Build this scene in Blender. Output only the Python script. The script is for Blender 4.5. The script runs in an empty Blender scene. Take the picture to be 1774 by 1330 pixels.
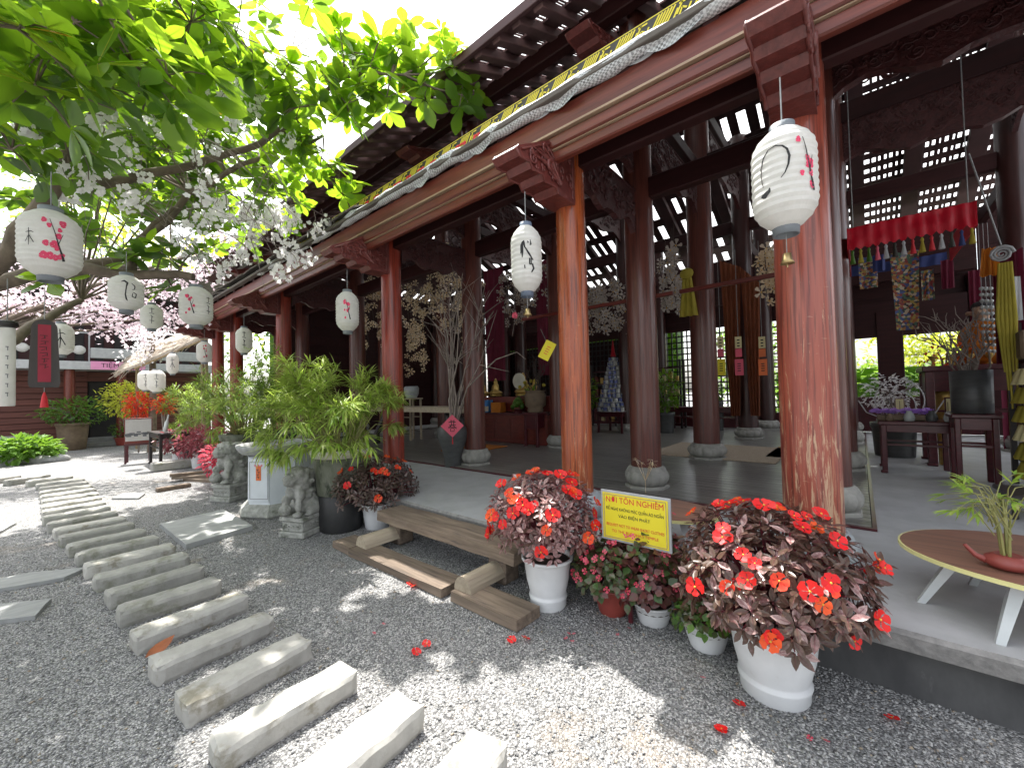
import bpy, math, random
import numpy as np
from mathutils import Vector, Matrix, Euler, noise
SC = bpy.context.scene
COL = SC.collection
PI = math.pi

# ------------------------------------------------------------------ camera, sky, sun, exposure
FPX, CX, CY, EYE = 705.7, 887.0, 665.0, 1.6          # focal length in photo pixels, photo centre, eye height
dX = Vector((603, 3, FPX)).normalized()
dY = Vector((-826, 37, FPX)).normalized()
dZ = dX.cross(dY).normalized()
dY = dZ.cross(dX)
cam_d = bpy.data.cameras.new('camera')
cam_d.sensor_width = 36.0
cam_d.lens = 36.0 * FPX / 1774.0
cam_d.clip_start, cam_d.clip_end = 0.05, 1000
cam = bpy.data.objects.new('camera', cam_d)
COL.objects.link(cam)
Rm = Matrix(((dX.x, -dX.y, -dX.z), (dY.x, -dY.y, -dY.z), (dZ.x, -dZ.y, -dZ.z)))
cam.matrix_world = Matrix.Translation((0, 0, EYE)) @ Rm.to_4x4()
SC.camera = cam

SUN_EL, SUN_AZ = math.radians(66.5), math.radians(20)   # azimuth measured from +Y towards +X
world = bpy.data.worlds.new('World')
SC.world = world
world.use_nodes = True
wn = world.node_tree
wn.nodes.clear()
sky = wn.nodes.new('ShaderNodeTexSky')
sky.sky_type = 'NISHITA'
sky.sun_disc = False
sky.sun_elevation = SUN_EL
sky.sun_rotation = SUN_AZ
sky.air_density, sky.dust_density, sky.ozone_density = 1.3, 4.0, 1.0
hs = wn.nodes.new('ShaderNodeHueSaturation')
hs.inputs['Saturation'].default_value = 0.28
bg = wn.nodes.new('ShaderNodeBackground')
bg.inputs['Strength'].default_value = 0.15
wo = wn.nodes.new('ShaderNodeOutputWorld')
wn.links.new(sky.outputs[0], hs.inputs['Color'])
wn.links.new(hs.outputs[0], bg.inputs['Color'])
wn.links.new(bg.outputs[0], wo.inputs['Surface'])
sl = bpy.data.lights.new('sun', 'SUN')
sl.energy, sl.angle, sl.color = 3.35, math.radians(0.6), (1.0, 0.96, 0.9)
sun = bpy.data.objects.new('sun', sl)
COL.objects.link(sun)
sdir = Vector((math.sin(SUN_AZ) * math.cos(SUN_EL), math.cos(SUN_AZ) * math.cos(SUN_EL), math.sin(SUN_EL)))
sun.rotation_euler = sdir.to_track_quat('Z', 'Y').to_euler()
sun.location = (0, 0, 30)
SC.view_settings.view_transform = 'Standard'
SC.view_settings.look = 'None'
SC.view_settings.gamma = 1.0
SC.view_settings.use_curve_mapping = False
SC.view_settings.exposure = 1.8
SC.cycles.use_denoising = True
SC.cycles.max_bounces = 10
SC.cycles.diffuse_bounces = 6
SC.cycles.transparent_max_bounces = 16
SC.cycles.sample_clamp_indirect = 6.0

# ------------------------------------------------------------------ photo pixel -> place in the world
def ray(px, py):
    c = Vector(((px - CX) / FPX, (py - CY) / FPX, 1.0))
    return Vector((dX.dot(c), dY.dot(c), dZ.dot(c)))
def G(px, py, z=0.0):
    r = ray(px, py); t = (z - EYE) / r.z
    return Vector((r.x * t, r.y * t, z))
def AX(px, py, x):
    r = ray(px, py); t = x / r.x
    return Vector((x, r.y * t, EYE + r.z * t))
def AY(px, py, y):
    r = ray(px, py); t = y / r.y
    return Vector((r.x * t, y, EYE + r.z * t))
def AD(px, py, d):
    r = ray(px, py)
    return Vector((0, 0, EYE)) + r * d
def depth(p):
    q = Vector(p) - Vector((0, 0, EYE))
    return dX.z * q.x + dY.z * q.y + dZ.z * q.z
PLAT = 0.37

# ------------------------------------------------------------------ mesh builder
class MB:
    def __init__(s):
        s.v, s.f, s.m, s.sm = [], [], [], []
    def add(s, vs, fs, mi=0, smooth=False):
        o = len(s.v)
        s.v += [tuple(v) for v in vs]
        s.f += [tuple(i + o for i in f) for f in fs]
        s.m += [mi] * len(fs)
        s.sm += [smooth] * len(fs)
        return s
    def box(s, c, d, M=None, mi=0, bev=0.0, jit=0.0, rnd=None):
        x, y, z = d[0] / 2, d[1] / 2, d[2] / 2
        if bev <= 0:
            vs = [Vector((a, b, e)) for a in (-x, x) for b in (-y, y) for e in (-z, z)]
            fs = [(0, 1, 3, 2), (4, 6, 7, 5), (0, 4, 5, 1), (2, 3, 7, 6), (0, 2, 6, 4), (1, 5, 7, 3)]
        else:
            b = min(bev, x * .9, y * .9, z * .9)
            vs, idx = [], {}
            for sx in (-1, 1):
                for sy in (-1, 1):
                    for sz in (-1, 1):
                        for ax in range(3):
                            p = [sx * (x - b), sy * (y - b), sz * (z - b)]
                            p[ax] = (sx * x, sy * y, sz * z)[ax]
                            idx[(sx, sy, sz, ax)] = len(vs); vs.append(Vector(p))
            fs = []
            for ax in range(3):
                o1, o2 = (ax + 1) % 3, (ax + 2) % 3
                for sg in (-1, 1):
                    def k(a, b_):
                        t = [0, 0, 0]; t[ax] = sg; t[o1] = a; t[o2] = b_
                        return idx[(t[0], t[1], t[2], ax)]
                    q = [k(-1, -1), k(1, -1), k(1, 1), k(-1, 1)]
                    fs.append(tuple(q if sg > 0 else q[::-1]))
            for ax in range(3):
                o1, o2 = (ax + 1) % 3, (ax + 2) % 3
                for a in (-1, 1):
                    for c_ in (-1, 1):
                        def k2(e, w):
                            t = [0, 0, 0]; t[ax] = e; t[o1] = a; t[o2] = c_
                            return idx[(t[0], t[1], t[2], w)]
                        q = [k2(-1, o1), k2(1, o1), k2(1, o2), k2(-1, o2)]
                        fs.append(tuple(q if a * c_ < 0 else q[::-1]))
            for sx in (-1, 1):
                for sy in (-1, 1):
                    for sz in (-1, 1):
                        q = [idx[(sx, sy, sz, i)] for i in range(3)]
                        fs.append(tuple(q if sx * sy * sz > 0 else q[::-1]))
        if jit and rnd:
            vs = [v + Vector((rnd.uniform(-jit, jit), rnd.uniform(-jit, jit), rnd.uniform(-jit, jit))) for v in vs]
        c = Vector(c)
        vs = [(M @ v if M else v) + c for v in vs]
        return s.add(vs, fs, mi)
    def lathe(s, prof, seg=24, c=(0, 0, 0), mi=0, smooth=True, mod=None, M=None, cap=True):
        c = Vector(c); vs = []
        for (r, z) in prof:
            for i in range(seg):
                a = 2 * PI * i / seg
                rr = r * (mod(a, z) if mod else 1)
                v = Vector((rr * math.cos(a), rr * math.sin(a), z))
                vs.append((M @ v if M else v) + c)
        fs = []
        for j in range(len(prof) - 1):
            for i in range(seg):
                k = (i + 1) % seg
                fs.append((j * seg + i, j * seg + k, (j + 1) * seg + k, (j + 1) * seg + i))
        s.add(vs, fs, mi, smooth)
        if cap:
            s.add(vs[:seg], [tuple(range(seg))[::-1]], mi)
            s.add(vs[-seg:], [tuple(range(seg))], mi)
        return s
    def tube(s, pts, rad, seg=6, mi=0, smooth=True, cap=True):
        pts = [Vector(p) for p in pts]
        n = len(pts)
        if not hasattr(rad, '__len__'): rad = [rad] * n
        vs, fs, up = [], [], None
        for i, p in enumerate(pts):
            t = (pts[min(i + 1, n - 1)] - pts[max(i - 1, 0)])
            t = t.normalized() if t.length > 1e-9 else Vector((0, 0, 1))
            if up is None:
                up = Vector((0, 0, 1)) if abs(t.z) < .9 else Vector((1, 0, 0))
            a = t.cross(up)
            if a.length < 1e-6: a = t.cross(Vector((0.3, 1, .2)))
            a.normalize(); b = a.cross(t).normalized(); up = b
            for k in range(seg):
                q = 2 * PI * k / seg
                vs.append(p + (a * math.cos(q) + b * math.sin(q)) * rad[i])
        for i in range(n - 1):
            for k in range(seg):
                l = (k + 1) % seg
                fs.append((i * seg + k, i * seg + l, (i + 1) * seg + l, (i + 1) * seg + k))
        s.add(vs, fs, mi, smooth)
        if cap:
            s.add(vs[:seg], [tuple(range(seg))[::-1]], mi)
            s.add(vs[-seg:], [tuple(range(seg))], mi)
        return s
    def prism(s, poly, h, M, mi=0):
        """poly in local xy, extruded along local z from -h/2 to h/2"""
        n = len(poly)
        vs = [M @ Vector((x, y, -h / 2)) for x, y in poly] + [M @ Vector((x, y, h / 2)) for x, y in poly]
        fs = [(i, (i + 1) % n, n + (i + 1) % n, n + i) for i in range(n)]
        fs += [tuple(range(n))[::-1], tuple(range(n, 2 * n))]
        return s.add(vs, fs, mi)
    def ball(s, c, r, seg=10, rings=6, mi=0, M=None):
        if not hasattr(r, '__len__'): r = (r, r, r)
        c = Vector(c); vs = [Vector((0, 0, -r[2]))]; fs = []
        for j in range(1, rings):
            t = -PI / 2 + PI * j / rings
            for i in range(seg):
                a = 2 * PI * i / seg
                vs.append(Vector((r[0] * math.cos(t) * math.cos(a), r[1] * math.cos(t) * math.sin(a), r[2] * math.sin(t))))
        vs.append(Vector((0, 0, r[2])))
        for i in range(seg):
            k = (i + 1) % seg
            fs.append((0, 1 + k, 1 + i))
            for j in range(rings - 2):
                a = 1 + j * seg
                fs.append((a + i, a + k, a + seg + k, a + seg + i))
            a = 1 + (rings - 2) * seg
            fs.append((a + i, a + k, len(vs) - 1))
        return s.add([(M @ v if M else v) + c for v in vs], fs, mi, True)
    def quad(s, a, b, c, d, mi=0):
        return s.add([a, b, c, d], [(0, 1, 2, 3)], mi)
    def mesh(s, name, mats):
        me = bpy.data.meshes.new(name)
        me.from_pydata(s.v, [], s.f)
        for m in (mats if isinstance(mats, (list, tuple)) else [mats]):
            me.materials.append(m)
        me.polygons.foreach_set('material_index', s.m)
        me.polygons.foreach_set('use_smooth', s.sm)
        me.update()
        return me
    def obj(s, name, mats, parent=None, loc=None, label=None, kind=None):
        return link(name, s.mesh(name, mats), parent, loc, label, kind)

def link(name, me, parent=None, loc=None, label=None, kind=None, M=None):
    o = bpy.data.objects.new(name, me)
    if parent is not None: o.parent = parent
    if loc is not None: o.location = loc
    if M is not None: o.matrix_local = M
    if label: o['label'] = label
    if kind: o['kind'] = kind
    COL.objects.link(o)
    return o
def tag(o, label, cat, group=None):
    o['label'] = label; o['category'] = cat
    if group: o['group'] = group
    return o
def thing(name, label, cat, loc=(0, 0, 0), rz=0.0, group=None):
    o = bpy.data.objects.new(name, None)
    o.empty_display_size = 0.1
    COL.objects.link(o)
    o.location = loc; o.rotation_euler = (0, 0, rz)
    return tag(o, label, cat, group)
def dup(root, loc, rz=0.0, label=None, scale=None):
    r = root.copy(); COL.objects.link(r)
    r.location = loc; r.rotation_euler = (root.rotation_euler[0], root.rotation_euler[1], rz)
    if label: r['label'] = label
    if scale: r.scale = scale
    for ch in list(root.children):
        c = ch.copy(); COL.objects.link(c); c.parent = r
        for g in ch.children:
            d = g.copy(); COL.objects.link(d); d.parent = c
    return r
def scatter(parent, name, protos, xf, limit=300, stuff_name=None):
    """protos: meshes; xf: list of (proto index, Matrix in the parent's space). The nearest `limit` become parts, the rest one stuff part."""
    pw = Matrix.Translation(parent.location) if parent else Matrix()
    eye = Vector((0, 0, EYE))
    xf = sorted(xf, key=lambda t: ((pw @ t[1].translation) - eye).length / max(t[1].to_scale()[0], .01))
    for pi, M in xf[:limit]:
        link(name, protos[pi], parent, M=M)
    rest = xf[limit:]
    if rest:
        V, F, MI, off = [], [], [], 0
        mats = []
        for p in protos:
            for m in p.materials:
                if m not in mats: mats.append(m)
        cache = []
        for p in protos:
            co = np.empty(len(p.vertices) * 3, 'f'); p.vertices.foreach_get('co', co)
            fs = [tuple(q.vertices) for q in p.polygons]
            mi = [mats.index(p.materials[q.material_index]) for q in p.polygons]
            cache.append((co.reshape(-1, 3), fs, mi))
        for pi, M in rest:
            co, fs, mi = cache[pi]
            A = np.array(M)
            V.append(co @ A[:3, :3].T + A[:3, 3])
            F += [tuple(i + off for i in f) for f in fs]
            MI += mi
            off += len(co)
        me = bpy.data.meshes.new(name)
        me.from_pydata(np.concatenate(V), [], F)
        for m in mats: me.materials.append(m)
        me.polygons.foreach_set('material_index', MI)
        me.polygons.foreach_set('use_smooth', [True] * len(F))
        link(stuff_name or ('small_' + name), me, parent, kind='stuff')
def frame(n, up=(0, 0, 1)):
    """rotation whose local x runs along n and whose local z is as near `up` as it can be"""
    x = Vector(n).normalized(); u = Vector(up)
    y = u.cross(x)
    if y.length < 1e-4: y = Vector((0, 1, 0)).cross(x)
    y.normalize(); z = x.cross(y)
    return Matrix((x, y, z)).transposed()
def TM(loc, R=None, s=1.0):
    M = (R.to_4x4() if R is not None else Matrix()) @ Matrix.Scale(s, 4)
    M.translation = Vector(loc)
    return M
def text_mesh(body, size, mat, align='CENTER', extrude=0.0005):
    cu = bpy.data.curves.new('lettering', 'FONT')
    cu.body = body; cu.size = size; cu.align_x = align; cu.align_y = 'CENTER'
    cu.extrude = extrude; cu.resolution_u = 3
    o = bpy.data.objects.new('lettering', cu)
    COL.objects.link(o)
    dg = bpy.context.evaluated_depsgraph_get()
    me = bpy.data.meshes.new_from_object(o.evaluated_get(dg))
    bpy.data.objects.remove(o)
    me.materials.clear(); me.materials.append(mat)
    return me
def meta_mesh(els, mat, res=0.02, jag=0.0, scale=40):
    """one continuous body grown from overlapping balls: els = (x, y, z, r[, stretch xyz])"""
    mb = bpy.data.metaballs.new('body')
    mb.resolution = res; mb.render_resolution = res; mb.threshold = 0.25
    for e in els:
        k = mb.elements.new()
        k.co = e[:3]
        if len(e) > 4:
            k.type = 'ELLIPSOID'
            k.radius = 1.0
            k.size_x, k.size_y, k.size_z = e[4][0] * e[3], e[4][1] * e[3], e[4][2] * e[3]
        else:
            k.radius = e[3]
    o = bpy.data.objects.new('body', mb)
    COL.objects.link(o)
    bpy.context.view_layer.update()
    dg = bpy.context.evaluated_depsgraph_get()
    me = bpy.data.meshes.new_from_object(o.evaluated_get(dg))
    bpy.data.objects.remove(o)
    if jag:
        for v in me.vertices:
            n = noise.noise(v.co * scale) + .6 * noise.noise(v.co * scale * 2.2)
            v.co += v.normal * n * jag
    me.polygons.foreach_set('use_smooth', [True] * len(me.polygons))
    me.materials.clear(); me.materials.append(mat)
    return me
# ------------------------------------------------------------------ materials
def new_mat(name):
    m = bpy.data.materials.new(name); m.use_nodes = True
    nt = m.node_tree; nt.nodes.clear()
    out = nt.nodes.new('ShaderNodeOutputMaterial')
    b = nt.nodes.new('ShaderNodeBsdfPrincipled')
    nt.links.new(b.outputs[0], out.inputs[0])
    return m, nt, b, out
def coords(nt, scale=1.0, stretch=(1, 1, 1), kind='Object'):
    tc = nt.nodes.new('ShaderNodeTexCoord'); mp = nt.nodes.new('ShaderNodeMapping')
    mp.inputs['Scale'].default_value = [scale * k for k in stretch]
    oi = nt.nodes.new('ShaderNodeObjectInfo'); ml = nt.nodes.new('ShaderNodeMath'); ml.operation = 'MULTIPLY'; ml.inputs[1].default_value = 83.0
    ad = nt.nodes.new('ShaderNodeVectorMath'); ad.operation = 'ADD'
    nt.links.new(oi.outputs['Random'], ml.inputs[0])
    nt.links.new(tc.outputs[kind], ad.inputs[0]); nt.links.new(ml.outputs[0], ad.inputs[1])
    nt.links.new(ad.outputs[0], mp.inputs[0])
    return mp.outputs[0]
def ntex(nt, vec, scale=1.0, detail=4, rough=.6, dist=0.0):
    n = nt.nodes.new('ShaderNodeTexNoise')
    n.inputs['Scale'].default_value = scale; n.inputs['Detail'].default_value = detail
    n.inputs['Roughness'].default_value = rough; n.inputs['Distortion'].default_value = dist
    nt.links.new(vec, n.inputs['Vector'])
    return n.outputs['Fac']
def ramp(nt, fac, stops):
    r = nt.nodes.new('ShaderNodeValToRGB')
    while len(r.color_ramp.elements) < len(stops): r.color_ramp.elements.new(.5)
    for e, (p, c) in zip(r.color_ramp.elements, stops):
        e.position = p; e.color = (c[0], c[1], c[2], 1)
    nt.links.new(fac, r.inputs[0])
    return r.outputs[0]
def mix(nt, fac, a, b, mode='MIX'):
    m = nt.nodes.new('ShaderNodeMix'); m.data_type = 'RGBA'; m.blend_type = mode
    for s, v in ((m.inputs[0], fac), (m.inputs[6], a), (m.inputs[7], b)):
        if hasattr(v, 'links') or hasattr(v, 'is_linked'): nt.links.new(v, s)
        elif isinstance(v, (tuple, list)): s.default_value = (v[0], v[1], v[2], 1)
        else: s.default_value = v
    return m.outputs[2]
def bumpn(nt, b, h, strength=.3, dist=.01):
    k = nt.nodes.new('ShaderNodeBump')
    k.inputs['Strength'].default_value = strength; k.inputs['Distance'].default_value = dist
    nt.links.new(h, k.inputs['Height']); nt.links.new(k.outputs[0], b.inputs['Normal'])
def pm(name, c1, c2=None, scale=8, stretch=(1, 1, 1), rough=.6, bump=.25, bd=.006, detail=5, metal=0, spec=.5, lo=.35, hi=.68, c3=None, s3=2.0, t3=.6, coat=0):
    m, nt, b, out = new_mat(name)
    c2 = c2 or tuple(x * .7 for x in c1)
    v = coords(nt, scale, stretch)
    n = ntex(nt, v, 1, detail)
    col = ramp(nt, n, [(lo, c1), (hi, c2)])
    if c3:
        n3 = ntex(nt, coords(nt, s3, stretch), 1, 6, .65)
        f3 = ramp(nt, n3, [(t3 - .04, (0, 0, 0)), (t3 + .06, (1, 1, 1))])
        col = mix(nt, f3, col, c3)
    oi = nt.nodes.new('ShaderNodeObjectInfo')
    col = mix(nt, 1.0, col, ramp(nt, oi.outputs['Random'], [(0, (.82, .82, .82)), (1, (1.1, 1.1, 1.1))]), 'MULTIPLY')
    nt.links.new(col, b.inputs['Base Color'])
    b.inputs['Roughness'].default_value = rough
    b.inputs['Metallic'].default_value = metal
    b.inputs['Specular IOR Level'].default_value = spec
    b.inputs['Coat Weight'].default_value = coat
    b.inputs['Coat Roughness'].default_value = .15
    if bump: bumpn(nt, b, n, bump, bd)
    return m
def leafmat(name, c1, c2, trans, tf=.4, rough=.4, nscale=30, c3=None):
    m, nt, b, out = new_mat(name)
    oi = nt.nodes.new('ShaderNodeObjectInfo')
    n = ntex(nt, coords(nt, nscale), 1, 2)
    add = nt.nodes.new('ShaderNodeMath'); add.operation = 'ADD'
    sc = nt.nodes.new('ShaderNodeMath'); sc.operation = 'MULTIPLY_ADD'
    sc.inputs[1].default_value = .62; sc.inputs[2].default_value = -.31
    nt.links.new(oi.outputs['Random'], sc.inputs[0])
    nt.links.new(sc.outputs[0], add.inputs[0]); nt.links.new(n, add.inputs[1])
    stops = [(.3, c1), (.62, c2)] + ([(.8, c3)] if c3 else [])
    col = ramp(nt, add.outputs[0], stops)
    nt.links.new(col, b.inputs['Base Color'])
    b.inputs['Roughness'].default_value = rough
    if tf:
        t = nt.nodes.new('ShaderNodeBsdfTranslucent'); t.inputs[0].default_value = (*trans, 1)
        mx = nt.nodes.new('ShaderNodeMixShader'); mx.inputs[0].default_value = tf
        nt.links.new(b.outputs[0], mx.inputs[1]); nt.links.new(t.outputs[0], mx.inputs[2])
        nt.links.new(mx.outputs[0], out.inputs[0])
    return m

def gravel_mat():
    m, nt, b, out = new_mat('gravel')
    v = coords(nt, 1.0)
    vo = nt.nodes.new('ShaderNodeTexVoronoi'); vo.inputs['Scale'].default_value = 95; vo.inputs['Randomness'].default_value = 1
    wob = mix(nt, .02, v, nt.nodes.new('ShaderNodeTexNoise').outputs['Color'])
    nt.links.new(v, vo.inputs['Vector'])
    sep = nt.nodes.new('ShaderNodeSeparateColor'); nt.links.new(vo.outputs['Color'], sep.inputs[0])
    col = ramp(nt, sep.outputs[0], [(0, (.13, .13, .133)), (.35, (.27, .27, .268)), (.7, (.41, .405, .4)), (1, (.58, .57, .56))])
    edge = ramp(nt, vo.outputs['Distance'], [(.3, (1, 1, 1)), (.75, (.42, .42, .42))])
    col = mix(nt, 1.0, col, edge, 'MULTIPLY')
    big = ntex(nt, coords(nt, 1.6), 1, 5, .6)
    col = mix(nt, ramp(nt, big, [(.6, (0, 0, 0)), (.74, (.5, .5, .5))]), col, (.3, .235, .17))
    nt.links.new(col, b.inputs['Base Color'])
    b.inputs['Roughness'].default_value = .85
    inv = nt.nodes.new('ShaderNodeMath'); inv.operation = 'SUBTRACT'; inv.inputs[0].default_value = 1
    nt.links.new(vo.outputs['Distance'], inv.inputs[1])
    bumpn(nt, b, inv.outputs[0], 1.0, .012)
    return m
def column_mat(name, base, streak, pale, wear=.62, dark=(.03, .01, .01), rough=.3):
    m, nt, b, out = new_mat(name)
    g = ntex(nt, coords(nt, 1, (9, 9, .7)), 1, 6, .6, .4)
    col = ramp(nt, g, [(.32, base), (.52, streak), (.72, base)])
    f = ntex(nt, coords(nt, 1, (60, 60, 2.2)), 1, 3, .5)
    col = mix(nt, ramp(nt, f, [(.36, (.55, .55, .55)), (.5, (0, 0, 0))]), col, dark)
    tz = nt.nodes.new('ShaderNodeTexCoord'); sz = nt.nodes.new('ShaderNodeSeparateXYZ'); nt.links.new(tz.outputs['Object'], sz.inputs[0])
    mr = nt.nodes.new('ShaderNodeMapRange')          # hands and brooms wear the lower shaft most
    for k_, v_ in zip(('From Min', 'From Max', 'To Min', 'To Max'), (.7, 2.4, .1, -.06)): mr.inputs[k_].default_value = v_
    nt.links.new(sz.outputs[2], mr.inputs[0])
    sa = nt.nodes.new('ShaderNodeMath'); sa.operation = 'ADD'
    nt.links.new(ntex(nt, coords(nt, 1, (34, 34, 3.2)), 1, 8, .72, .8), sa.inputs[0]); nt.links.new(mr.outputs[0], sa.inputs[1])
    s1 = sa.outputs[0]
    col = mix(nt, ramp(nt, s1, [(wear, (0, 0, 0)), (wear + .07, (.85, .85, .85))]), col, pale)
    s2 = ntex(nt, coords(nt, 1, (7, 7, 60)), 1, 3, .6)
    col = mix(nt, ramp(nt, s2, [(.7, (0, 0, 0)), (.74, (.5, .5, .5))]), col, pale)
    nt.links.new(col, b.inputs['Base Color'])
    rr = ramp(nt, s1, [(.4, (rough, rough, rough)), (.75, (rough + .3,) * 3)])
    nt.links.new(rr, b.inputs['Roughness'])
    b.inputs['Coat Weight'].default_value = .25; b.inputs['Coat Roughness'].default_value = .12
    bumpn(nt, b, f, .12, .004)
    return m
def net_mat():
    m, nt, b, out = new_mat('shade_net')
    ck = nt.nodes.new('ShaderNodeTexChecker'); ck.inputs['Scale'].default_value = 55
    ck.inputs['Color1'].default_value = (.66, .68, .7, 1); ck.inputs['Color2'].default_value = (.16, .165, .17, 1)
    nt.links.new(coords(nt, 1, (1, 1, 1)), ck.inputs[0])
    n = ntex(nt, coords(nt, 9), 1, 4)
    col = mix(nt, ramp(nt, n, [(.35, (0, 0, 0)), (.7, (.75, .75, .75))]), ck.outputs[0], (.6, .62, .63))
    nt.links.new(col, b.inputs['Base Color']); b.inputs['Roughness'].default_value = .7
    bumpn(nt, b, n, .5, .01)
    return m
def sheet_mat():
    m, nt, b, out = new_mat('translucent_roof_sheet')
    t = nt.nodes.new('ShaderNodeBsdfTranslucent')
    n = ntex(nt, coords(nt, 1.4), 1, 6)
    nt.links.new(ramp(nt, n, [(.3, (.34, .36, .37)), (.7, (.66, .68, .69))]), t.inputs[0])
    b.inputs['Base Color'].default_value = (.6, .63, .65, 1); b.inputs['Roughness'].default_value = .4
    mx = nt.nodes.new('ShaderNodeMixShader'); mx.inputs[0].default_value = .8
    nt.links.new(b.outputs[0], mx.inputs[1]); nt.links.new(t.outputs[0], mx.inputs[2])
    nt.links.new(mx.outputs[0], out.inputs[0])
    return m
def paper_mat():
    m, nt, b, out = new_mat('lantern_paper')
    n = ntex(nt, coords(nt, 14), 1, 4)
    col = ramp(nt, n, [(.3, (.8, .79, .76)), (.7, (.72, .71, .67))])
    nt.links.new(col, b.inputs['Base Color']); b.inputs['Roughness'].default_value = .7
    t = nt.nodes.new('ShaderNodeBsdfTranslucent'); nt.links.new(col, t.inputs[0])
    mx = nt.nodes.new('ShaderNodeMixShader'); mx.inputs[0].default_value = .4
    nt.links.new(b.outputs[0], mx.inputs[1]); nt.links.new(t.outputs[0], mx.inputs[2])
    nt.links.new(mx.outputs[0], out.inputs[0])
    return m
def cloth_mat(name, c, tf=.3, rough=.8, pattern=None):
    m, nt, b, out = new_mat(name)
    if pattern:
        vo = nt.nodes.new('ShaderNodeTexVoronoi'); vo.inputs['Scale'].default_value = 26
        nt.links.new(coords(nt, 1), vo.inputs['Vector'])
        sep = nt.nodes.new('ShaderNodeSeparateColor'); nt.links.new(vo.outputs['Color'], sep.inputs[0])
        r = nt.nodes.new('ShaderNodeValToRGB'); r.color_ramp.interpolation = 'CONSTANT'
        while len(r.color_ramp.elements) < len(pattern): r.color_ramp.elements.new(.5)
        for i, (e, pc) in enumerate(zip(r.color_ramp.elements, pattern)):
            e.position = i / len(pattern); e.color = (*pc, 1)
        nt.links.new(sep.outputs[0], r.inputs[0]); col = r.outputs[0]
    else:
        n = ntex(nt, coords(nt, 6), 1, 4)
        col = ramp(nt, n, [(.3, c), (.7, tuple(x * .8 for x in c))])
    nt.links.new(col, b.inputs['Base Color']); b.inputs['Roughness'].default_value = rough
    if tf:
        t = nt.nodes.new('ShaderNodeBsdfTranslucent'); nt.links.new(col, t.inputs[0])
        mx = nt.nodes.new('ShaderNodeMixShader'); mx.inputs[0].default_value = tf
        nt.links.new(b.outputs[0], mx.inputs[1]); nt.links.new(t.outputs[0], mx.inputs[2])
        nt.links.new(mx.outputs[0], out.inputs[0])
    return m
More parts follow.
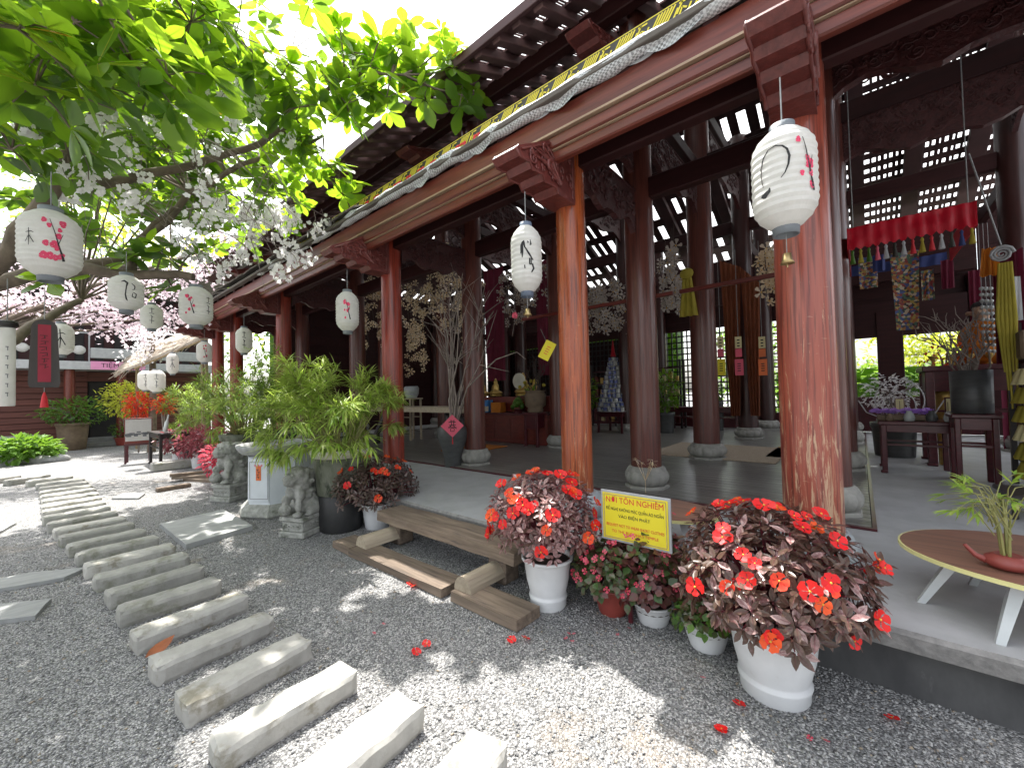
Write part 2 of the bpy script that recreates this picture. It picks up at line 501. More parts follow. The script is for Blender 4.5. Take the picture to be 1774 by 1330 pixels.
M = dict(
    gravel=gravel_mat(),
    concrete=pm('platform_concrete', (.5, .505, .515), (.39, .395, .4), 3, (1, 1, 1), .55, .1, .004, 8, c3=(.5, .51, .52), s3=1.3, t3=.6),
    concrete_edge=pm('rough_concrete', (.3, .29, .28), (.19, .185, .18), 22, (1, 1, 1), .9, .8, .012, 8),
    concrete_dark=pm('dark_footing', (.06, .06, .062), (.1, .1, .1), 5, (1, 1, .5), .9, .5, .01, 8, c3=(.16, .16, .16), s3=6, t3=.68),
    stone=pm('cut_stone', (.4, .39, .355), (.29, .285, .26), 7, (1, 1, 1), .85, .8, .01, 9, c3=(.22, .22, .17), s3=4, t3=.58),
    stone_pale=pm('pale_cut_stone', (.45, .435, .4), (.34, .33, .3), 9, (1, 1, 1), .85, .8, .01, 9, c3=(.24, .22, .17), s3=5, t3=.58),
    stone_grey=pm('grey_flagstone', (.33, .335, .33), (.25, .255, .25), 5, (1, 3, 1), .8, .4, .008, 8),
    carved=pm('carved_stone', (.42, .42, .39), (.22, .225, .2), 13, (1, 1, 1), .85, .9, .02, 8, c3=(.12, .13, .1), s3=5, t3=.62),
    lotus=pm('lotus_stone', (.4, .43, .45), (.3, .325, .34), 9, (1, 1, 1), .7, .3, .006, 7, c3=(.24, .25, .23), s3=6, t3=.64),
    lotus_in=pm('inner_lotus_stone', (.36, .35, .32), (.26, .255, .235), 9, (1, 1, 1), .75, .3, .006, 7),
    planter=pm('mossy_planter', (.2, .205, .17), (.085, .095, .06), 7, (1, 1, .6), .9, .8, .015, 9, c3=(.04, .05, .03), s3=4, t3=.55),
    black_pot=pm('black_plastic', (.022, .022, .024), (.035, .035, .035), 8, rough=.5),
    white_plastic=pm('white_plastic', (.74, .75, .76), (.66, .67, .68), 5, rough=.4, bump=.05, c3=(.56, .54, .5), s3=5, t3=.7),
    terracotta=pm('terracotta_plastic', (.33, .06, .045), (.26, .05, .04), 9, rough=.5, bump=.1),
    cream=pm('cream_glaze', (.62, .6, .5), (.5, .48, .4), 6, rough=.5, bump=.2),
    marble=pm('white_marble', (.66, .7, .74), (.56, .6, .64), 4, (1, 1, 1), .4, .1, .004, 9),
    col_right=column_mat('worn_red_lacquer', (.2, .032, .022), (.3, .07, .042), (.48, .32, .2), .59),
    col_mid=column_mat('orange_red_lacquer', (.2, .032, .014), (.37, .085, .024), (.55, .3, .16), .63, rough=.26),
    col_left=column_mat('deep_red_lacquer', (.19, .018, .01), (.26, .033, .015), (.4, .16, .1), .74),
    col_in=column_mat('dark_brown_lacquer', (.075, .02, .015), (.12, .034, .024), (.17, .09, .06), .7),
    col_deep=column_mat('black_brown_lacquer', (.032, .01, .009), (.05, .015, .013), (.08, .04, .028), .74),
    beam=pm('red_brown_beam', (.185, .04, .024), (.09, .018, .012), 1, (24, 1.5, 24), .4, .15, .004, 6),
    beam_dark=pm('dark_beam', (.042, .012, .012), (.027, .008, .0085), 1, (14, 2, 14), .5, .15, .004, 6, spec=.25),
    carve_wood=pm('carved_red_wood', (.16, .036, .03), (.09, .02, .017), 26, (1, 1, 1), .38, .5, .012, 6),
    carve_dark=pm('carved_dark_wood', (.085, .021, .021), (.04, .01, .01), 24, (1, 1, 1), .42, .9, .02, 6),
    slat=pm('roof_slat', (.06, .022, .024), (.04, .014, .015), 1, (3, 3, 14), .7, .2, .004, 5),
    slat_bounce_lit=pm('bounce_lit_roof_slat', (.22, .12, .115), (.15, .08, .078), 1, (3, 3, 14), .7, .2, .004, 5),  # lighter copy of the roof slat, ground bounce under front eave put into colour
    eave=pm('weathered_board', (.14, .125, .11), (.085, .07, .06), 1, (14, 2, 14), .85, .5, .01, 6),
    batten=pm('pale_batten', (.42, .3, .2), (.3, .2, .13), 1, (20, 2, 20), .5, .1),
    sheet=sheet_mat(),
    yellow_print=pm('yellow_print', (.72, .6, .03), (.62, .52, .03), 5, rough=.6, bump=0),
    black_print=pm('black_print', (.02, .018, .012), (.03, .028, .02), 5, rough=.6, bump=0),
    red_print=pm('red_print', (.6, .02, .03), (.5, .015, .025), 5, rough=.6, bump=0),
    ink=pm('ink', (.018, .018, .02), (.03, .03, .03), 20, rough=.8, bump=0),
    ink_grey=pm('washed_ink', (.12, .13, .14), (.2, .2, .21), 20, rough=.8, bump=0),
    pink_ink=pm('pink_ink', (.72, .05, .13), (.66, .09, .17), 30, rough=.8, bump=0),
    net=net_mat(),
    white_cloth=cloth_mat('white_cloth', (.62, .64, .66), .4),
    paper=paper_mat(),
    cap_grey=pm('grey_cap', (.2, .22, .24), (.16, .18, .2), 12, rough=.6),
    cap_blue=pm('blue_grey_cap', (.16, .2, .27), (.1, .13, .19), 12, rough=.6),
    cord=pm('cord', (.35, .36, .36), (.25, .26, .26), 30, rough=.7),
    brass=pm('brass', (.5, .38, .18), (.42, .3, .14), 12, rough=.3, metal=.8, bump=.05),
    floor=pm('dark_plank', (.22, .205, .19), (.06, .056, .054), 1, (26, 1.1, 26), .3, .25, .004, 8, lo=.4, hi=.6, c3=(.25, .24, .225), s3=1, t3=.57),
    floor_gap=pm('floor_gap', (.02, .018, .017), rough=.9),
    old_wood=pm('weathered_plank', (.25, .19, .14), (.115, .085, .064), 1, (22, 1.6, 22), .85, .7, .01, 8, c3=(.1, .08, .07), s3=1.2, t3=.62),
    pale_wood=pm('sun_bleached_wood', (.46, .39, .29), (.33, .27, .2), 1, (2, 22, 22), .8, .5, .008, 8),
    table_top=pm('walnut_laminate', (.26, .13, .09), (.15, .08, .06), 1, (26, 1.2, 26), .4, .1, .003, 6),
    yellow_edge=pm('cream_edge', (.7, .66, .3), (.62, .58, .26), 5, rough=.5, bump=0),
    table_leg=pm('pale_painted_wood', (.6, .63, .64), (.52, .55, .56), 6, rough=.5, bump=.1),
    rosewood=pm('rosewood', (.09, .014, .02), (.05, .007, .011), 1, (6, 6, 20), .28, .1, .003, 6),
    red_wood=pm('red_cabinet', (.16, .022, .014), (.1, .014, .009), 1, (6, 6, 20), .35, .1, .003, 6),
    black_wood=pm('black_stain', (.03, .024, .024), (.02, .016, .016), 8, rough=.4),
    dark_clay=pm('dark_clay', (.07, .072, .072), (.045, .046, .047), 7, (1, 1, 3), .45, .3, .006, 7),
    red_clay=pm('red_clay', (.25, .05, .04), (.2, .04, .033), 9, rough=.45, bump=.1),
    brown_clay=pm('brown_clay', (.2, .145, .09), (.13, .09, .06), 8, rough=.7),
    soil=pm('soil', (.05, .035, .025), (.03, .022, .016), 30, rough=1, bump=1),
    twig=pm('twig_bark', (.3, .25, .22), (.17, .14, .12), 20, (1, 1, .4), .9, .6, .004, 6),
    twig_dark=pm('dark_twig', (.1, .075, .065), (.06, .045, .04), 20, rough=.9),
    bark=pm('tree_bark', (.21, .165, .125), (.1, .08, .06), 6, (1, 1, 1), .95, .9, .02, 9),
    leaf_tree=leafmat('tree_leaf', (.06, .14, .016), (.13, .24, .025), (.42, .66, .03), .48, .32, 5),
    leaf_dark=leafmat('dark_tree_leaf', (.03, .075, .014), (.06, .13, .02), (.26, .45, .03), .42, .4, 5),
    leaf_yellow=leafmat('old_tree_leaf', (.3, .2, .02), (.45, .12, .02), (.6, .4, .03), .45, .4, 5),
    leaf_imp=leafmat('impatiens_leaf', (.085, .055, .038), (.28, .15, .145), (.4, .14, .12), .16, .3, 60, c3=(.45, .32, .3)),
    leaf_imp_dark=leafmat('dark_impatiens_leaf', (.05, .04, .028), (.12, .075, .066), (.2, .1, .08), .14, .34, 60, c3=(.22, .16, .14)),
    midrib=pm('leaf_midrib', (.2, .025, .05), rough=.5, bump=0),
    petal=leafmat('red_petal', (.75, .008, .012), (.8, .016, .014), (.8, .02, .012), .3, .5, 40),
    petal_orange=leafmat('orange_petal', (.8, .09, .012), (.82, .035, .012), (.8, .09, .02), .3, .5, 40),
    petal_pink=leafmat('pink_petal', (.62, .05, .1), (.68, .1, .16), (.7, .1, .15), .3, .5, 40),
    pistil=pm('flower_eye', (.7, .4, .05), rough=.6, bump=0),
    leaf_bego=leafmat('begonia_leaf', (.05, .1, .03), (.1, .05, .035), (.15, .2, .05), .25, .3, 50, c3=(.13, .035, .04)),
    leaf_green=leafmat('green_leaf', (.05, .13, .02), (.1, .2, .03), (.3, .5, .06), .35, .4, 30),
    leaf_bamboo=leafmat('bamboo_leaf', (.19, .34, .045), (.34, .5, .08), (.55, .75, .1), .38, .4, 25, c3=(.42, .45, .16)),
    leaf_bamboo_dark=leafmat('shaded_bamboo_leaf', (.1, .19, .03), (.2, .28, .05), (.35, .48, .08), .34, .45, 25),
    leaf_lime=leafmat('lime_leaf', (.28, .36, .03), (.42, .44, .05), (.7, .75, .08), .4, .4, 20),
    cane=pm('bamboo_cane', (.3, .28, .1), (.2, .22, .07), 12, rough=.5),
    coral=leafmat('orange_leaf', (.65, .12, .03), (.75, .04, .03), (.8, .15, .04), .35, .5, 20),
    maroon_leaf=leafmat('maroon_leaf', (.2, .03, .05), (.32, .1, .12), (.4, .08, .1), .3, .4, 20, c3=(.45, .25, .24)),
    blossom=leafmat('white_blossom', (.92, .91, .92), (.89, .87, .89), (.92, .9, .91), .5, .6, 8),
    blossom_pink=leafmat('pale_pink_blossom', (.8, .7, .74), (.72, .58, .64), (.82, .72, .77), .4, .6, 6),
    blossom_tan=leafmat('tan_orchid', (.78, .66, .46), (.66, .5, .32), (.75, .6, .4), .35, .6, 6, c3=(.85, .76, .66)),
    blossom_grey=leafmat('pale_orchid', (.5, .46, .42), (.4, .34, .3), (.5, .45, .4), .25, .6, 6),
    plank_red=pm('red_brown_siding', (.16, .055, .04), (.1, .034, .026), 1, (1.2, 20, 22), .7, .3, .006, 6),
    metal_white=pm('white_metal', (.42, .43, .43), (.34, .35, .35), 8, rough=.45, bump=.05),
    metal_grey=pm('grey_metal', (.36, .37, .38), (.28, .29, .3), 8, rough=.5, bump=.05),
    dark_wall=pm('dark_interior_wall', (.03, .026, .026), (.02, .018, .018), 4, rough=.8),
    thatch=pm('thatch', (.55, .48, .4), (.36, .3, .23), 1, (4, 40, 40), .95, .8, .02, 7),
    bamboo_pole=pm('bamboo_pole', (.36, .27, .15), (.26, .19, .1), 1, (10, 10, 3), .5, .2),
    pink_paper=pm('pink_banner', (.75, .3, .5), (.7, .27, .46), 5, rough=.7, bump=0),
    maroon_strip=pm('maroon_strip', (.38, .03, .06), (.32, .025, .05), 8, rough=.7, bump=.05),
    plaque=pm('dark_plaque', (.075, .062, .06), (.05, .042, .042), 1, (12, 12, 2), .6, .2),
    red_cloth=cloth_mat('red_satin', (.55, .006, .025), .25, .45),
    orange_cloth=cloth_mat('orange_cloth', (.6, .2, .02), .3),
    yellow_cloth=cloth_mat('yellow_gauze', (.5, .42, .06), .4),
    maroon_cloth=cloth_mat('maroon_cloth', (.16, .015, .04), .2),
    blue_cloth=cloth_mat('blue_brocade', (.04, .06, .2), .2),
    brown_cloth=cloth_mat('rust_cloth', (.24, .07, .03), .3),
    brocade=cloth_mat('brocade', (.3, .2, .1), .2, .7, [(.4, .3, .08), (.25, .05, .05), (.08, .15, .1), (.5, .42, .3), (.07, .1, .25), (.35, .14, .05), (.05, .05, .05)]),
    gold=pm('gilt', (.55, .38, .12), (.45, .28, .08), 20, rough=.35, metal=.6, bump=.3),
    skin_statue=pm('painted_face', (.4, .26, .17), rough=.5, bump=0),
    blue_paint=pm('blue_paint', (.04, .2, .5), rough=.5, bump=0),
    can_green=pm('tin_label', (.3, .34, .33), (.08, .1, .3), 14, (1, 1, 1), rough=.35, bump=0, lo=.45, hi=.52),
    can_white=pm('pale_tin', (.55, .55, .52), (.45, .46, .45), 14, rough=.35, bump=0),
    wire=pm('white_wire', (.7, .7, .7), rough=.4, bump=0),
    purple=leafmat('purple_flower', (.45, .22, .75), (.55, .32, .8), (.4, .2, .6), .3, .6, 20),
    glass=pm('pale_glass', (.5, .53, .52), (.4, .43, .42), 6, rough=.15, bump=0),
    mat_brown=pm('straw_rug', (.4, .33, .25), (.3, .23, .17), 40, rough=.95, bump=.4),
    rug_yellow=cloth_mat('yellow_blue_rug', (.5, .3, .05), 0, .9, [(.55, .33, .05), (.5, .3, .05), (.1, .1, .3), (.45, .2, .1)]),
    grass=leafmat('grass_blade', (.06, .15, .015), (.12, .24, .03), (.25, .45, .04), .3, .5, 12),
    yellow_card=pm('yellow_card', (.78, .66, .02), (.74, .62, .02), 4, rough=.55, bump=0),
    pink_card=pm('pink_card', (.7, .1, .16), (.64, .09, .15), 4, rough=.6, bump=0),
    orange_card=pm('orange_card', (.75, .17, .04), (.7, .15, .04), 4, rough=.6, bump=0),
    cream_card=pm('cream_card', (.62, .56, .3), (.58, .5, .26), 4, rough=.6, bump=0),
)
# ------------------------------------------------------------------ ground and platform
rg = random.Random(7)
def grid_sheet(name, x0, x1, y0, y1, nx, ny, m, kind='structure', zf=None):
    b = MB()
    vs = [(x0 + (x1 - x0) * i / nx, y0 + (y1 - y0) * j / ny, 0) for j in range(ny + 1) for i in range(nx + 1)]
    vs = [(x, y, zf(x, y) if zf else 0) for x, y, _ in vs]
    fs = [(j * (nx + 1) + i, j * (nx + 1) + i + 1, (j + 1) * (nx + 1) + i + 1, (j + 1) * (nx + 1) + i) for j in range(ny) for i in range(nx)]
    b.add(vs, fs, 0, True)
    return b.obj(name, m, kind=kind)
def tri_sheet():
    b = MB()
    b.quad((-260, -260, -.012), (260, -260, -.012), (260, 260, -.012), (-260, 260, -.012))
    return b.obj('ground', M['gravel'], kind='structure')
tri_sheet()
def gz_und(x, y):
    return .012 * noise.noise(Vector((x * .9, y * .9, 3))) - .001
grid_sheet('gravel_yard', -14, 3.2, -4, 26, 86, 150, M['gravel'], zf=gz_und)
# loose pebbles lying in the yard near the viewer
def pebbles(n=52000):
    r = np.random.default_rng(3)
    # density falls with distance
    y = -0.4 + 8.4 * r.random(n * 2) ** 1.7
    x = -2.2 + 5.2 * r.random(n * 2)
    d = np.hypot(x, y)
    keep = (d > .75)
    x, y = x[keep][:n], y[keep][:n]
    n = len(x)
    s = .0042 + .0062 * r.random(n) ** 1.5
    base = np.array([(1, 0, 0), (0, 1, 0), (-1, 0, 0), (0, -1, 0), (0, 0, .7), (0, 0, -.7)], 'f')
    fc = np.array([(0, 1, 4), (1, 2, 4), (2, 3, 4), (3, 0, 4), (1, 0, 5), (2, 1, 5), (3, 2, 5), (0, 3, 5)])
    sc = np.stack([s * (.8 + .9 * r.random(n)), s * (.6 + .6 * r.random(n)), s * (.5 + .6 * r.random(n))], 1)
    v = base[None] * sc[:, None, :]
    v += (r.random(v.shape) - .5) * s[:, None, None] * .7
    a = r.random(n) * 2 * PI; t = (r.random(n) - .5) * 1.2
    ca, sa, ct, st = np.cos(a), np.sin(a), np.cos(t), np.sin(t)
    vx, vz = v[:, :, 0] * ct[:, None] - v[:, :, 2] * st[:, None], v[:, :, 0] * st[:, None] + v[:, :, 2] * ct[:, None]
    vy = v[:, :, 1]
    X = vx * ca[:, None] - vy * sa[:, None] + x[:, None]
    Y = vx * sa[:, None] + vy * ca[:, None] + y[:, None]
    zz = np.array([gz_und(float(p), float(q)) for p, q in zip(x, y)])
    Z = vz + zz[:, None] + s[:, None] * .25
    V = np.stack([X, Y, Z], 2).reshape(-1, 3)
    F = (fc[None] + 6 * np.arange(n)[:, None, None]).reshape(-1, 3)
    me = bpy.data.meshes.new('pebbles')
    me.vertices.add(len(V)); me.vertices.foreach_set('co', V.astype('f').ravel())
    me.loops.add(F.size); me.loops.foreach_set('vertex_index', F.astype('i').ravel())
    me.polygons.add(len(F)); me.polygons.foreach_set('loop_start', np.arange(0, F.size, 3, dtype='i'))
    for k, (c1, c2) in enumerate((((.22, .22, .222), (.16, .16, .16)), ((.36, .36, .355), (.27, .27, .27)), ((.52, .515, .5), (.42, .415, .405)), ((.4, .33, .25), (.3, .25, .19)))):
        me.materials.append(pm('pebble_%s' % ('dark', 'grey', 'pale', 'brown')[k], c1, c2, 40, rough=.85, bump=0))
    pick = np.where(r.random(n) < .04, 3, r.integers(0, 3, n)).astype('i')
    me.polygons.foreach_set('material_index', np.repeat(pick, 8))
    me.update(calc_edges=True)
    link('pebbles', me, kind='stuff')
pebbles()

def platform():
    b = MB()
    X0, Y0, Y1 = 2.83, -8.0, 15.6
    # slab with a slightly broken front edge
    n = 150
    top, bot = [], []
    for i in range(n + 1):
        y = Y0 + (Y1 - Y0) * i / n
        w = .012 * noise.noise(Vector((y * 5, 1, 0))) + .006 * noise.noise(Vector((y * 17, 1, 0)))
        top.append((X0 + .014 + w, y, PLAT)); bot.append((X0 - .004 + w * .6, y, PLAT - .022))
    low = [(X0 + .012, p[1], PLAT - .105) for p in bot]
    back = [(16.5, p[1], PLAT) for p in bot]
    vs = back + top + bot + low
    k = n + 1
    fs = [(j * k + i, j * k + i + 1, (j + 1) * k + i + 1, (j + 1) * k + i) for j in range(3) for i in range(n)]
    b.add(vs[:2 * k], [f for f in fs if f[3] < 2 * k], 0)
    b.add(vs[k:], [tuple(q - k for q in f) for f in fs if f[0] >= k], 1)
    b.box((9.8, (Y0 + Y1) / 2, .13), (13.74, Y1 - Y0, .27), mi=2)
    o = b.obj('platform', [M['concrete'], M['concrete_edge'], M['concrete_dark']], kind='structure')
platform()

def plank_floor():
    X0, X1, Y0, Y1 = 4.62, 13.9, -0.04, 12.6
    b = MB(); b.box(((X0 + X1) / 2, (Y0 + Y1) / 2, PLAT + .004), (X1 - X0, Y1 - Y0, .008))
    fl = b.obj('floor', M['floor_gap'], kind='structure')
    r = random.Random(5)
    w = .155
    rows = int((X1 - X0 - .06) / w)
    lens = [1.9, 2.3, 2.7, 3.1]
    mesh = {}
    for L in lens:
        m = MB().box((0, 0, 0), (w - .006, L - .004, .012), bev=.002).mesh('floor_plank', M['floor'])
        mesh[L] = m
    for i in range(rows):
        x = X0 + .03 + (i + .5) * w
        y = Y0 + .003
        first = True
        while y < Y1 - .8:
            L = r.choice(lens)
            if y + L > Y1: L = 1.9
            if y + L > Y1 + .3: break
            link('floor_plank', mesh[L], fl, (x, y + L / 2, PLAT + .0145))
            y += L
    b = MB()
    b.box((X0 - .012, (Y0 + Y1) / 2 + .0, PLAT + .011), (.03, Y1 - Y0 + .06, .022))
    b.box(((X0 + X1) / 2, Y0 - .015, PLAT + .011), (X1 - X0, .03, .022))
    b.obj('floor_trim', M['rosewood'], fl)
plank_floor()
# painted line square by the second front column
b = MB()
for (p, q) in (((3.95, 3.05), (4.58, 3.05)), ((3.95, 2.2), (3.95, 3.05))):
    b.box(((p[0] + q[0]) / 2, (p[1] + q[1]) / 2, PLAT + .003), (abs(p[0] - q[0]) + .03, abs(p[1] - q[1]) + .03, .006))
b.obj('floor_strip', M['rosewood'], kind='structure')

# ------------------------------------------------------------------ temple
temple = thing('temple', 'open sided dark red wooden temple hall with lacquered columns and carved eaves', 'temple')
CX_ROWS = [3.4, 5.05, 7.74, 11.3, 14.0]
CY_ROWS = [0.27, 2.1, 5.2, 9.2, 12.3, 13.95]
def roof_z(x):      # upper roof underside
    return 5.72 + .454 * (x - 3.4) if x < 9.52 else 8.5 - .454 * (x - 9.52)
def column_mesh(r, z0, z1, m):
    b = MB()
    H = z1 - z0
    b.lathe([(r * (1.0 - .07 * (t ** 1.5)), z0 + H * t) for t in (0, .02, .15, .3, .45, .6, .75, .9, 1)], 28)
    return b.mesh('column', m)
def lotus_mesh(r, m, n=12):
    b = MB()
    b.lathe([(r * 1.22, .0), (r * 1.22, .045), (r * 1.16, .055)], 8, M=Matrix.Rotation(PI / 8, 3, 'Z'), smooth=False)
    def mod(a, z): return 1 - .10 * abs(math.sin(n * a / 2)) ** .35 * 0 - .085 * (1 - abs(math.sin(n * a / 2)) ** .5)
    b.lathe([(r * .93, .055), (r * 1.07, .075), (r * 1.2, .12), (r * 1.24, .17), (r * 1.17, .215), (r * 1.03, .24)], n * 8, mod=mod)
    def mod2(a, z): return 1 - .07 * (1 - abs(math.sin(n * a / 2 + PI / 2)) ** .5)
    b.lathe([(r * 1.06, .2), (r * 1.1, .235), (r * 1.02, .27), (r * .9, .285)], n * 8, mod=mod2)
    return b.mesh('column_base', m)
def scroll(b, c, R, size, turns=1.6, rad=.012, flip=1, stem=None, mi=0):
    """flat spiral lying in the local xy plane of R"""
    pts = []
    n = int(10 * turns)
    for i in range(n + 1):
        t = i / n; a = flip * turns * 2 * PI * t; q = size * (1 - t * .88)
        pts.append(Vector(c) + R @ Vector((q * math.cos(a), q * math.sin(a), .006 * math.sin(6 * t))))
    if stem: pts = [Vector(c) + R @ Vector((stem[0], stem[1], 0))] + pts
    b.tube(pts, [rad * (1 - .5 * i / len(pts)) for i in range(len(pts))], 5, mi)
RXZ = Matrix(((1, 0, 0), (0, 0, -1), (0, 1, 0)))        # local x->X, local y->Z
RYZ = Matrix(((0, 0, 1), (1, 0, 0), (0, 1, 0)))         # local x->Y, local y->Z
def bracket_mesh(w=.3, seed=1):
    r = random.Random(seed)
    b = MB()
    # console profile in X (negative is outward) and Z, stepped in three waves
    SX, SZ = 1, 1
    prof = [(0, .62), (-.85, .15), (-.88, .115), (-.83, .07), (-.71, .085), (-.675, .035), (-.54, .05), (-.5, .0), (-.34, .015), (-.29, -.035), (0, -.035)]
    b.prism(prof, w, TM((0, 0, 0), RXZ))
    for sd in (-1, 1):
        y = sd * (w / 2 + .004)
        edge = [Vector((x * .985, y, z)) for x, z in prof[1:10]]
        b.tube(edge, .013, 5)
        b.tube([(-.05, y, .0), (-.05, y, .56), (-.8, y, .14)], .012, 5)
        for k in range(46):
            px = -.07 - r.random() ** 1.4 * .62
            zt, zb = .62 + px * .55 - .05, .05 - px * .03
            if zt - zb < .06: continue
            scroll(b, (px, y, r.uniform(zb, zt)), RXZ, .022 + .03 * r.random(), 1.4, .011, r.choice((-1, 1)))
        for k in range(6):
            a = .45 + k * .22
            p0 = Vector((-.3, y + sd * .008, .07))
            l = .34 if k > 1 else .42
            b.tube([p0, p0 + Vector((-math.cos(a) * l * .5, 0, math.sin(a) * l * .5)), p0 + Vector((-math.cos(a - .2) * l, 0, math.sin(a - .2) * l * .8))], [.022, .016, .005], 5)
        scroll(b, (-.42, y + sd * .012, .15), RXZ, .06, 1.5, .022, 1, stem=(.16, -.1))
    b.v = [(x * SX, y, z * SZ) for x, y, z in b.v]
    return b
br_mesh = [bracket_mesh(.24, k).mesh('bracket', M['carve_wood']) for k in (1, 2)]
lot_out = lotus_mesh(.2, M['lotus']); lot_in = lotus_mesh(.22, M['lotus_in']); lot_big = lotus_mesh(.26, M['lotus_in'])
front_m = [M['col_right'], M['col_mid'], M['col_left'], M['col_left'], M['col_left'], M['col_left']]
front_r = [.168, .148, .15, .15, .15, .15]
front_lab = ['scratched pale red front column', 'orange grained front column', 'glossy deep red front column', None, None, None]
for i, y in enumerate([-2.2] + CY_ROWS):
    k = max(i - 1, 0)
    me = column_mesh(front_r[k], PLAT + .28, 4.3, front_m[k])
    c = link('column', me, temple, (3.4, y, 0), front_lab[k] if i else None)
    link('column_base', lot_out, c, (0, 0, PLAT))
    link('bracket', br_mesh[i % 2], temple, (3.4 - .1, y, 3.4))
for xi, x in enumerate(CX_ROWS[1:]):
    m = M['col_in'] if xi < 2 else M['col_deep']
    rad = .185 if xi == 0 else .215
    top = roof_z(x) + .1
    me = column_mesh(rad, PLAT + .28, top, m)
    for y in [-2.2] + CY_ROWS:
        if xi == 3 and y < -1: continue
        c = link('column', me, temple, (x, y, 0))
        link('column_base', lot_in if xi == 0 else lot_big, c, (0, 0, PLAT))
def beam(name, c, d, m, bev=.012, label=None, M_=None):
    return MB().box((0, 0, 0), d, M=M_, bev=bev).obj(name, m, temple, c, label)
YA, YB = -4.6, 15.4
YM, YL = (YA + YB) / 2, YB - YA
# eave: fascia, pale batten, mouldings below
beam('fascia_board', (2.93, YM, 3.94), (.07, YL, .2), M['beam'])
MB().box((0, 0, 0), (.05, YL, .018)).obj('batten', M['batten'], temple, (2.895, YM, 3.828))
beam('moulding', (2.945, YM, 3.765), (.1, YL, .1), M['beam'])
beam('moulding', (2.97, YM, 3.665), (.07, YL, .09), M['beam'])
MB().box((0, 0, 0), (.03, YL, .014)).obj('batten', M['batten'], temple, (2.93, YM, 3.713))
# tie beams along the hall, one piece per bay
def bays(x, z, d, m, name='tie_beam'):
    ys = [-4.2, -2.2] + CY_ROWS
    for a, c in zip(ys[:-1], ys[1:]):
        beam(name, (x, (a + c) / 2, z), (d[0], c - a - .2, d[1]), m)
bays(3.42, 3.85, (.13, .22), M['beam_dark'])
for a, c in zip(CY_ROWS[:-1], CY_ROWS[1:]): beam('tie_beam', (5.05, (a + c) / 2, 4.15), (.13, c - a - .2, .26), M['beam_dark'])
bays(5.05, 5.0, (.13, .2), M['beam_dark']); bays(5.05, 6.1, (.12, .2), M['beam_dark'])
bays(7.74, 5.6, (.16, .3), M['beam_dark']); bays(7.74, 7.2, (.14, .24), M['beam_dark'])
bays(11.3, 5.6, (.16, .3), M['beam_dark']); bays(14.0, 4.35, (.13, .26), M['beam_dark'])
# clerestory boards above the second row of columns
for a, c in zip(([-4.2, -2.2] + CY_ROWS)[:-1], ([-2.2] + CY_ROWS)):
    n = max(3, int((c - a) / .55))
    for k in range(n):
        w = (c - a - .3) / n
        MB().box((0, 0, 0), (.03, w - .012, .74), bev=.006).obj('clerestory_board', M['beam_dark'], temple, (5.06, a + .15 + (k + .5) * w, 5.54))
# carved cross beams between the first and second rows, and beyond
def carved_panel_mesh(L, h, seed, thick=.07, dens=1.0):
    r = random.Random(seed)
    b = MB()
    n = 14
    top = [(-L / 2 + L * i / n, h / 2) for i in range(n + 1)]
    bot = [(L / 2 - L * i / n, -h / 2 + .3 * h * abs(math.sin(PI * 3 * i / n)) * (.4 + .6 * abs(i / n - .5) * 2)) for i in range(n + 1)]
    b.prism(top + bot, thick, TM((0, 0, 0), RXZ))
    for sd in (-1, 1):
        y = sd * (thick / 2 + .003)
        b.tube([(-L / 2, y, h / 2 - .03), (L / 2, y, h / 2 - .03)], .016, 5)
        for k in range(int(L * h * 62 * dens)):
            scroll(b, (r.uniform(-L / 2 + .06, L / 2 - .06), y, r.uniform(-h / 2 + .17 * h + .05, h / 2 - .08)), RXZ, .03 + .06 * r.random(), r.choice((1.2, 1.7)), .013, r.choice((-1, 1)))
    return b
cp1 = carved_panel_mesh(1.3, .55, 11).mesh('carved_beam', M['carve_dark'])
cp2 = carved_panel_mesh(2.3, .62, 12).mesh('carved_beam', M['carve_dark'])
cp3 = carved_panel_mesh(3.1, .7, 13, dens=.7).mesh('carved_beam', M['carve_dark'])
cpy = carved_panel_mesh(2.3, .72, 21, .1, 1.1).mesh('carved_beam', M['carve_dark'])
for yy in (-.96, -3.3):
    o = link('carved_beam', cpy, temple, (5.05, yy, 4.68)); o.rotation_euler = (0, 0, PI / 2)
    o = link('carved_beam', cpy, temple, (7.74, yy, 5.15)); o.rotation_euler = (0, 0, PI / 2)
    o = link('carved_beam', cpy, temple, (3.42, yy, 4.0)); o.rotation_euler = (0, 0, PI / 2); o.scale = (1, 1, .5)
cpl = carved_panel_mesh(1.3, .3, 15).mesh('carved_beam', M['carve_dark'])
for y in [-2.2] + CY_ROWS:
    link('carved_beam', cp1, temple, (4.22, y, 3.86))
    link('carved_beam', cpl, temple, (4.22, y, 4.5))
    link('carved_beam', cp2, temple, (6.4, y, 5.0))
    link('carved_beam', cp3, temple, (9.52, y, 6.3))
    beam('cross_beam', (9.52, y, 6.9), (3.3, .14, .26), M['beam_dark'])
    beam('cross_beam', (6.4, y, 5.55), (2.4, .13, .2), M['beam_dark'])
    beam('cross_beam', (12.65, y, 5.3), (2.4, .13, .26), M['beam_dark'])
# thin lintel line and red hanging rail seen between inner columns
for y0, y1 in ((.27, 2.1), (2.1, 5.2)):
    beam('rail', (6.4, (y0 + y1) / 2, 3.1), (.05, y1 - y0 - .1, .06), M['red_wood'], .006)

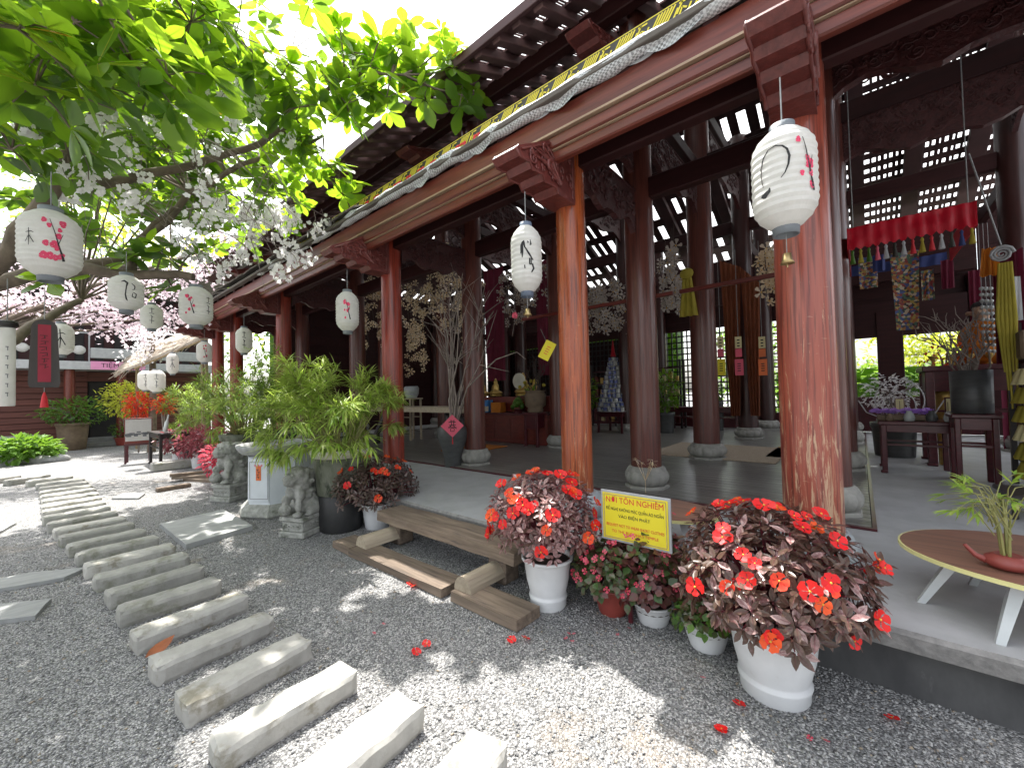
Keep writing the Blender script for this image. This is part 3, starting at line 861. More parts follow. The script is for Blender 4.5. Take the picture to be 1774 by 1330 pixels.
def slat_roof(O, U, V, lenU, lenV, trimL=0, trimR=0, pitch=.3, gap=.13, rsp=1.0, rw=.12, rh=.14, lath=.075, m=None, sheet=True, lw=.42):
    O, U, V = Vector(O), Vector(U).normalized(), Vector(V).normalized()
    N = U.cross(V); 
    if N.z < 0: N = -N
    R = Matrix((U, V, N)).transposed()
    def P(u, v, n): return O + U * u + V * v + N * n
    m = m or M['slat']
    v = 0.0; k = 0; rows = []
    while v < lenV - .05:
        v1 = min(v + pitch - gap, lenV)
        vm = (v + v1) / 2
        a, c = trimL * vm, lenU - trimR * vm
        if c - a < .2: break
        MB().box((0, 0, 0), (c - a, v1 - v, .022)).obj('roof_slat', m, temple).matrix_local = TM(P((a + c) / 2, vm + rg.uniform(-.02, .02), .011), R @ Matrix.Rotation(rg.uniform(-.0035, .0035), 3, 'Z'))
        rows.append((v1, v + pitch)); v += pitch; k += 1
    u = rsp * .5
    while u < lenU:
        top = lenV
        if trimR and u > lenU - trimR * lenV: top = min(top, (lenU - u) / trimR)
        if trimL and u < trimL * lenV: top = min(top, u / trimL)
        if top > .3:
            MB().box((0, 0, 0), (rw, top, rh), bev=.008).obj('rafter', m, temple).matrix_local = TM(P(u, top / 2, -rh / 2 - .002), R)
        u += rsp
    if lath:
        b = MB()
        u = 0.02
        while u < lenU:
            top = lenV
            if trimR and u > lenU - trimR * lenV: top = min(top, (lenU - u) / trimR)
            if trimL and u < trimL * lenV: top = min(top, u / trimL)
            if top > .3 and rg.random() > .03: b.box(P(u + rg.uniform(-.12, .12) * lath, top / 2, .03), (lath * lw * rg.uniform(.8, 1.3), top, .012), M=R @ Matrix.Rotation(rg.uniform(-.003, .003), 3, 'Z'))
            u += lath
        b.obj('roof_lath', m, temple, kind='stuff')
    if sheet:
        b = MB()
        a1, c1 = trimL * lenV, lenU - trimR * lenV
        b.quad(P(0, -.02, .045), P(lenU, -.02, .045), P(c1, lenV, .045), P(a1, lenV, .045))
        b.obj('roof_sheet', M['sheet'], temple)
TH = math.atan(.454); cs, sn = math.cos(TH), math.sin(TH)
LV = 6.12 / cs
slat_roof((3.4, YA, 5.74), (0, 1, 0), (cs, 0, sn), YB - YA + 1.2, LV, trimR=cs, pitch=.5, gap=.17, rsp=.3, rw=.12, rh=.1, lath=.05, m=M['slat_bounce_lit'])
slat_roof((15.64, YA, 5.74), (0, 1, 0), (-cs, 0, sn), .6 - YA, LV, pitch=.3, gap=.14, rsp=1.0, rw=.3, rh=.16, lath=.1, lw=.5)
slat_roof((15.64, .6, 5.74), (0, 1, 0), (-cs, 0, sn), YB + .6, LV, trimR=cs, pitch=.92, gap=.62, rsp=1.5, rw=.26, rh=.16, lath=.36, lw=.52)
slat_roof((3.4, YB + 1.2, 5.74), (1, 0, 0), (0, -cs, sn), 12.24, LV, trimL=cs, trimR=cs, pitch=.7, gap=.4, rsp=.9, rw=.3, rh=.14, lath=.36, lw=.5)
# upper eave boards
beam('eave_board', (3.37, YM + .6, 5.7), (.05, YL + 1.2, .12), M['slat'], .006)
beam('purlin', (4.25, YM, 5.92), (.14, YL, .2), M['beam_dark'])
# lower roof over the front aisle
TL = math.atan(.44); cl, sn2 = math.cos(TL), math.sin(TL)
slat_roof((2.86, YA, 4.1), (0, 1, 0), (cl, 0, sn2), YL, 2.4, pitch=.62, gap=.06, rsp=.62, rw=.11, rh=.1, lath=.07, m=M['beam_dark'])
beam('eave_board', (2.83, YM, 4.085), (.09, YL, .05), M['eave'], .006)
for k in range(46):      # weathered shingle ends along the lower eave, laid unevenly
    y = 5.2 + k * .225
    L = rg.uniform(.5, .8)
    MB().box((0, 0, 0), (L, .215, .022), bev=.004).obj('shingle', M['eave'], temple).matrix_local = TM((2.72 + L / 2 + rg.uniform(-.03, .02), y, 4.175 + rg.uniform(-.01, .015) + L * .21), Matrix.Rotation(-TL - rg.uniform(-.03, .05), 3, 'Y'))
# carved consoles under the upper eave
con = bracket_mesh(.26, 5).mesh('eave_console', M['carve_wood'])
for y in [-2.2] + CY_ROWS:
    o = link('eave_console', con, temple, (4.75, y, 5.28)); o.scale = (1.3, 1, .75)
# standing printed banner and the shade net rolled along the eave
def fret_banner():
    X0, z0, z1, ya, yb = 2.93, 4.19, 4.345, -1.2, 7.2
    b = MB(); b.box((X0 + .012, (ya + yb) / 2, (z0 + z1) / 2), (.012, yb - ya, z1 - z0))
    bn = b.obj('eave_banner', M['black_print'], temple)
    b = MB(); h = z1 - z0; xf = X0 + .0035
    def bar(p, q, w=.0125):
        p, q = Vector((0, *p)), Vector((0, *q)); t = (q - p).normalized(); s = Vector((0, -t.z, t.y)) * w / 2
        b.quad(*[Vector((xf, 0, 0)) + v for v in (p - s, q - s, q + s, p + s)])
    b.quad((xf, ya, z1 - .012), (xf, yb, z1 - .012), (xf, yb, z1 - .004), (xf, ya, z1 - .004))
    y = ya; cell = .3; k = 0
    while y + cell < yb:
        for i in range(6):
            bar((y + .0 + i * .023, z1 - .02), (y + .0 + i * .023 + .085, z0 + .012))
        q = y + .225
        bar((q, z0 + .03), (q + .06, z0 + .03)); bar((q, z0 + .03), (q - .03, z0 + .09)); bar((q + .06, z0 + .03), (q + .03, z0 + .09)); bar((q + .0, z0 + .07), (q + .03, z0 + .09))
        bar((q + .07, z0 + .06), (q + .025, z1 - .022)); bar((q + .1, z0 + .03), (q + .06, z0 + .1)); bar((q - .02, z1 - .03), (q + .05, z1 - .03))
        y += cell; k += 1
    b.obj('fret_print', M['yellow_print'], bn)
    # red block letters along the foot of the banner
    xg = X0 - .002; r = random.Random(4)
    yy = 2.85
    while yy < 5.4:
        w = r.choice((.12, .16, .2)); zb = z0 - .005; hh = .085
        b = MB()
        b.box((xg, yy + w / 2, zb + .01), (.003, w, .02)); b.box((xg - .001, yy + .018, zb + hh / 2), (.003, .034, hh))
        b.box((xg, yy + w * .4, zb + hh - .01), (.003, w * .8, .018))
        if r.random() < .6: b.box((xg - .001, yy + w * .65, zb + hh / 2), (.003, .034, hh))
        b.obj('red_letter', M['red_print'], bn)
        yy += w + .09
fret_banner()
def shade_net():
    r = random.Random(9)
    net = thing('shade_net', 'grey shade netting rolled and tied along the lower eave', 'netting')
    b = MB(); pts, rad = [], []
    y = -1.4
    while y < 9.0:
        ph = (y / .95) % 1
        sag = math.sin(PI * ph)
        rad.append(.056 + .012 * sag + r.uniform(-.006, .006) + (0 if y < 5.5 else -.012))
        pts.append((2.87 - .02 * sag + r.uniform(-.008, .008), y, 4.108 - .012 * sag + r.uniform(-.01, .01)))
        y += .12
    b.tube(pts, rad, 10)
    for v in range(len(b.v)):
        p = Vector(b.v[v]); b.v[v] = tuple(p + Vector((1, .3, 1)) * .009 * noise.noise(p * 22))
    b.obj('net_roll', M['net'], net)
    y = -1.3
    while y < 4.3:       # loose flaps of net below the roll
        b = MB(); L = r.uniform(.45, .6); n = 8
        for i in range(n):
            t0, t1 = i / n, (i + 1) / n
            d0, d1 = .1 * math.sin(PI * t0) ** .8, .1 * math.sin(PI * t1) ** .8
            b.quad((2.855, y + L * t0, 4.09), (2.855, y + L * t1, 4.09), (2.843 - .02 * math.sin(7 * t1), y + L * t1, 4.085 - d1), (2.843 - .02 * math.sin(7 * t0), y + L * t0, 4.085 - d0))
        b.obj('net_flap', M['net'], net)
        b = MB(); q = y + L * .55; L2 = .42
        for i in range(n):
            t0, t1 = i / n, (i + 1) / n
            d0, d1 = .07 * math.sin(PI * t0), .07 * math.sin(PI * t1)
            b.quad((2.88, q + L2 * t0, 4.08), (2.88, q + L2 * t1, 4.08), (2.877, q + L2 * t1, 4.08 - d1), (2.877, q + L2 * t0, 4.08 - d0))
        b.obj('cloth_flap', M['white_cloth'], net)
        y += .95
    for k in range(9):
        yy = -1.4 + .95 * k
        MB().lathe([(.05, -.006), (.052, 0), (.05, .006)], 10, M=Matrix.Rotation(PI / 2, 3, 'X')).obj('tie', M['cord'], net, (2.87, yy, 4.11))
shade_net()
# ------------------------------------------------------------------ stepping stones
def ordinal(n): return ['first', 'second', 'third', 'fourth', 'fifth', 'sixth', 'seventh', 'eighth', 'ninth', 'tenth', 'eleventh', 'twelfth', 'thirteenth', 'fourteenth', 'fifteenth', 'sixteenth', 'seventeenth', 'eighteenth', 'nineteenth', 'twentieth', 'twenty-first', 'twenty-second', 'twenty-third', 'twenty-fourth', 'twenty-fifth', 'twenty-sixth', 'twenty-seventh', 'twenty-eighth', 'twenty-ninth', 'thirtieth', 'thirty-first', 'thirty-second', 'thirty-third', 'thirty-fourth', 'thirty-fifth', 'thirty-sixth', 'thirty-seventh', 'thirty-eighth', 'thirty-ninth', 'fortieth', 'forty-first', 'forty-second', 'forty-third', 'forty-fourth'][n]
def rough_block(name, d, m, seed, bev=.012, amp=.008):
    r = random.Random(seed)
    bm = MB()
    nx, ny, nz = 14, 5, 4
    # block as a subdivided shell pushed in and out by noise
    import itertools
    idx = {}
    vs, fs = [], []
    def vert(i, j, k):
        if (i, j, k) not in idx:
            x, y, z = (i / nx - .5) * d[0], (j / ny - .5) * d[1], k / nz * d[2]
            e = (i in (0, nx)) + (j in (0, ny)) + (k in (0, nz))
            p = Vector((x, y, z))
            if e >= 2:
                p.x -= math.copysign(bev, x) * (i in (0, nx)); p.y -= math.copysign(bev, y) * (j in (0, ny)); p.z -= bev * (k == nz)
            q = p * 11 + Vector((seed * 3.1, seed * 1.7, 0))
            p += Vector((noise.noise(q), noise.noise(q + Vector((7, 0, 0))), noise.noise(q + Vector((0, 9, 0))))) * amp * (1.6 if e >= 2 else .8)
            idx[(i, j, k)] = len(vs); vs.append(p)
        return idx[(i, j, k)]
    for i in range(nx):
        for j in range(ny):
            fs.append((vert(i, j, nz), vert(i + 1, j, nz), vert(i + 1, j + 1, nz), vert(i, j + 1, nz)))
    for k in range(nz):
        for i in range(nx):
            fs.append((vert(i, 0, k), vert(i + 1, 0, k), vert(i + 1, 0, k + 1), vert(i, 0, k + 1)))
            fs.append((vert(i, ny, k), vert(i, ny, k + 1), vert(i + 1, ny, k + 1), vert(i + 1, ny, k)))
        for j in range(ny):
            fs.append((vert(0, j, k), vert(0, j, k + 1), vert(0, j + 1, k + 1), vert(0, j + 1, k)))
            fs.append((vert(nx, j, k), vert(nx, j + 1, k), vert(nx, j + 1, k + 1), vert(nx, j, k + 1)))
    bm.add(vs, fs)
    return bm.mesh(name, m)
stone_pos = [(.98, 1.25), (.905, 1.72), (.83, 2.21), (.79, 2.67), (.75, 3.16), (.735, 3.65), (.70, 4.15), (.68, 4.60), (.655, 5.07), (.625, 5.52), (.58, 6.0), (.535, 6.45), (.49, 6.93), (.46, 7.38), (.42, 7.84), (.39, 8.34), (.385, 8.82), (.38, 9.3), (.38, 9.8), (.38, 10.3), (.37, 10.8), (.36, 11.35), (.33, 11.9), (.2, 12.6), (-.1, 13.2), (-.5, 13.7), (-.95, 14.1)]
for i, (x, y) in enumerate(stone_pos):
    pal = i < 6 or i % 4 == 1
    me = rough_block('stepping_stone', (.64 + rg.uniform(-.02, .02), .19 + rg.uniform(-.015, .02), .135), M['stone_pale'] if pal else M['stone'], i + 1)
    o = link('stepping_stone', me)
    o.location = (x, y, -.012); o.rotation_euler = (0, 0, math.radians(3.5 + rg.uniform(-2.5, 3) + max(0, i - 22) * 9))
    lab = 'rough cut stone sleeper in gravel, nearest the camera, cut off by the bottom edge' if i == 0 else '%s rough cut stone sleeper of the gravel path, counted from the near end' % ordinal(i)
    tag(o, lab, 'stepping stone', 'stone sleepers laid as a path')
def flat_slab(name, pts, h, m, label, group=None):
    b = MB()
    c = sum((Vector(p) for p in pts), Vector()) / len(pts)
    poly = []
    for p, q in zip(pts, pts[1:] + pts[:1]):
        for k in range(6):
            v = Vector(p).lerp(Vector(q), k / 6)
            v += Vector((noise.noise(v * 6), noise.noise(v * 6 + Vector((5, 5, 5))), 0)) * .012
            poly.append((v.x - c.x, v.y - c.y))
    b.prism(poly, h, Matrix.Translation((0, 0, h / 2 - .008)))
    n = len(poly)
    o = b.obj(name, m); o.location = (c.x, c.y, 0)
    return tag(o, label, 'slab', group)
def GP(*px, z=0): return [G(a, c, z) for a, c in px]
flat_slab('paving_slab', GP((277, 907), (387, 882), (438, 910), (322, 943), z=.05), .06, M['stone_grey'], 'square pale grey flagstone lying flat right of the stone path')
flat_slab('paving_slab', GP((-60, 1012), (60, 990), (152, 982), (110, 1000), (-60, 1030), z=.03), .04, M['stone_grey'], 'pointed grey flagstone touching the left side of the stone path')
flat_slab('paving_slab', GP((-60, 1052), (90, 1036), (60, 1066), (-60, 1082), z=.03), .04, M['stone_grey'], 'lowest grey flagstone at the left edge of the photo')
flat_slab('paving_slab', GP((-80, 925), (28, 905), (5, 918), (-70, 948), z=.03), .04, M['stone_grey'], 'far grey flagstone at the left edge near the sunlit gravel')
flat_slab('paving_slab', GP((193, 862), (215, 853), (252, 853), (240, 862), z=.03), .035, M['stone_grey'], 'thin dark stone slab in sunlit gravel beside the path')
MB().box((0, 0, .035), (.5, .12, .07), bev=.008).obj('wood_block', M['old_wood'])
o = bpy.data.objects['wood_block']; o.location = (1.66, 9.65, 0); o.rotation_euler = (0, 0, .12)
tag(o, 'short brown timber block on the gravel near the stone lions', 'timber')

# ------------------------------------------------------------------ timber step at the platform edge
st = thing('timber_step', 'weathered timber step bench in front of the platform', 'step bench', (2.2, 3.0, 0))
def plank(L, w, h, seed, m, amp=.006):
    b = MB(); r = random.Random(seed)
    n = 16
    for s_ in range(4): pass
    ring = [(-w / 2, 0), (w / 2, 0), (w / 2, h), (-w / 2, h)]
    vs = []
    for i in range(n + 1):
        y = L * (i / n - .5)
        for k, (x, z) in enumerate(ring):
            q = Vector((x * 4 + seed, y * 3, z * 9))
            vs.append((x + noise.noise(q) * amp * 1.6, y, z + noise.noise(q + Vector((4, 4, 4))) * amp * (1 if z > 0 else .4)))
    fs = [(i * 4 + k, i * 4 + (k + 1) % 4, i * 4 + 4 + (k + 1) % 4, i * 4 + 4 + k) for i in range(n) for k in range(4)]
    fs += [(0, 3, 2, 1), (n * 4, n * 4 + 1, n * 4 + 2, n * 4 + 3)]
    return b.add(vs, fs)
plank(1.42, .25, .07, 1, M['old_wood']).obj('lower_plank', M['old_wood'], st, (.0, .28, .004)).rotation_euler = (0, 0, .02)
plank(.68, .25, .075, 2, M['old_wood']).obj('lower_plank', M['old_wood'], st, (.03, -.86, .004)).rotation_euler = (0, 0, -.01)
plank(.34, .25, .07, 5, M['old_wood']).obj('lower_plank', M['old_wood'], st, (.0, 1.18, .004))
plank(2.0, .32, .1, 3, M['old_wood'], .014).obj('seat_plank', M['old_wood'], st, (.43, .13, .235))
for y in (.92, -.6):
    b = MB(); n = 10
    poly = [(-.095, 0)] + [(.095 * math.cos(PI - PI * i / n), .115 * math.sin(PI * i / n)) for i in range(n + 1)][1:-1] + [(.095, 0)]
    R = Matrix(((0, 0, 1), (1, 0, 0), (0, 1, 0)))
    b.prism(poly, .42, TM((0, 0, 0), R))
    b.obj('half_log', M['pale_wood'], st, (.17, y, .076))
    MB().box((0, 0, .1), (.2, .2, .225), bev=.02, ).obj('support_block', M['old_wood'], st, (.44, y, .008))

# ------------------------------------------------------------------ leaves, flowers, potted plants
def leaf_mesh(name, L, w, m, fold=.25, bend=.25, seg=3, mid=None, shape=1.0):
    """a leaf along +x, width along y, folded up along the midrib and bent down to the tip"""
    b = MB()
    vs = []
    for i in range(seg + 1):
        t = i / seg
        x = L * t; z = -bend * L * t * t
        ww = w * .5 * math.sin(PI * min(1, max(.0, (t ** shape) * .94 + .06))) if 0 < i < seg else 0
        vs.append((x, 0, z - (fold * ww if 0 < i < seg else 0)))
        if 0 < i < seg: vs += [(x, ww, z), (x, -ww, z)]
    fs = []
    def ix(i): return 0 if i == 0 else 1 + (i - 1) * 3
    for i in range(seg):
        a, c = ix(i), ix(i + 1)
        if i == 0: fs += [(a, c, c + 1), (a, c + 2, c)]
        elif i == seg - 1: fs += [(a, c, a + 1), (a, a + 2, c)]
        else: fs += [(a, c, c + 1, a + 1), (a, a + 2, c + 2, c)]
    b.add(vs, fs, 0, True)
    if mid:
        b.tube([(L * .02, 0, .002), (L * .5, 0, -bend * L * .25 - fold * w * .42 + .003), (L * .95, 0, -bend * L * .9 + .002)], [L * .012, L * .009, L * .003], 3, 1)
        return b.mesh(name, [m, mid])
    return b.mesh(name, m)
def flower_mesh(name, R, m, eye, petals=5, cup=.25, seed=1, ruff=.1, hw=.62):
    r = random.Random(seed); b = MB()
    for k in range(petals):
        a = 2 * PI * k / petals + r.uniform(-.12, .12)
        rr = R * r.uniform(.88, 1.08)
        c, s = math.cos(a), math.sin(a)
        pts = [(.08, -.12, 0), (.08, .12, 0)]
        ring = []
        for t in (-1, -.5, 0, .5, 1):
            q = a + t * hw; l = rr * (1 - .2 * abs(t) ** 2 - (.08 if t == 0 else 0))
            ring.append((l * math.cos(q), l * math.sin(q), cup * l + r.uniform(-ruff, ruff) * R))
        midr = [(.55 * rr * math.cos(a + t * hw * .8), .55 * rr * math.sin(a + t * hw * .8), cup * .3 * rr + (.05 * R if t == 0 else 0)) for t in (-1, 0, 1)]
        vs = [(0, 0, .002 * k)] + midr + ring
        fs = [(0, 1, 2), (0, 2, 3), (1, 4, 5), (1, 5, 6, 2), (2, 6, 7), (2, 7, 3), (3, 7, 8)]
        b.add(vs, fs, 0, True)
    b.ball((0, 0, R * .12), R * .13, 5, 3, 1)
    return b.mesh(name, [m, eye])
FL = dict(red=flower_mesh('flower', .045, M['petal'], M['pistil'], 5, .22, 2), orange=flower_mesh('flower', .043, M['petal_orange'], M['pistil'], 5, .2, 3),
          small=flower_mesh('flower', .02, M['petal_pink'], M['pistil'], 4, .4, 4), redb=flower_mesh('flower', .042, M['petal'], M['pistil'], 5, .4, 7))
LF = dict(imp=[leaf_mesh('leaf', .078, .034, M['leaf_imp'], .3, .2, 4, M['midrib']), leaf_mesh('leaf', .066, .029, M['leaf_imp'], .35, .2, 4, M['midrib'])],
          impd=[leaf_mesh('leaf', .07, .028, M['leaf_imp_dark'], .3, .3, 3), leaf_mesh('leaf', .06, .026, M['leaf_imp_dark'], .35, .2, 3)],
          bego=[leaf_mesh('leaf', .065, .055, M['leaf_bego'], .15, .2, 4, None, .8), leaf_mesh('leaf', .05, .044, M['leaf_bego'], .2, .3, 4, None, .8)],
          green=[leaf_mesh('leaf', .06, .045, M['leaf_green'], .2, .25, 4, None, .8)],
          maroon=[leaf_mesh('leaf', .085, .05, M['maroon_leaf'], .2, .3, 3)])
def pot_mesh(r0, r1, h, m, foot=True, rib=0):
    b = MB()
    mod = (lambda a, z: 1 + .03 * (math.sin(a * rib) > 0) * (.02 < z < h - .03)) if rib else None
    if foot:
        pr = [(r0 * .96, .0), (r0, .01), (r0 * 1.01, .05), (r0 * 1.07, .075), (r0 * 1.07, .085), (r0 * 1.0, .095), (r0 * 1.02, .11), (r0 + (r1 - r0) * .5, h * .55), (r1 * .95, h * .9), (r1, h * .93), (r1 * 1.06, h * .95), (r1 * 1.06, h), (r1 * .97, h), (r1 * .93, h * .9)]
    else:
        pr = [(r0 * .94, 0), (r0, .012), (r0 + (r1 - r0) * .5, h * .5), (r1 * .97, h * .88), (r1, h * .9), (r1 * 1.05, h * .92), (r1 * 1.05, h), (r1 * .95, h), (r1 * .92, h * .88)]
    b.lathe(pr, 40 if rib else 32, mod=mod, cap=False)
    b.add([(r0 * .9 * math.cos(2 * PI * k / 12), r0 * .9 * math.sin(2 * PI * k / 12), .004) for k in range(12)], [tuple(range(12))])
    return b
def dome_plant(t, c, rx, rz, n_tips, leaves, per, n_fl, fl, seed, limit, squash_low=-.5, lmin=.7, lmax=1.1, fr=1.03):
    """stems that end in whorls of leaves spread over an uneven dome; flowers sit proud of the leaves"""
    r = random.Random(seed)
    c = Vector(c)
    xf, stems, fx = [], MB(), []
    n1 = n_tips
    for i in range(n1):
        zz = squash_low + (1 - squash_low) * ((i + .5) / n1)
        a = i * 2.39996 + r.uniform(-.3, .3)
        q = math.sqrt(max(0, 1 - zz * zz))
        d = Vector((q * math.cos(a), q * math.sin(a), zz))
        lump = 1 + .16 * noise.noise(d * 2.3 + Vector((seed, 0, 0))) + r.uniform(-.12, .06)
        if r.random() < .3: lump *= r.uniform(.6, .9)
        tip = c + Vector((d.x * rx, d.y * rx, d.z * rz)) * lump
        ax = (d + Vector((0, 0, .55))).normalized()
        Rf = frame(ax)
        ph = r.uniform(0, 2 * PI)
        for k in range(per):
            b_ = ph + k * 2.39996
            el = .15 + .55 * (k / per) + r.uniform(-.15, .15)
            dirn = Rf @ Vector((math.sin(el), math.cos(el) * math.cos(b_), math.cos(el) * math.sin(b_)))
            up = (ax + Vector((0, 0, .4))).normalized()
            xf.append((r.randrange(len(leaves)), TM(tip + dirn * .012 - ax * .03 * (1 - k / per), frame(dirn, up), r.uniform(lmin, lmax))))
        if i % 2 == 0:
            base = c + Vector((d.x * rx * .15, d.y * rx * .15, -rz * .55))
            stems.tube([base, base.lerp(tip, .5) + Vector((0, 0, .04)), tip], [.006, .005, .003], 4)
    for i in range(n_fl):
        for _ in range(30):
            d = Vector((r.gauss(0, 1), r.gauss(0, 1), r.gauss(.25, .8))).normalized()
            if d.z > -.35 and (d.dot(Vector((-.76, -.65, 0))) > -.35 or d.z > .6): break
        p = c + Vector((d.x * rx, d.y * rx, d.z * rz)) * (fr + .16 * noise.noise(d * 2.3 + Vector((seed, 0, 0))) + r.uniform(0, .07))
        ax = (d + Vector((-.35, -.3, .35)) * .8 + Vector((r.uniform(-.3, .3), r.uniform(-.3, .3), r.uniform(-.2, .3)))).normalized()
        Rz = frame(ax); R2 = Matrix((Rz.col[1], Rz.col[2], Rz.col[0])).transposed()
        fx.append((r.randrange(len(fl)), TM(p, R2, r.uniform(.85, 1.25))))
        if r.random() < .3:
            o2 = Vector((r.uniform(-1, 1), r.uniform(-1, 1), r.uniform(-.6, 1))) * .06
            fx.append((r.randrange(len(fl)), TM(p + o2, R2 @ Matrix.Rotation(r.uniform(0, 3), 3, 'Z'), r.uniform(.7, 1.0))))
    stems.obj('stem', M['maroon_leaf'], t, kind='stuff')
    scatter(t, 'leaf', leaves, xf, limit, 'leaves')
    scatter(t, 'flower', fl, fx, 300)
def potted(name, label, px, py, cat='potted plant', group='potted flowers along the platform'):
    p = G(px, py)
    return thing(name, label, cat, (p.x, p.y, 0), 0, group)
soil = lambda t, r, z: MB().lathe([(r, z - .03), (r * .98, z), (.01, z + .01)], 16, cap=False).obj('soil', M['soil'], t)
t = potted('potted_impatiens', 'largest potted red impatiens, dark leaves, tall white pot nearest the camera', 1342, 1195)
pot_mesh(.16, .215, .38, M['white_plastic']).obj('pot', M['white_plastic'], t); soil(t, .2, .35)
dome_plant(t, (.04, .0, .61), .44, .34, 330, LF['imp'], 8, 34, [FL['red'], FL['redb'], FL['red'], FL['redb'], FL['orange']], 21, 300, -.62)
t = potted('potted_impatiens', 'pale leaved red impatiens in white pot at the end of the timber step', 950, 1046)
pot_mesh(.135, .185, .37, M['white_plastic']).obj('pot', M['white_plastic'], t); soil(t, .17, .34)
dome_plant(t, (-.02, .02, .65), .4, .34, 300, LF['imp'], 7, 30, [FL['red'], FL['red'], FL['orange']], 22, 300, -.55, .6, .95)
t = potted('potted_impatiens', 'dark leaved red impatiens in white pot beside the black drum planter', 655, 912)
pot_mesh(.15, .185, .3, M['white_plastic'], False).obj('pot', M['white_plastic'], t); soil(t, .17, .27)
dome_plant(t, (-.02, .05, .52), .5, .34, 300, LF['impd'], 7, 18, [FL['red'], FL['orange']], 23, 260, -.5, .8, 1.2)
t = potted('potted_begonia', 'pink flowering begonia in red plastic pot under the yellow sign', 1062, 1058)
pot_mesh(.1, .145, .2, M['terracotta'], False).obj('pot', M['terracotta'], t); soil(t, .135, .18)
dome_plant(t, (0, 0, .32), .28, .21, 110, LF['bego'], 6, 42, [FL['small']], 24, 140, -.5, .7, 1.1)
t = potted('potted_begonia', 'tallest begonia, rising in front of the yellow sign, in shallow white pot', 1132, 1075)
pot_mesh(.1, .135, .14, M['white_plastic'], False).obj('pot', M['white_plastic'], t); soil(t, .125, .12)
dome_plant(t, (0.03, 0.03, .36), .26, .34, 130, LF['bego'], 6, 46, [FL['small']], 25, 160, -.55, .7, 1.1)
t = potted('potted_begonia', 'low green plant in ribbed white pot beside the largest impatiens', 1225, 1118)
pot_mesh(.1, .14, .16, M['white_plastic'], False, 24).obj('pot', M['white_plastic'], t); soil(t, .13, .14)
dome_plant(t, (0, 0, .2), .2, .12, 60, LF['green'] + LF['bego'], 6, 5, [FL['small']], 26, 120, -.2, .6, 1.0)

# ------------------------------------------------------------------ yellow sign
def sign():
    P0 = G(1082, 985)
    x = 2.66
    TL, TR, BL = AX(1041, 846, x), AX(1162, 862, x), AX(1043, 931, x)
    y0, y1, zt, zb = TL.y, TR.y, TL.z, BL.z
    c = Vector((x, (y0 + y1) / 2, 0))
    t = thing('notice_sign', 'yellow notice board with red and black lettering on a short post', 'sign', c)
    w, h = abs(y0 - y1), zt - zb
    zc = (zt + zb) / 2
    MB().box((0, 0, 0), (.012, w, h), bev=.003).obj('board', M['metal_grey'], t, (0, 0, zc))
    MB().box((0, 0, 0), (.004, w - .035, h - .035)).obj('sign_face', M['yellow_card'], t, (-.0085, 0, zc))
    b = MB()
    for s_ in (-1, 1):
        b.box((0, 0, s_ * (h / 2 - .028)), (.002, w - .06, .004)); b.box((0, s_ * (w / 2 - .03), 0), (.002, .004, h - .064))
    b.obj('border_line', M['batten'], t, (-.0118, 0, zc))
    R = Matrix(((0, 0, -1), (-1, 0, 0), (0, 1, 0)))
    for txt, sz, dz, m in (('NƠI TÔN NGHIÊM', .056, .115, 'red_print'), ('ĐỀ NGHỊ KHÔNG MẶC QUẦN ÁO NGẮN', .03, .052, 'black_print'), ('VÀO ĐIỆN PHẬT', .03, .005, 'black_print'), ('REQUEST NOT TO WEAR SHORT CLOTHES', .027, -.062, 'red_print'), ('TO THE BUDDHA\'S TEMPLE', .027, -.105, 'red_print')):
        me = text_mesh(txt, sz, M[m])
        o = link('lettering', me, t)
        wid = max(v.co.x for v in me.vertices) - min(v.co.x for v in me.vertices)
        s_ = min(1.0, (w - .09) / wid)
        o.matrix_local = TM((-.0118, 0, zc + dz * h / .36), R) @ Matrix.Diagonal((s_, 1, 1, 1))
    MB().box((0, 0, 0), (.03, .03, zb + .2), bev=.004).obj('post', M['rosewood'], t, (.024, .06, (zb + .2) / 2))
sign()

# ------------------------------------------------------------------ oval tables on the platform
def oval_table(label, c, rx, ry, legs, rot=0):
    t = thing('oval_table', label, 'table', (c[0], c[1], PLAT), rot, 'low oval tables on the platform')
    b = MB(); n = 48
    pts = [(rx * math.cos(2 * PI * k / n), ry * math.sin(2 * PI * k / n)) for k in range(n)]
    b.prism([(x * .985, y * .985) for x, y in pts], .022, Matrix.Translation((0, 0, .3)))
    b.obj('table_top', M['table_top'], t)
    b = MB(); vs = [(x, y, z) for z in (.288, .309) for x, y in pts] + [(x * .984, y * .984, z) for z in (.288, .309) for x, y in pts]
    fs = []
    for k in range(n):
        l = (k + 1) % n
        fs += [(k, l, n + l, n + k), (2 * n + k, 3 * n + k, 3 * n + l, 2 * n + l), (n + k, n + l, 3 * n + l, 3 * n + k), (k, 2 * n + k, 2 * n + l, l)]
    b.add(vs, fs); b.obj('table_edge', M['yellow_edge'], t)
    for lx, ly in legs:
        b = MB(); w = .026
        top = Vector((lx * .72, ly * .72, .288)); bot = Vector((lx, ly, .0))
        vs = [bot + Vector((sx * w * .62, sy * w * .62, 0)) for sx, sy in ((-1, -1), (1, -1), (1, 1), (-1, 1))] + [top + Vector((sx * w * 1.2, sy * w * 1.0, 0)) for sx, sy in ((-1, -1), (1, -1), (1, 1), (-1, 1))]
        b.add(vs, [(3, 2, 1, 0), (4, 5, 6, 7), (0, 1, 5, 4), (1, 2, 6, 5), (2, 3, 7, 6), (3, 0, 4, 7)])
        b.obj('leg', M['table_leg'], t)
    return t
oval_table('low oval walnut table carrying the red teapot, at right on the platform', (3.36, -.78), .5, .64, [(-.1, .56), (-.4, .32), (.1, -.5), (.36, .3)])
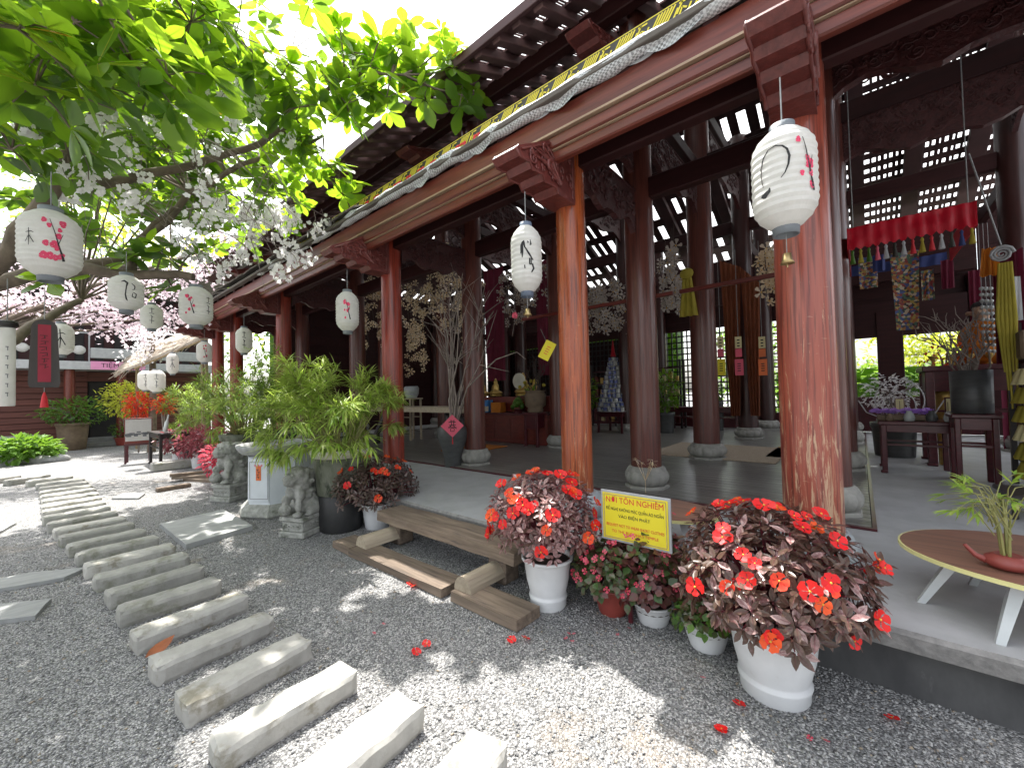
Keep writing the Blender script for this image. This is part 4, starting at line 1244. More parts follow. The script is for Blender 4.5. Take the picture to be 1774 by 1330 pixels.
oval_table('low oval walnut table partly hidden behind the yellow sign', (3.2, 1.22), .3, .42, [(-.2, .3), (.2, .3), (-.2, -.3), (.2, -.3)])
def teapot():
    p = G(1748, 985, PLAT + .312)
    t = thing('teapot_planter', 'red clay teapot on the oval table planted with small bamboo', 'teapot planter', p)
    b = MB(); b.lathe([(.04, 0), (.07, .008), (.088, .03), (.08, .052), (.055, .066), (.05, .07), (.04, .066)], 24, cap=True)
    b.obj('teapot_body', M['red_clay'], t)
    q = (dX * 0)  # direction across the picture
    s = Vector((-.15, .95, 0)).normalized()
    MB().tube([s * .075 + Vector((0, 0, .03)), s * .115 + Vector((0, 0, .05)), s * .15 + Vector((0, 0, .095))], [.018, .012, .008], 8).obj('spout', M['red_clay'], t)
    MB().tube([-s * .08 + Vector((0, 0, .055)), -s * .13 + Vector((0, 0, .06)), -s * .135 + Vector((0, 0, .03)), -s * .085 + Vector((0, 0, .02))], .009, 6).obj('handle', M['red_clay'], t)
    r = random.Random(8); b = MB(); lv = []
    lm = leaf_mesh('bamboo_leaf', .11, .017, M['leaf_bamboo'], .3, .25, 3)
    for k in range(6):
        a = r.uniform(0, 6.28); top = Vector((math.cos(a) * .06, math.sin(a) * .06, .22 + .12 * r.random()))
        b.tube([(math.cos(a) * .018, math.sin(a) * .018, .05), top * .5 + Vector((0, 0, .03)), top], [.007, .006, .004], 5)
        for j in range(5):
            e = top + Vector((r.uniform(-.17, .17), r.uniform(-.13, .22), r.uniform(-.06, .12)))
            b.tube([top - Vector((0, 0, .03 * j)), (top + e) / 2 + Vector((0, 0, .02)), e], [.003, .0025, .0015], 4)
            for l in range(6):
                d = ((e - top).normalized() + Vector((r.uniform(-.7, .7), r.uniform(-.7, .7), r.uniform(-.35, .25)))).normalized()
                lv.append((0, TM(e - d * .01, frame(d), r.uniform(.5, .95))))
    b.obj('cane', M['cane'], t)
    scatter(t, 'bamboo_leaf', [lm], lv, 300)
teapot()
# small dry plant tied to the lotus base of the second row
def dry_plant():
    r = random.Random(12); p = Vector((4.72, 1.98, PLAT))
    t = thing('dry_sprig', 'withered straw coloured sprig tied in front of a lotus column base', 'plant', p)
    b = MB(); lv = []
    lm = leaf_mesh('leaf', .06, .014, M['blossom_tan'], .2, .4, 3)
    for k in range(8):
        e = Vector((r.uniform(-.07, .05), r.uniform(-.14, .14), .3 + .12 * r.random()))
        b.tube([(0, 0, .0), Vector((0, 0, .16)), e], [.005, .004, .002], 4)
        for l in range(5):
            d = Vector((r.uniform(-1, .6), r.uniform(-1, 1), r.uniform(-.5, .5))).normalized(); lv.append((0, TM(e, frame(d), r.uniform(.7, 1.2))))
    b.obj('stem', M['blossom_tan'], t); scatter(t, 'leaf', [lm], lv, 60)
dry_plant()
# ------------------------------------------------------------------ stone lions, basin stand, bamboo planters
def stone_lion(label, p, rz, h, seed):
    t = thing('stone_lion', label, 'statue', p, rz, 'carved stone lions on pedestals')
    # x is forward
    k = h / .86
    b = MB()
    b.box((0, 0, .035 * k), (.44 * k, .36 * k, .07 * k), bev=.012)
    b.box((0, 0, .13 * k), (.38 * k, .3 * k, .12 * k), bev=.01)
    b.box((0, 0, .215 * k), (.43 * k, .35 * k, .05 * k), bev=.012)
    r = random.Random(seed)
    for s_ in (-1, 1):
        for q in range(5):
            scroll(b, (-.13 * k + .065 * k * q, s_ * .152 * k, .13 * k), RXZ, .028 * k, 1.4, .011 * k, s_)
        for q in range(4):
            scroll(b, (s_ * .192 * k, -.1 * k + .066 * k * q, .13 * k), RYZ, .028 * k, 1.4, .011 * k, s_)
    b.obj('pedestal', M['carved'], t)
    E = [(-.06, 0, .34, .17, (1, .95, 1)), (-.02, 0, .44, .15, (.9, .95, 1.1)), (.05, 0, .52, .14, (.85, .95, 1.1)), (.06, 0, .62, .14, (1, 1.05, .9)),
         (.1, 0, .71, .15, (1, 1.05, .95)), (.2, 0, .69, .1, (1.1, .95, .7)), (.21, 0, .645, .075, (1.1, .95, .55)), (.24, 0, .72, .04),
         (.14, .075, .765, .045), (.14, -.075, .765, .045), (.05, .1, .77, .05, (.7, .5, 1)), (.05, -.1, .77, .05, (.7, .5, 1)),
         (.14, .075, .5, .07, (.9, .9, 1.5)), (.17, .08, .38, .055, (.9, .9, 1.7)), (.19, .085, .275, .06, (1.4, 1, .6)),
         (.13, -.075, .52, .07, (.9, .9, 1.4)), (.19, -.08, .44, .055, (1.2, .9, 1.2)), (.21, -.075, .33, .085),
         (-.05, .12, .32, .12, (1.3, .7, 1)), (-.05, -.12, .32, .12, (1.3, .7, 1)), (.06, .14, .262, .05, (1.8, .8, .6)), (.06, -.14, .262, .05, (1.8, .8, .6)),
         (-.16, 0, .42, .06, (.8, 1, 2)), (-.18, 0, .55, .06, (.8, 1.2, 1.6)), (-.05, 0, .66, .12, (.8, 1, 1.3))]
    for q in range(26):     # curls of the mane and tail
        a = r.uniform(.5, 5.8); z = r.uniform(.45, .8)
        E.append((.03 - .13 * math.cos(a) * .6 - .04, .125 * math.sin(a), z, .036))
    me = meta_mesh([(e[0] * k, e[1] * k, e[2] * k, e[3] * k * 1.2) + tuple(e[4:]) for e in E], M['carved'], .016 * k, .009 * k, 26)
    link('lion_body', me, t)
    b = MB()
    for y in (.045, -.045): b.ball((.225 * k, y * k, .745 * k), .02 * k, 8, 5)
    b.obj('eye', M['carved'], t)
stone_lion('carved stone lion nearest, between pale basin stand and black drum planter', (2.1, 5.12, 0), math.radians(205), .84, 3)
stone_lion('carved stone lion farther back, left of the pale basin stand', (2.12, 7.86, 0), math.radians(205), .98, 5)
def basin_stand():
    p = (2.32, 6.5, 0)
    t = thing('basin_stand', 'pale octagonal stone stand with printed panel and wide basin', 'basin stand', p, math.radians(32))
    b = MB(); R8 = Matrix.Rotation(PI / 8, 3, 'Z')
    b.lathe([(.5, 0), (.52, .03), (.5, .1), (.44, .15), (.42, .17)], 8, M=R8, smooth=False)
    b.obj('foot', M['carved'], t)
    MB().lathe([(.41, .17), (.4, .8), (.42, .82)], 8, M=R8, smooth=False).obj('pillar', M['marble'], t)
    b = MB(); b.lathe([(.34, .82), (.46, .85), (.52, .92), (.53, .97), (.49, .975), (.46, .93), (.0, .9)], 32, cap=False)
    b.obj('basin', M['stone_grey'], t)
    # printed panel on the face towards the path
    Rn = frame((-1, 0, 0)); pn = link('panel', MB().box((-.386, 0, .5), (.012, .3, .6), bev=.003).mesh('panel', M['marble']), t)
    b = MB()
    for z in (.25, .75): b.box((-.3935, 0, z), (.003, .27, .006))
    for y in (-.135, .135): b.box((-.3935, y, .5), (.003, .005, .5))
    b.obj('panel_line', M['ink_grey'], pn)
    MB().box((-.3945, 0, .6), (.004, .075, .2)).obj('paper_strip', M['orange_card'], pn)
    r = random.Random(2)
    for k in range(4):
        b = MB(); b.box((-.398, r.uniform(-.01, .01), .65 - .034 * k), (.002, .035, .008)); b.box((-.3985, r.uniform(-.012, .012), .64 - .034 * k), (.002, .008, .02))
        b.obj('brush_character', M['black_print'], pn)
    b = MB()
    for k in range(3):
        y = -.05 + .05 * k
        b.box((-.3945, y, .71), (.002, .03, .006)); b.box((-.3945, y, .698), (.002, .022, .005)); b.box((-.3965, y, .704), (.002, .006, .03))
    b.obj('lettering', M['pink_ink'], pn)
basin_stand()

def bamboo_plant(label, p, rx, rz, zc, n_c, seed, planter, leaves, limit, drift=(0, 0), Lf=.16, spray=9):
    r = random.Random(seed)
    t = thing('bamboo_planter', label, 'planter', (p[0], p[1], 0), 0, 'bamboo in tall planters')
    planter(t)
    lm = [leaf_mesh('bamboo_leaf', Lf, Lf * .105, leaves[0], .3, .3, 3), leaf_mesh('bamboo_leaf', Lf * .8, Lf * .095, leaves[0], .3, .15, 3), leaf_mesh('bamboo_leaf', Lf * .9, Lf * .1, leaves[1], .3, .4, 3)]
    canes, lv = MB(), []
    ztop = t['ztop']
    nb = max(12, n_c // 7)
    for k in range(nb):
        d = Vector((r.gauss(0, .6), r.gauss(0, .6), r.gauss(.05, .5)))
        if d.length > 1.0: d = d.normalized() * r.uniform(.8, 1.12)
        tip = Vector((d.x * rx + drift[0] * r.random(), d.y * rx + drift[1] * r.random(), zc + d.z * rz))
        if tip.z < ztop + .05 and math.hypot(tip.x, tip.y) < .4: tip.z = ztop + .15
        a = math.atan2(d.y, d.x) + r.uniform(-.5, .5); b0 = Vector((math.cos(a) * .13, math.sin(a) * .13, ztop - .02))
        mid = b0.lerp(tip, .55) + Vector((0, 0, .14))
        canes.tube([b0, mid, tip], [.008, .006, .003], 5)
        out = (tip - mid).normalized()
        for q in range(7):
            s_ = tip.lerp(mid, .08 * q * r.uniform(.6, 1.3)) + Vector((r.gauss(0, .05), r.gauss(0, .05), r.gauss(0, .03)))
            if q > 1: canes.tube([tip.lerp(mid, .1 * q), s_], [.003, .0015], 3)
            for l in range(spray):
                w = (out * .75 + Vector((r.uniform(-1, 1), r.uniform(-1, 1), r.uniform(-.7, .4)))).normalized()
                lv.append((r.choice((0, 0, 1, 2)), TM(s_ + w * .01, frame(w), r.uniform(.6, 1.1))))
    canes.obj('cane', M['cane'], t)
    scatter(t, 'bamboo_leaf', lm, lv, limit, 'bamboo_leaves')
    return t
def drum(t):
    t['ztop'] = 1.0
    MB().lathe([(.24, 0), (.25, .02), (.255, .42), (.24, .44)], 32).obj('drum', M['black_pot'], t)
    MB().lathe([(.26, .44), (.27, .46), (.31, .88), (.3, .9)], 32).obj('moss_jar', M['planter'], t)
    MB().lathe([(.31, .885), (.34, .9), (.345, .97), (.32, .98), (.29, .97), (.28, .93)], 40, cap=False).obj('pot_rim', M['cream'], t)
    soil(t, .285, .95)
bamboo_plant('bright green bamboo in a cream rimmed planter raised on a black drum', (2.46, 4.92), 1.0, .62, 1.5, 470, 31, drum, (M['leaf_bamboo'], M['leaf_bamboo_dark']), 300, (-.1, .35), .22, 13)
def grey_planter(t):
    t['ztop'] = 1.02
    MB().lathe([(.26, 0), (.3, .05), (.27, .1), (.25, .5), (.29, .86), (.36, .9), (.37, 1.0), (.34, 1.01), (.31, .97)], 32, cap=False).obj('planter', M['planter'], t)
    soil(t, .3, .99)
bamboo_plant('dense bamboo in a mossy grey planter behind the farther stone lion', (2.45, 8.5), 1.0, .68, 1.62, 620, 32, grey_planter, (M['leaf_bamboo_dark'], M['leaf_bamboo']), 0, (0, 0), .18)
def low_pot(t):
    t['ztop'] = .6
    pot_mesh(.2, .28, .6, M['white_plastic'], False).obj('pot', M['brown_clay'], t)
bamboo_plant('light green bushy bamboo beside the thatched shelter', AD(338, 690, 13.4)[:2], .95, .8, 1.6, 480, 33, low_pot, (M['leaf_bamboo'], M['leaf_bamboo_dark']), 0, (0, 0), .2)
bamboo_plant('tall thin bamboo at the left end of the platform behind planters', (3.2, 8.9), .55, .8, 2.0, 160, 34, grey_planter, (M['leaf_bamboo'], M['leaf_bamboo_dark']), 0, (0, 0), .16)

# ------------------------------------------------------------------ lanterns
def lantern_profile(w, h):
    r = w / 2
    pr = []
    for i in range(29):
        t = i / 28
        z = -h / 2 + h * t
        u = abs(2 * t - 1)
        e = r * (1 - u ** 4.2 * .0) * (max(0, 1 - max(0, (u - .45) / .55) ** 2.3 * .62))
        pr.append((e * (1 + (.018 if i % 2 else -.016)), z))
    return pr
def prof_r(pr, z):
    for (r0, z0), (r1, z1) in zip(pr[:-1], pr[1:]):
        if z0 <= z <= z1: return r0 + (r1 - r0) * (z - z0) / max(1e-6, z1 - z0)
    return pr[-1][0]
def strokes_on(pr, strokes, h, w, off=.0022):
    """brush strokes given as lists of (u, v, width); u across in lantern half-widths, v up in heights"""
    b = MB()
    for st_ in strokes:
        dense = []
        for (p, q) in zip(st_[:-1], st_[1:]):
            for k in range(4): dense.append([p[i] + (q[i] - p[i]) * k / 4 for i in range(3)])
        dense.append(list(st_[-1]))
        vs = []
        for i, (u, v, wd) in enumerate(dense):
            a, c = dense[max(i - 1, 0)], dense[min(i + 1, len(dense) - 1)]
            du, dv = (c[0] - a[0]) * w / 2, (c[1] - a[1]) * h
            L = math.hypot(du, dv) or 1
            nu, nv = -dv / L * wd * h / (w / 2), du / L * wd
            for s_ in (-1, 1):
                uu, vv = u + s_ * nu, v + s_ * nv
                z = vv * h; zc_ = max(-h / 2, min(h / 2, z)); hz = h / 28; rr = max(prof_r(pr, max(-h / 2, zc_ - hz)), prof_r(pr, zc_), prof_r(pr, min(h / 2, zc_ + hz))) + off
                vs.append((rr * math.cos(uu), rr * math.sin(uu), z))
        n = len(dense)
        b.add(vs, [(2 * i, 2 * i + 1, 2 * i + 3, 2 * i + 2) for i in range(n - 1)])
    return b
def blossom_strokes(u0, v0, s, r, n=7):
    br = [[(u0 + .28 * s, v0 - .3 * s, .012 * s + .004), (u0 + .1 * s, v0 - .05 * s, .008), (u0 + .0 * s, v0 + .12 * s, .006), (u0 - .16 * s, v0 + .33 * s, .003)], [(u0 + .1 * s, v0 - .05 * s, .005), (u0 + .25 * s, v0 + .12 * s, .003)]]
    fl = []
    for k in range(n):
        a, c = u0 + r.uniform(-.35, .3) * s, v0 + r.uniform(-.3, .33) * s
        q = r.uniform(.018, .034) * s
        for p in range(5):
            t = p * 1.257 + k
            fl.append([(a + .02 * q / .03 * .5 * math.cos(t), c + q * .15 * math.sin(t), q * .45), (a + .16 * q / .03 * .5 * math.cos(t), c + q * 1.4 * math.sin(t), q * 1.0), (a + .21 * q / .03 * .5 * math.cos(t), c + q * 2.0 * math.sin(t), .004)])
    return br, fl
GLYPH = {   # brush characters as strokes in a unit square
    'enso': [[(-.64, -.12, .003), (-.7, -.02, .005), (-.69, .07, .007), (-.6, .16, .007), (-.42, .22, .006), (-.2, .235, .006), (.0, .21, .007), (.12, .17, .009), (.18, .1, .01), (.14, .02, .008), (.04, -.05, .005), (-.08, -.09, .003)], [(-.72, -.2, .012), (-.6, -.21, .028), (-.45, -.18, .018), (-.42, -.15, .004)]],
    'drop': [[(-.25, .22, .006), (-.1, .25, .018), (.05, .2, .02), (.0, .1, .012), (-.05, -.1, .012), (0, -.22, .016), (.06, -.26, .004)], [(.25, .2, .006), (.42, .14, .012), (.4, .06, .01), (.28, .04, .006)], [(.3, -.02, .006), (.5, -.06, .012), (.45, -.16, .012), (.28, -.14, .01), (.3, -.05, .006)]],
    'zhang': [[(-.35, .02, .006), (-.3, .14, .014), (-.16, .2, .016), (-.08, .1, .01)], [(-.22, .18, .01), (-.24, .05, .016), (-.26, -.04, .006)], [(-.1, .12, .008), (.15, .02, .014), (.42, -.08, .008)], [(.1, .2, .004), (.13, .17, .012)], [(.26, .22, .004), (.3, .15, .012), (.22, .14, .005)], [(.2, -.05, .01), (.2, -.14, .01), (.3, -.14, .008), (.3, -.05, .008)], [(.36, -.13, .012), (.45, -.2, .014), (.3, -.26, .008)], [(-.12, -.15, .008), (-.1, -.2, .008)]],
    'tree': [[(-.1, .3, .01), (-.05, 0, .014), (-.1, -.3, .008)], [(-.35, .14, .006), (.1, .18, .014), (.3, .14, .006)], [(-.05, .05, .01), (.3, -.2, .014)], [(-.08, .04, .01), (-.36, -.18, .008)]],
    'lines': [[(-.2, .28, .01), (.2, .28, .01)], [(0, .32, .012), (0, .12, .012)], [(-.22, .1, .01), (.2, .08, .012)], [(-.1, .02, .012), (.1, -.06, .012)], [(0, -.04, .012), (-.02, -.32, .01)], [(-.2, -.2, .01), (.2, -.22, .01)]],
}
lr = random.Random(77)
def lantern(label, pos, w, h, face, glyph=None, bloom=None, cord=.4, grey=False, bell=None, caps='cap_grey', rise=None, gscale=1.0, guo=0.0):
    """face: unit vector from the lantern to the viewer; paint is laid round that side"""
    t = thing('paper_lantern', label, 'lantern', pos, math.atan2(face.y, face.x), 'white paper lanterns')
    pr = lantern_profile(w, h)
    b = MB(); b.lathe(pr, 48, cap=False, smooth=False); b.obj('shade', M['paper'], t)
    MB().lathe([(w * .2, h / 2 - .012), (w * .2, h / 2 + .03), (w * .05, h / 2 + .032)], 20, cap=False).obj('top_cap', M[caps], t)
    MB().lathe([(w * .215, -h / 2 + .012), (w * .205, -h / 2 - .035), (w * .185, -h / 2 - .035), (w * .185, -h / 2)], 20, cap=False).obj('bottom_ring', M[caps], t)
    MB().tube([(-.05 * w, 0, h / 2 + .02), (0, 0, h / 2 + cord)], .004, 5).obj('cord', M['cord'], t)
    if glyph:
        g = [[(guo + u * gscale, v * gscale, wd * gscale) for u, v, wd in s_] for s_ in GLYPH[glyph]]
        # seen from outside, larger angle lies to the right in the picture
        strokes_on(pr, g, h, w).obj('brush_writing', M['ink_grey' if grey else 'ink'], t)
    if bloom:
        br, fl = blossom_strokes(bloom[0], bloom[1], bloom[2], lr, bloom[3] if len(bloom) > 3 else 7)
        strokes_on(pr, fl, h, w).obj('painted_blossom', M['pink_ink'], t)
        strokes_on(pr, br, h, w, .003).obj('painted_twig', M['ink'], t)
    if bell:
        bl = thing('brass_bell', bell, 'bell', Vector(pos) + Vector((0, 0, -h / 2 - .19)))
        MB().lathe([(.004, .06), (.02, .055), (.024, .02), (.036, 0), (.03, 0), (.02, .02)], 16, cap=False).obj('bell_body', M['brass'], bl)
        MB().tube([(0, 0, .06), (0, 0, .16)], .0025, 4).obj('bell_cord', M['cord'], bl)
        MB().tube([(0, 0, .05), (0, 0, -.02)], .004, 4).obj('clapper', M['brass'], bl)
    return t
def face_of(p): 
    v = Vector((0, 0, EYE)) - Vector(p); v.z = 0
    return v.normalized()
def hang(px, py, wpx, hpx, x=None, d=None, **k):
    p = AX(px, py, x) if x else AD(px, py, d)
    s = depth(p) / FPX
    ang = abs(px - CX) / FPX
    w = wpx * s * (.93 if x else .95)
    return lantern(k.pop('label'), p, w, hpx * s, face_of(p), **k)
hang(1358, 312, 103, 172, x=2.66, label='largest white lantern, circle brush mark, hanging before the scratched column', glyph='enso', bloom=(.72, .0, .8, 8), cord=.3, bell='small brass bell hanging below the largest lantern before the scratched column')
hang(912, 450, 57, 115, x=2.66, label='white lantern with dark brush writing hanging left of the orange column', glyph='zhang', cord=.3, caps='cap_blue', bell='small brass bell hanging below the lantern left of the orange column')
hang(602, 540, 40, 68, x=2.7, label='white lantern with pink blossom branch just above the bright bamboo', bloom=(0, 0, .8, 8), cord=.3)
hang(423, 590, 27, 44, x=2.7, label='small white lantern with column of thin writing above the dense bamboo', glyph='lines', cord=.3)
hang(354, 610, 24, 36, x=2.7, label='small white lantern with pink flowers at the far eave end', bloom=(0, 0, .9, 8), cord=.3)
hang(88, 424, 82, 114, d=3.0, label='large white lantern with red plum blossom hanging in the tree at left', bloom=(.12, -.02, .95, 13), glyph='tree', gscale=.42, guo=-.62, cord=.3)
hang(219, 508, 49, 60, d=4.1, label='white lantern with bold black brush character under the tree limb', glyph='drop', cord=.25, gscale=1.1)
hang(263, 549, 32, 42, d=6.5, label='small plain white lantern with faint writing between two tree lanterns', glyph='lines', grey=True, cord=.5)
hang(340, 531, 50, 66, d=4.8, label='white lantern with red blossom left and black writing at right side', bloom=(-.35, 0, .8, 8), glyph='lines', gscale=.7, guo=.75, cord=.2)
hang(106, 588, 34, 54, d=6.0, label='white lantern half hidden behind the dark hanging plaque', glyph='tree', cord=.5)
hang(252, 659, 22, 34, d=10.6, label='left one of the paired small lanterns under the thatched roof', glyph='lines', grey=True, cord=.1)
hang(271, 660, 26, 38, d=10.2, label='right one of the paired small lanterns under the thatched roof', glyph='lines', grey=True, cord=.1)
hang(299, 630, 18, 36, d=11.5, label='small white lantern behind the bamboo rafters of the thatched roof', glyph='tree', grey=True, cord=.3)

# hanging plaque and white hanging scroll at left
def plaque():
    p = AD(77, 612, 4.4); f = face_of(p)
    t = thing('hanging_plaque', 'dark wooden plaque with red strip hanging from the tree', 'plaque', p, math.atan2(f.y, f.x))
    s = depth(p) / FPX
    w, h = 36 * s, 118 * s
    poly = []
    for i in range(13): 
        a = PI * i / 12; poly.append((math.cos(a) * w * .42, h / 2 - w * .42 + math.sin(a) * w * .42))
    poly += [(-w * .52, -h / 2 + .06 * h), (-w * .46, -h / 2), (w * .46, -h / 2), (w * .52, -h / 2 + .06 * h)]
    MB().prism(poly, .025, TM((0, 0, 0), RYZ)).obj('board', M['plaque'], t)
    MB().box((.0145, 0, .0), (.004, w * .42, h * .84)).obj('red_strip', M['maroon_strip'], t)
    b = MB(); r = random.Random(3)
    for k in range(6):
        z = h * .26 - k * h * .085
        b.box((.0175, r.uniform(-.01, .01), z), (.002, w * .25, .006)); b.box((.0185, r.uniform(-.02, .02), z - .015), (.002, .006, .035)); b.box((.0175, r.uniform(-.02, .02), z - .03), (.002, w * .16, .005), M=Matrix.Rotation(.5, 3, 'X'))
    b.obj('lettering', M['ink'], t)
    MB().tube([(0, 0, h / 2), (0, 0, h / 2 + .35)], .004, 4).obj('cord', M['cord'], t)
    MB().lathe([(.006, -h / 2 - .05), (.02, -h / 2 - .1), (.032, -h / 2 - .2), (.034, -h / 2 - .215)], 10).obj('tassel', M['red_print'], t)
    MB().tube([(0, 0, -h / 2), (0, 0, -h / 2 - .06)], .003, 4).obj('tassel_cord', M['cord'], t)
plaque()
p = AD(12, 640, 4.0); f = face_of(p)
t = thing('hanging_tube', 'slim white hanging tube with faint writing at the left edge', 'hanging tube', p, math.atan2(f.y, f.x))
MB().lathe([(.052, -.36), (.056, -.35), (.056, .4), (.05, .41)], 20).obj('tube', M['paper'], t)
MB().lathe([(.05, .412), (.075, .43), (.075, .47), (.05, .48)], 20).obj('cap', M['black_wood'], t)
MB().tube([(0, 0, .48), (0, 0, .9)], .004, 4).obj('cord', M['cord'], t)
b = MB()
for k in range(6): b.box((.057, .0, .22 - .09 * k), (.002, .02, .008)); b.box((.057, .004, .2 - .09 * k), (.003, .006, .03))
b.obj('lettering', M['ink_grey'], t)
# ------------------------------------------------------------------ the big tree over the yard
def big_tree():
    r = random.Random(41)
    base = Vector((-2.1, 3.9, 0))
    t = thing('shade_tree', 'large leaved shade tree reaching over the gravel yard from the left', 'tree', base)
    def L(p): return Vector(p) - base
    fork = Vector((-1.9, 4.2, 2.1))
    MB().tube([L(base - Vector((0, 0, .1))), L(base + Vector((.02, .05, .5))), L((-2.0, 4.05, 1.3)), L(fork)], [.3, .24, .2, .19], 12).obj('trunk', M['bark'], t)
    limbs = []
    def limb(pts, r0, r1, name='limb'):
        pts = [Vector(p) for p in pts]
        dense = []
        for a, c in zip(pts[:-1], pts[1:]):
            for k in range(4):
                q = a.lerp(c, k / 4); dense.append(q + Vector((noise.noise(q * 3), noise.noise(q * 3 + Vector((9, 0, 0))), noise.noise(q * 3 + Vector((0, 9, 0))))) * r0 * .7)
        dense.append(pts[-1])
        n = len(dense)
        MB().tube([L(p) for p in dense], [r0 + (r1 - r0) * i / (n - 1) for i in range(n)], 9).obj(name, M['bark'], t)
        limbs.append(dense)
    limb([fork, AD(-140, 560, 3.6), AD(20, 430, 3.9), AD(95, 330, 4.0), AD(140, 215, 4.1), AD(260, 90, 4.4)], .105, .035)
    limb([fork, AD(-120, 520, 4.4), AD(60, 475, 4.6), AD(160, 468, 4.7), AD(240, 476, 4.8), AD(335, 480, 4.9)], .1, .045)
    limb([AD(60, 475, 4.6), AD(190, 455, 5.0), AD(240, 430, 5.3), AD(330, 330, 5.6), AD(450, 275, 5.7), AD(560, 235, 5.8)], .07, .02)
    limb([AD(95, 330, 4.0), AD(220, 310, 4.6), AD(330, 285, 5.0), AD(450, 250, 5.2), AD(520, 200, 5.2), AD(600, 130, 5.1), AD(700, 130, 5.0)], .06, .014)
    limb([fork, (-1.2, 3.0, 3.4), (-.2, 2.2, 4.2), (.7, 1.7, 4.7)], .13, .04)
    limb([fork, (-1.4, 3.6, 3.6), (-.5, 3.7, 4.6), (.6, 4.0, 5.0)], .12, .04)
    limb([AD(140, 215, 4.1), AD(60, 120, 3.4), AD(40, 60, 2.9)], .05, .02)
    limb([AD(260, 90, 4.4), AD(360, 60, 4.6), AD(440, 90, 4.8)], .04, .015)
    limb([AD(230, 478, 4.8), AD(236, 420, 5.0), AD(300, 360, 5.3)], .05, .02)
    limb([AD(-90, 640, 4.2), AD(20, 590, 5.0), AD(95, 545, 5.6), AD(140, 520, 6.0)], .075, .04)
    lm = [leaf_mesh('leaf', .27, .14, M['leaf_tree'], .16, .14, 5, M['leaf_lime'], 1.5), leaf_mesh('leaf', .23, .12, M['leaf_tree'], .2, .3, 5, M['leaf_lime'], 1.4),
          leaf_mesh('leaf', .26, .135, M['leaf_dark'], .18, .2, 4, None, 1.4), leaf_mesh('leaf', .2, .1, M['leaf_yellow'], .18, .25, 4, None, 1.4)]
    # clusters of leaf rosettes: (place, radius, rosettes, share of dark leaves)
    C = []
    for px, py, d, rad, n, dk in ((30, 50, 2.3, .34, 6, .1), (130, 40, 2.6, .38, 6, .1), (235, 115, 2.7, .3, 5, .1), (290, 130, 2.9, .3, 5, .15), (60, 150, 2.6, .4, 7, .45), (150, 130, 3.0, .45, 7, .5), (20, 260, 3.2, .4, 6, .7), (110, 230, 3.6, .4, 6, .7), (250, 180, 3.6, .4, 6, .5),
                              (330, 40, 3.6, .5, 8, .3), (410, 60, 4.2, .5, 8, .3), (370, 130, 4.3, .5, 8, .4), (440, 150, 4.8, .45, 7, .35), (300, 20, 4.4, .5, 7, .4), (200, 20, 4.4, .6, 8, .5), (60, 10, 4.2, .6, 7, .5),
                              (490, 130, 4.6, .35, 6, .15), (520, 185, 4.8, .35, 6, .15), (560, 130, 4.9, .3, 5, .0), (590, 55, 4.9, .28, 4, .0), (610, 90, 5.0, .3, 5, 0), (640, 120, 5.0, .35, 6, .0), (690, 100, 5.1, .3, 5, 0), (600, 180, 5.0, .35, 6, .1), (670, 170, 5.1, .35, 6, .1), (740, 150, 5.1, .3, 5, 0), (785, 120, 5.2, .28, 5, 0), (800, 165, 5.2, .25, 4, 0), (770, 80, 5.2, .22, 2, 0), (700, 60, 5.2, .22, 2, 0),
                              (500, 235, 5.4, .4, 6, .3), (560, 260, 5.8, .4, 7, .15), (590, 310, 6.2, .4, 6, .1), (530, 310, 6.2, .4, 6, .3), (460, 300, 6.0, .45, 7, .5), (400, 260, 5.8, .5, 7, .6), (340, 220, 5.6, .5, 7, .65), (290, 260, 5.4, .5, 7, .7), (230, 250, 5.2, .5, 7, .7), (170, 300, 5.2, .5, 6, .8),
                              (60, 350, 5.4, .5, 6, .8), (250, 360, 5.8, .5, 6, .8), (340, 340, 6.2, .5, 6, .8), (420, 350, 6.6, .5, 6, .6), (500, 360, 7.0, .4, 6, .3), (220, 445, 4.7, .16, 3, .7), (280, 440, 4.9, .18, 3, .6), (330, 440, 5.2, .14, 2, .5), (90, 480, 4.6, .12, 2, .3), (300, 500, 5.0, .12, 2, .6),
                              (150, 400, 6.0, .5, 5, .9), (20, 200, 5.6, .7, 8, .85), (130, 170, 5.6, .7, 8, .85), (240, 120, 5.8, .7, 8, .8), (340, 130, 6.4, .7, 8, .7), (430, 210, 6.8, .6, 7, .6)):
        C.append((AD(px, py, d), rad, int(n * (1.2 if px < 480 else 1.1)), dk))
    for i in range(34):        # the part of the crown that is over and behind the viewer's left
        C.append((Vector((r.uniform(-2.8, .9), r.uniform(2.6, 6.4), r.uniform(4.3, 5.8))), .6, 8, .4))
    for i in range(30):
        C.append((Vector((r.uniform(.2, 2.9), r.uniform(5.2, 10.6), r.uniform(4.9, 6.4))), .65, 9, .4))
    lv = []
    tw = MB()
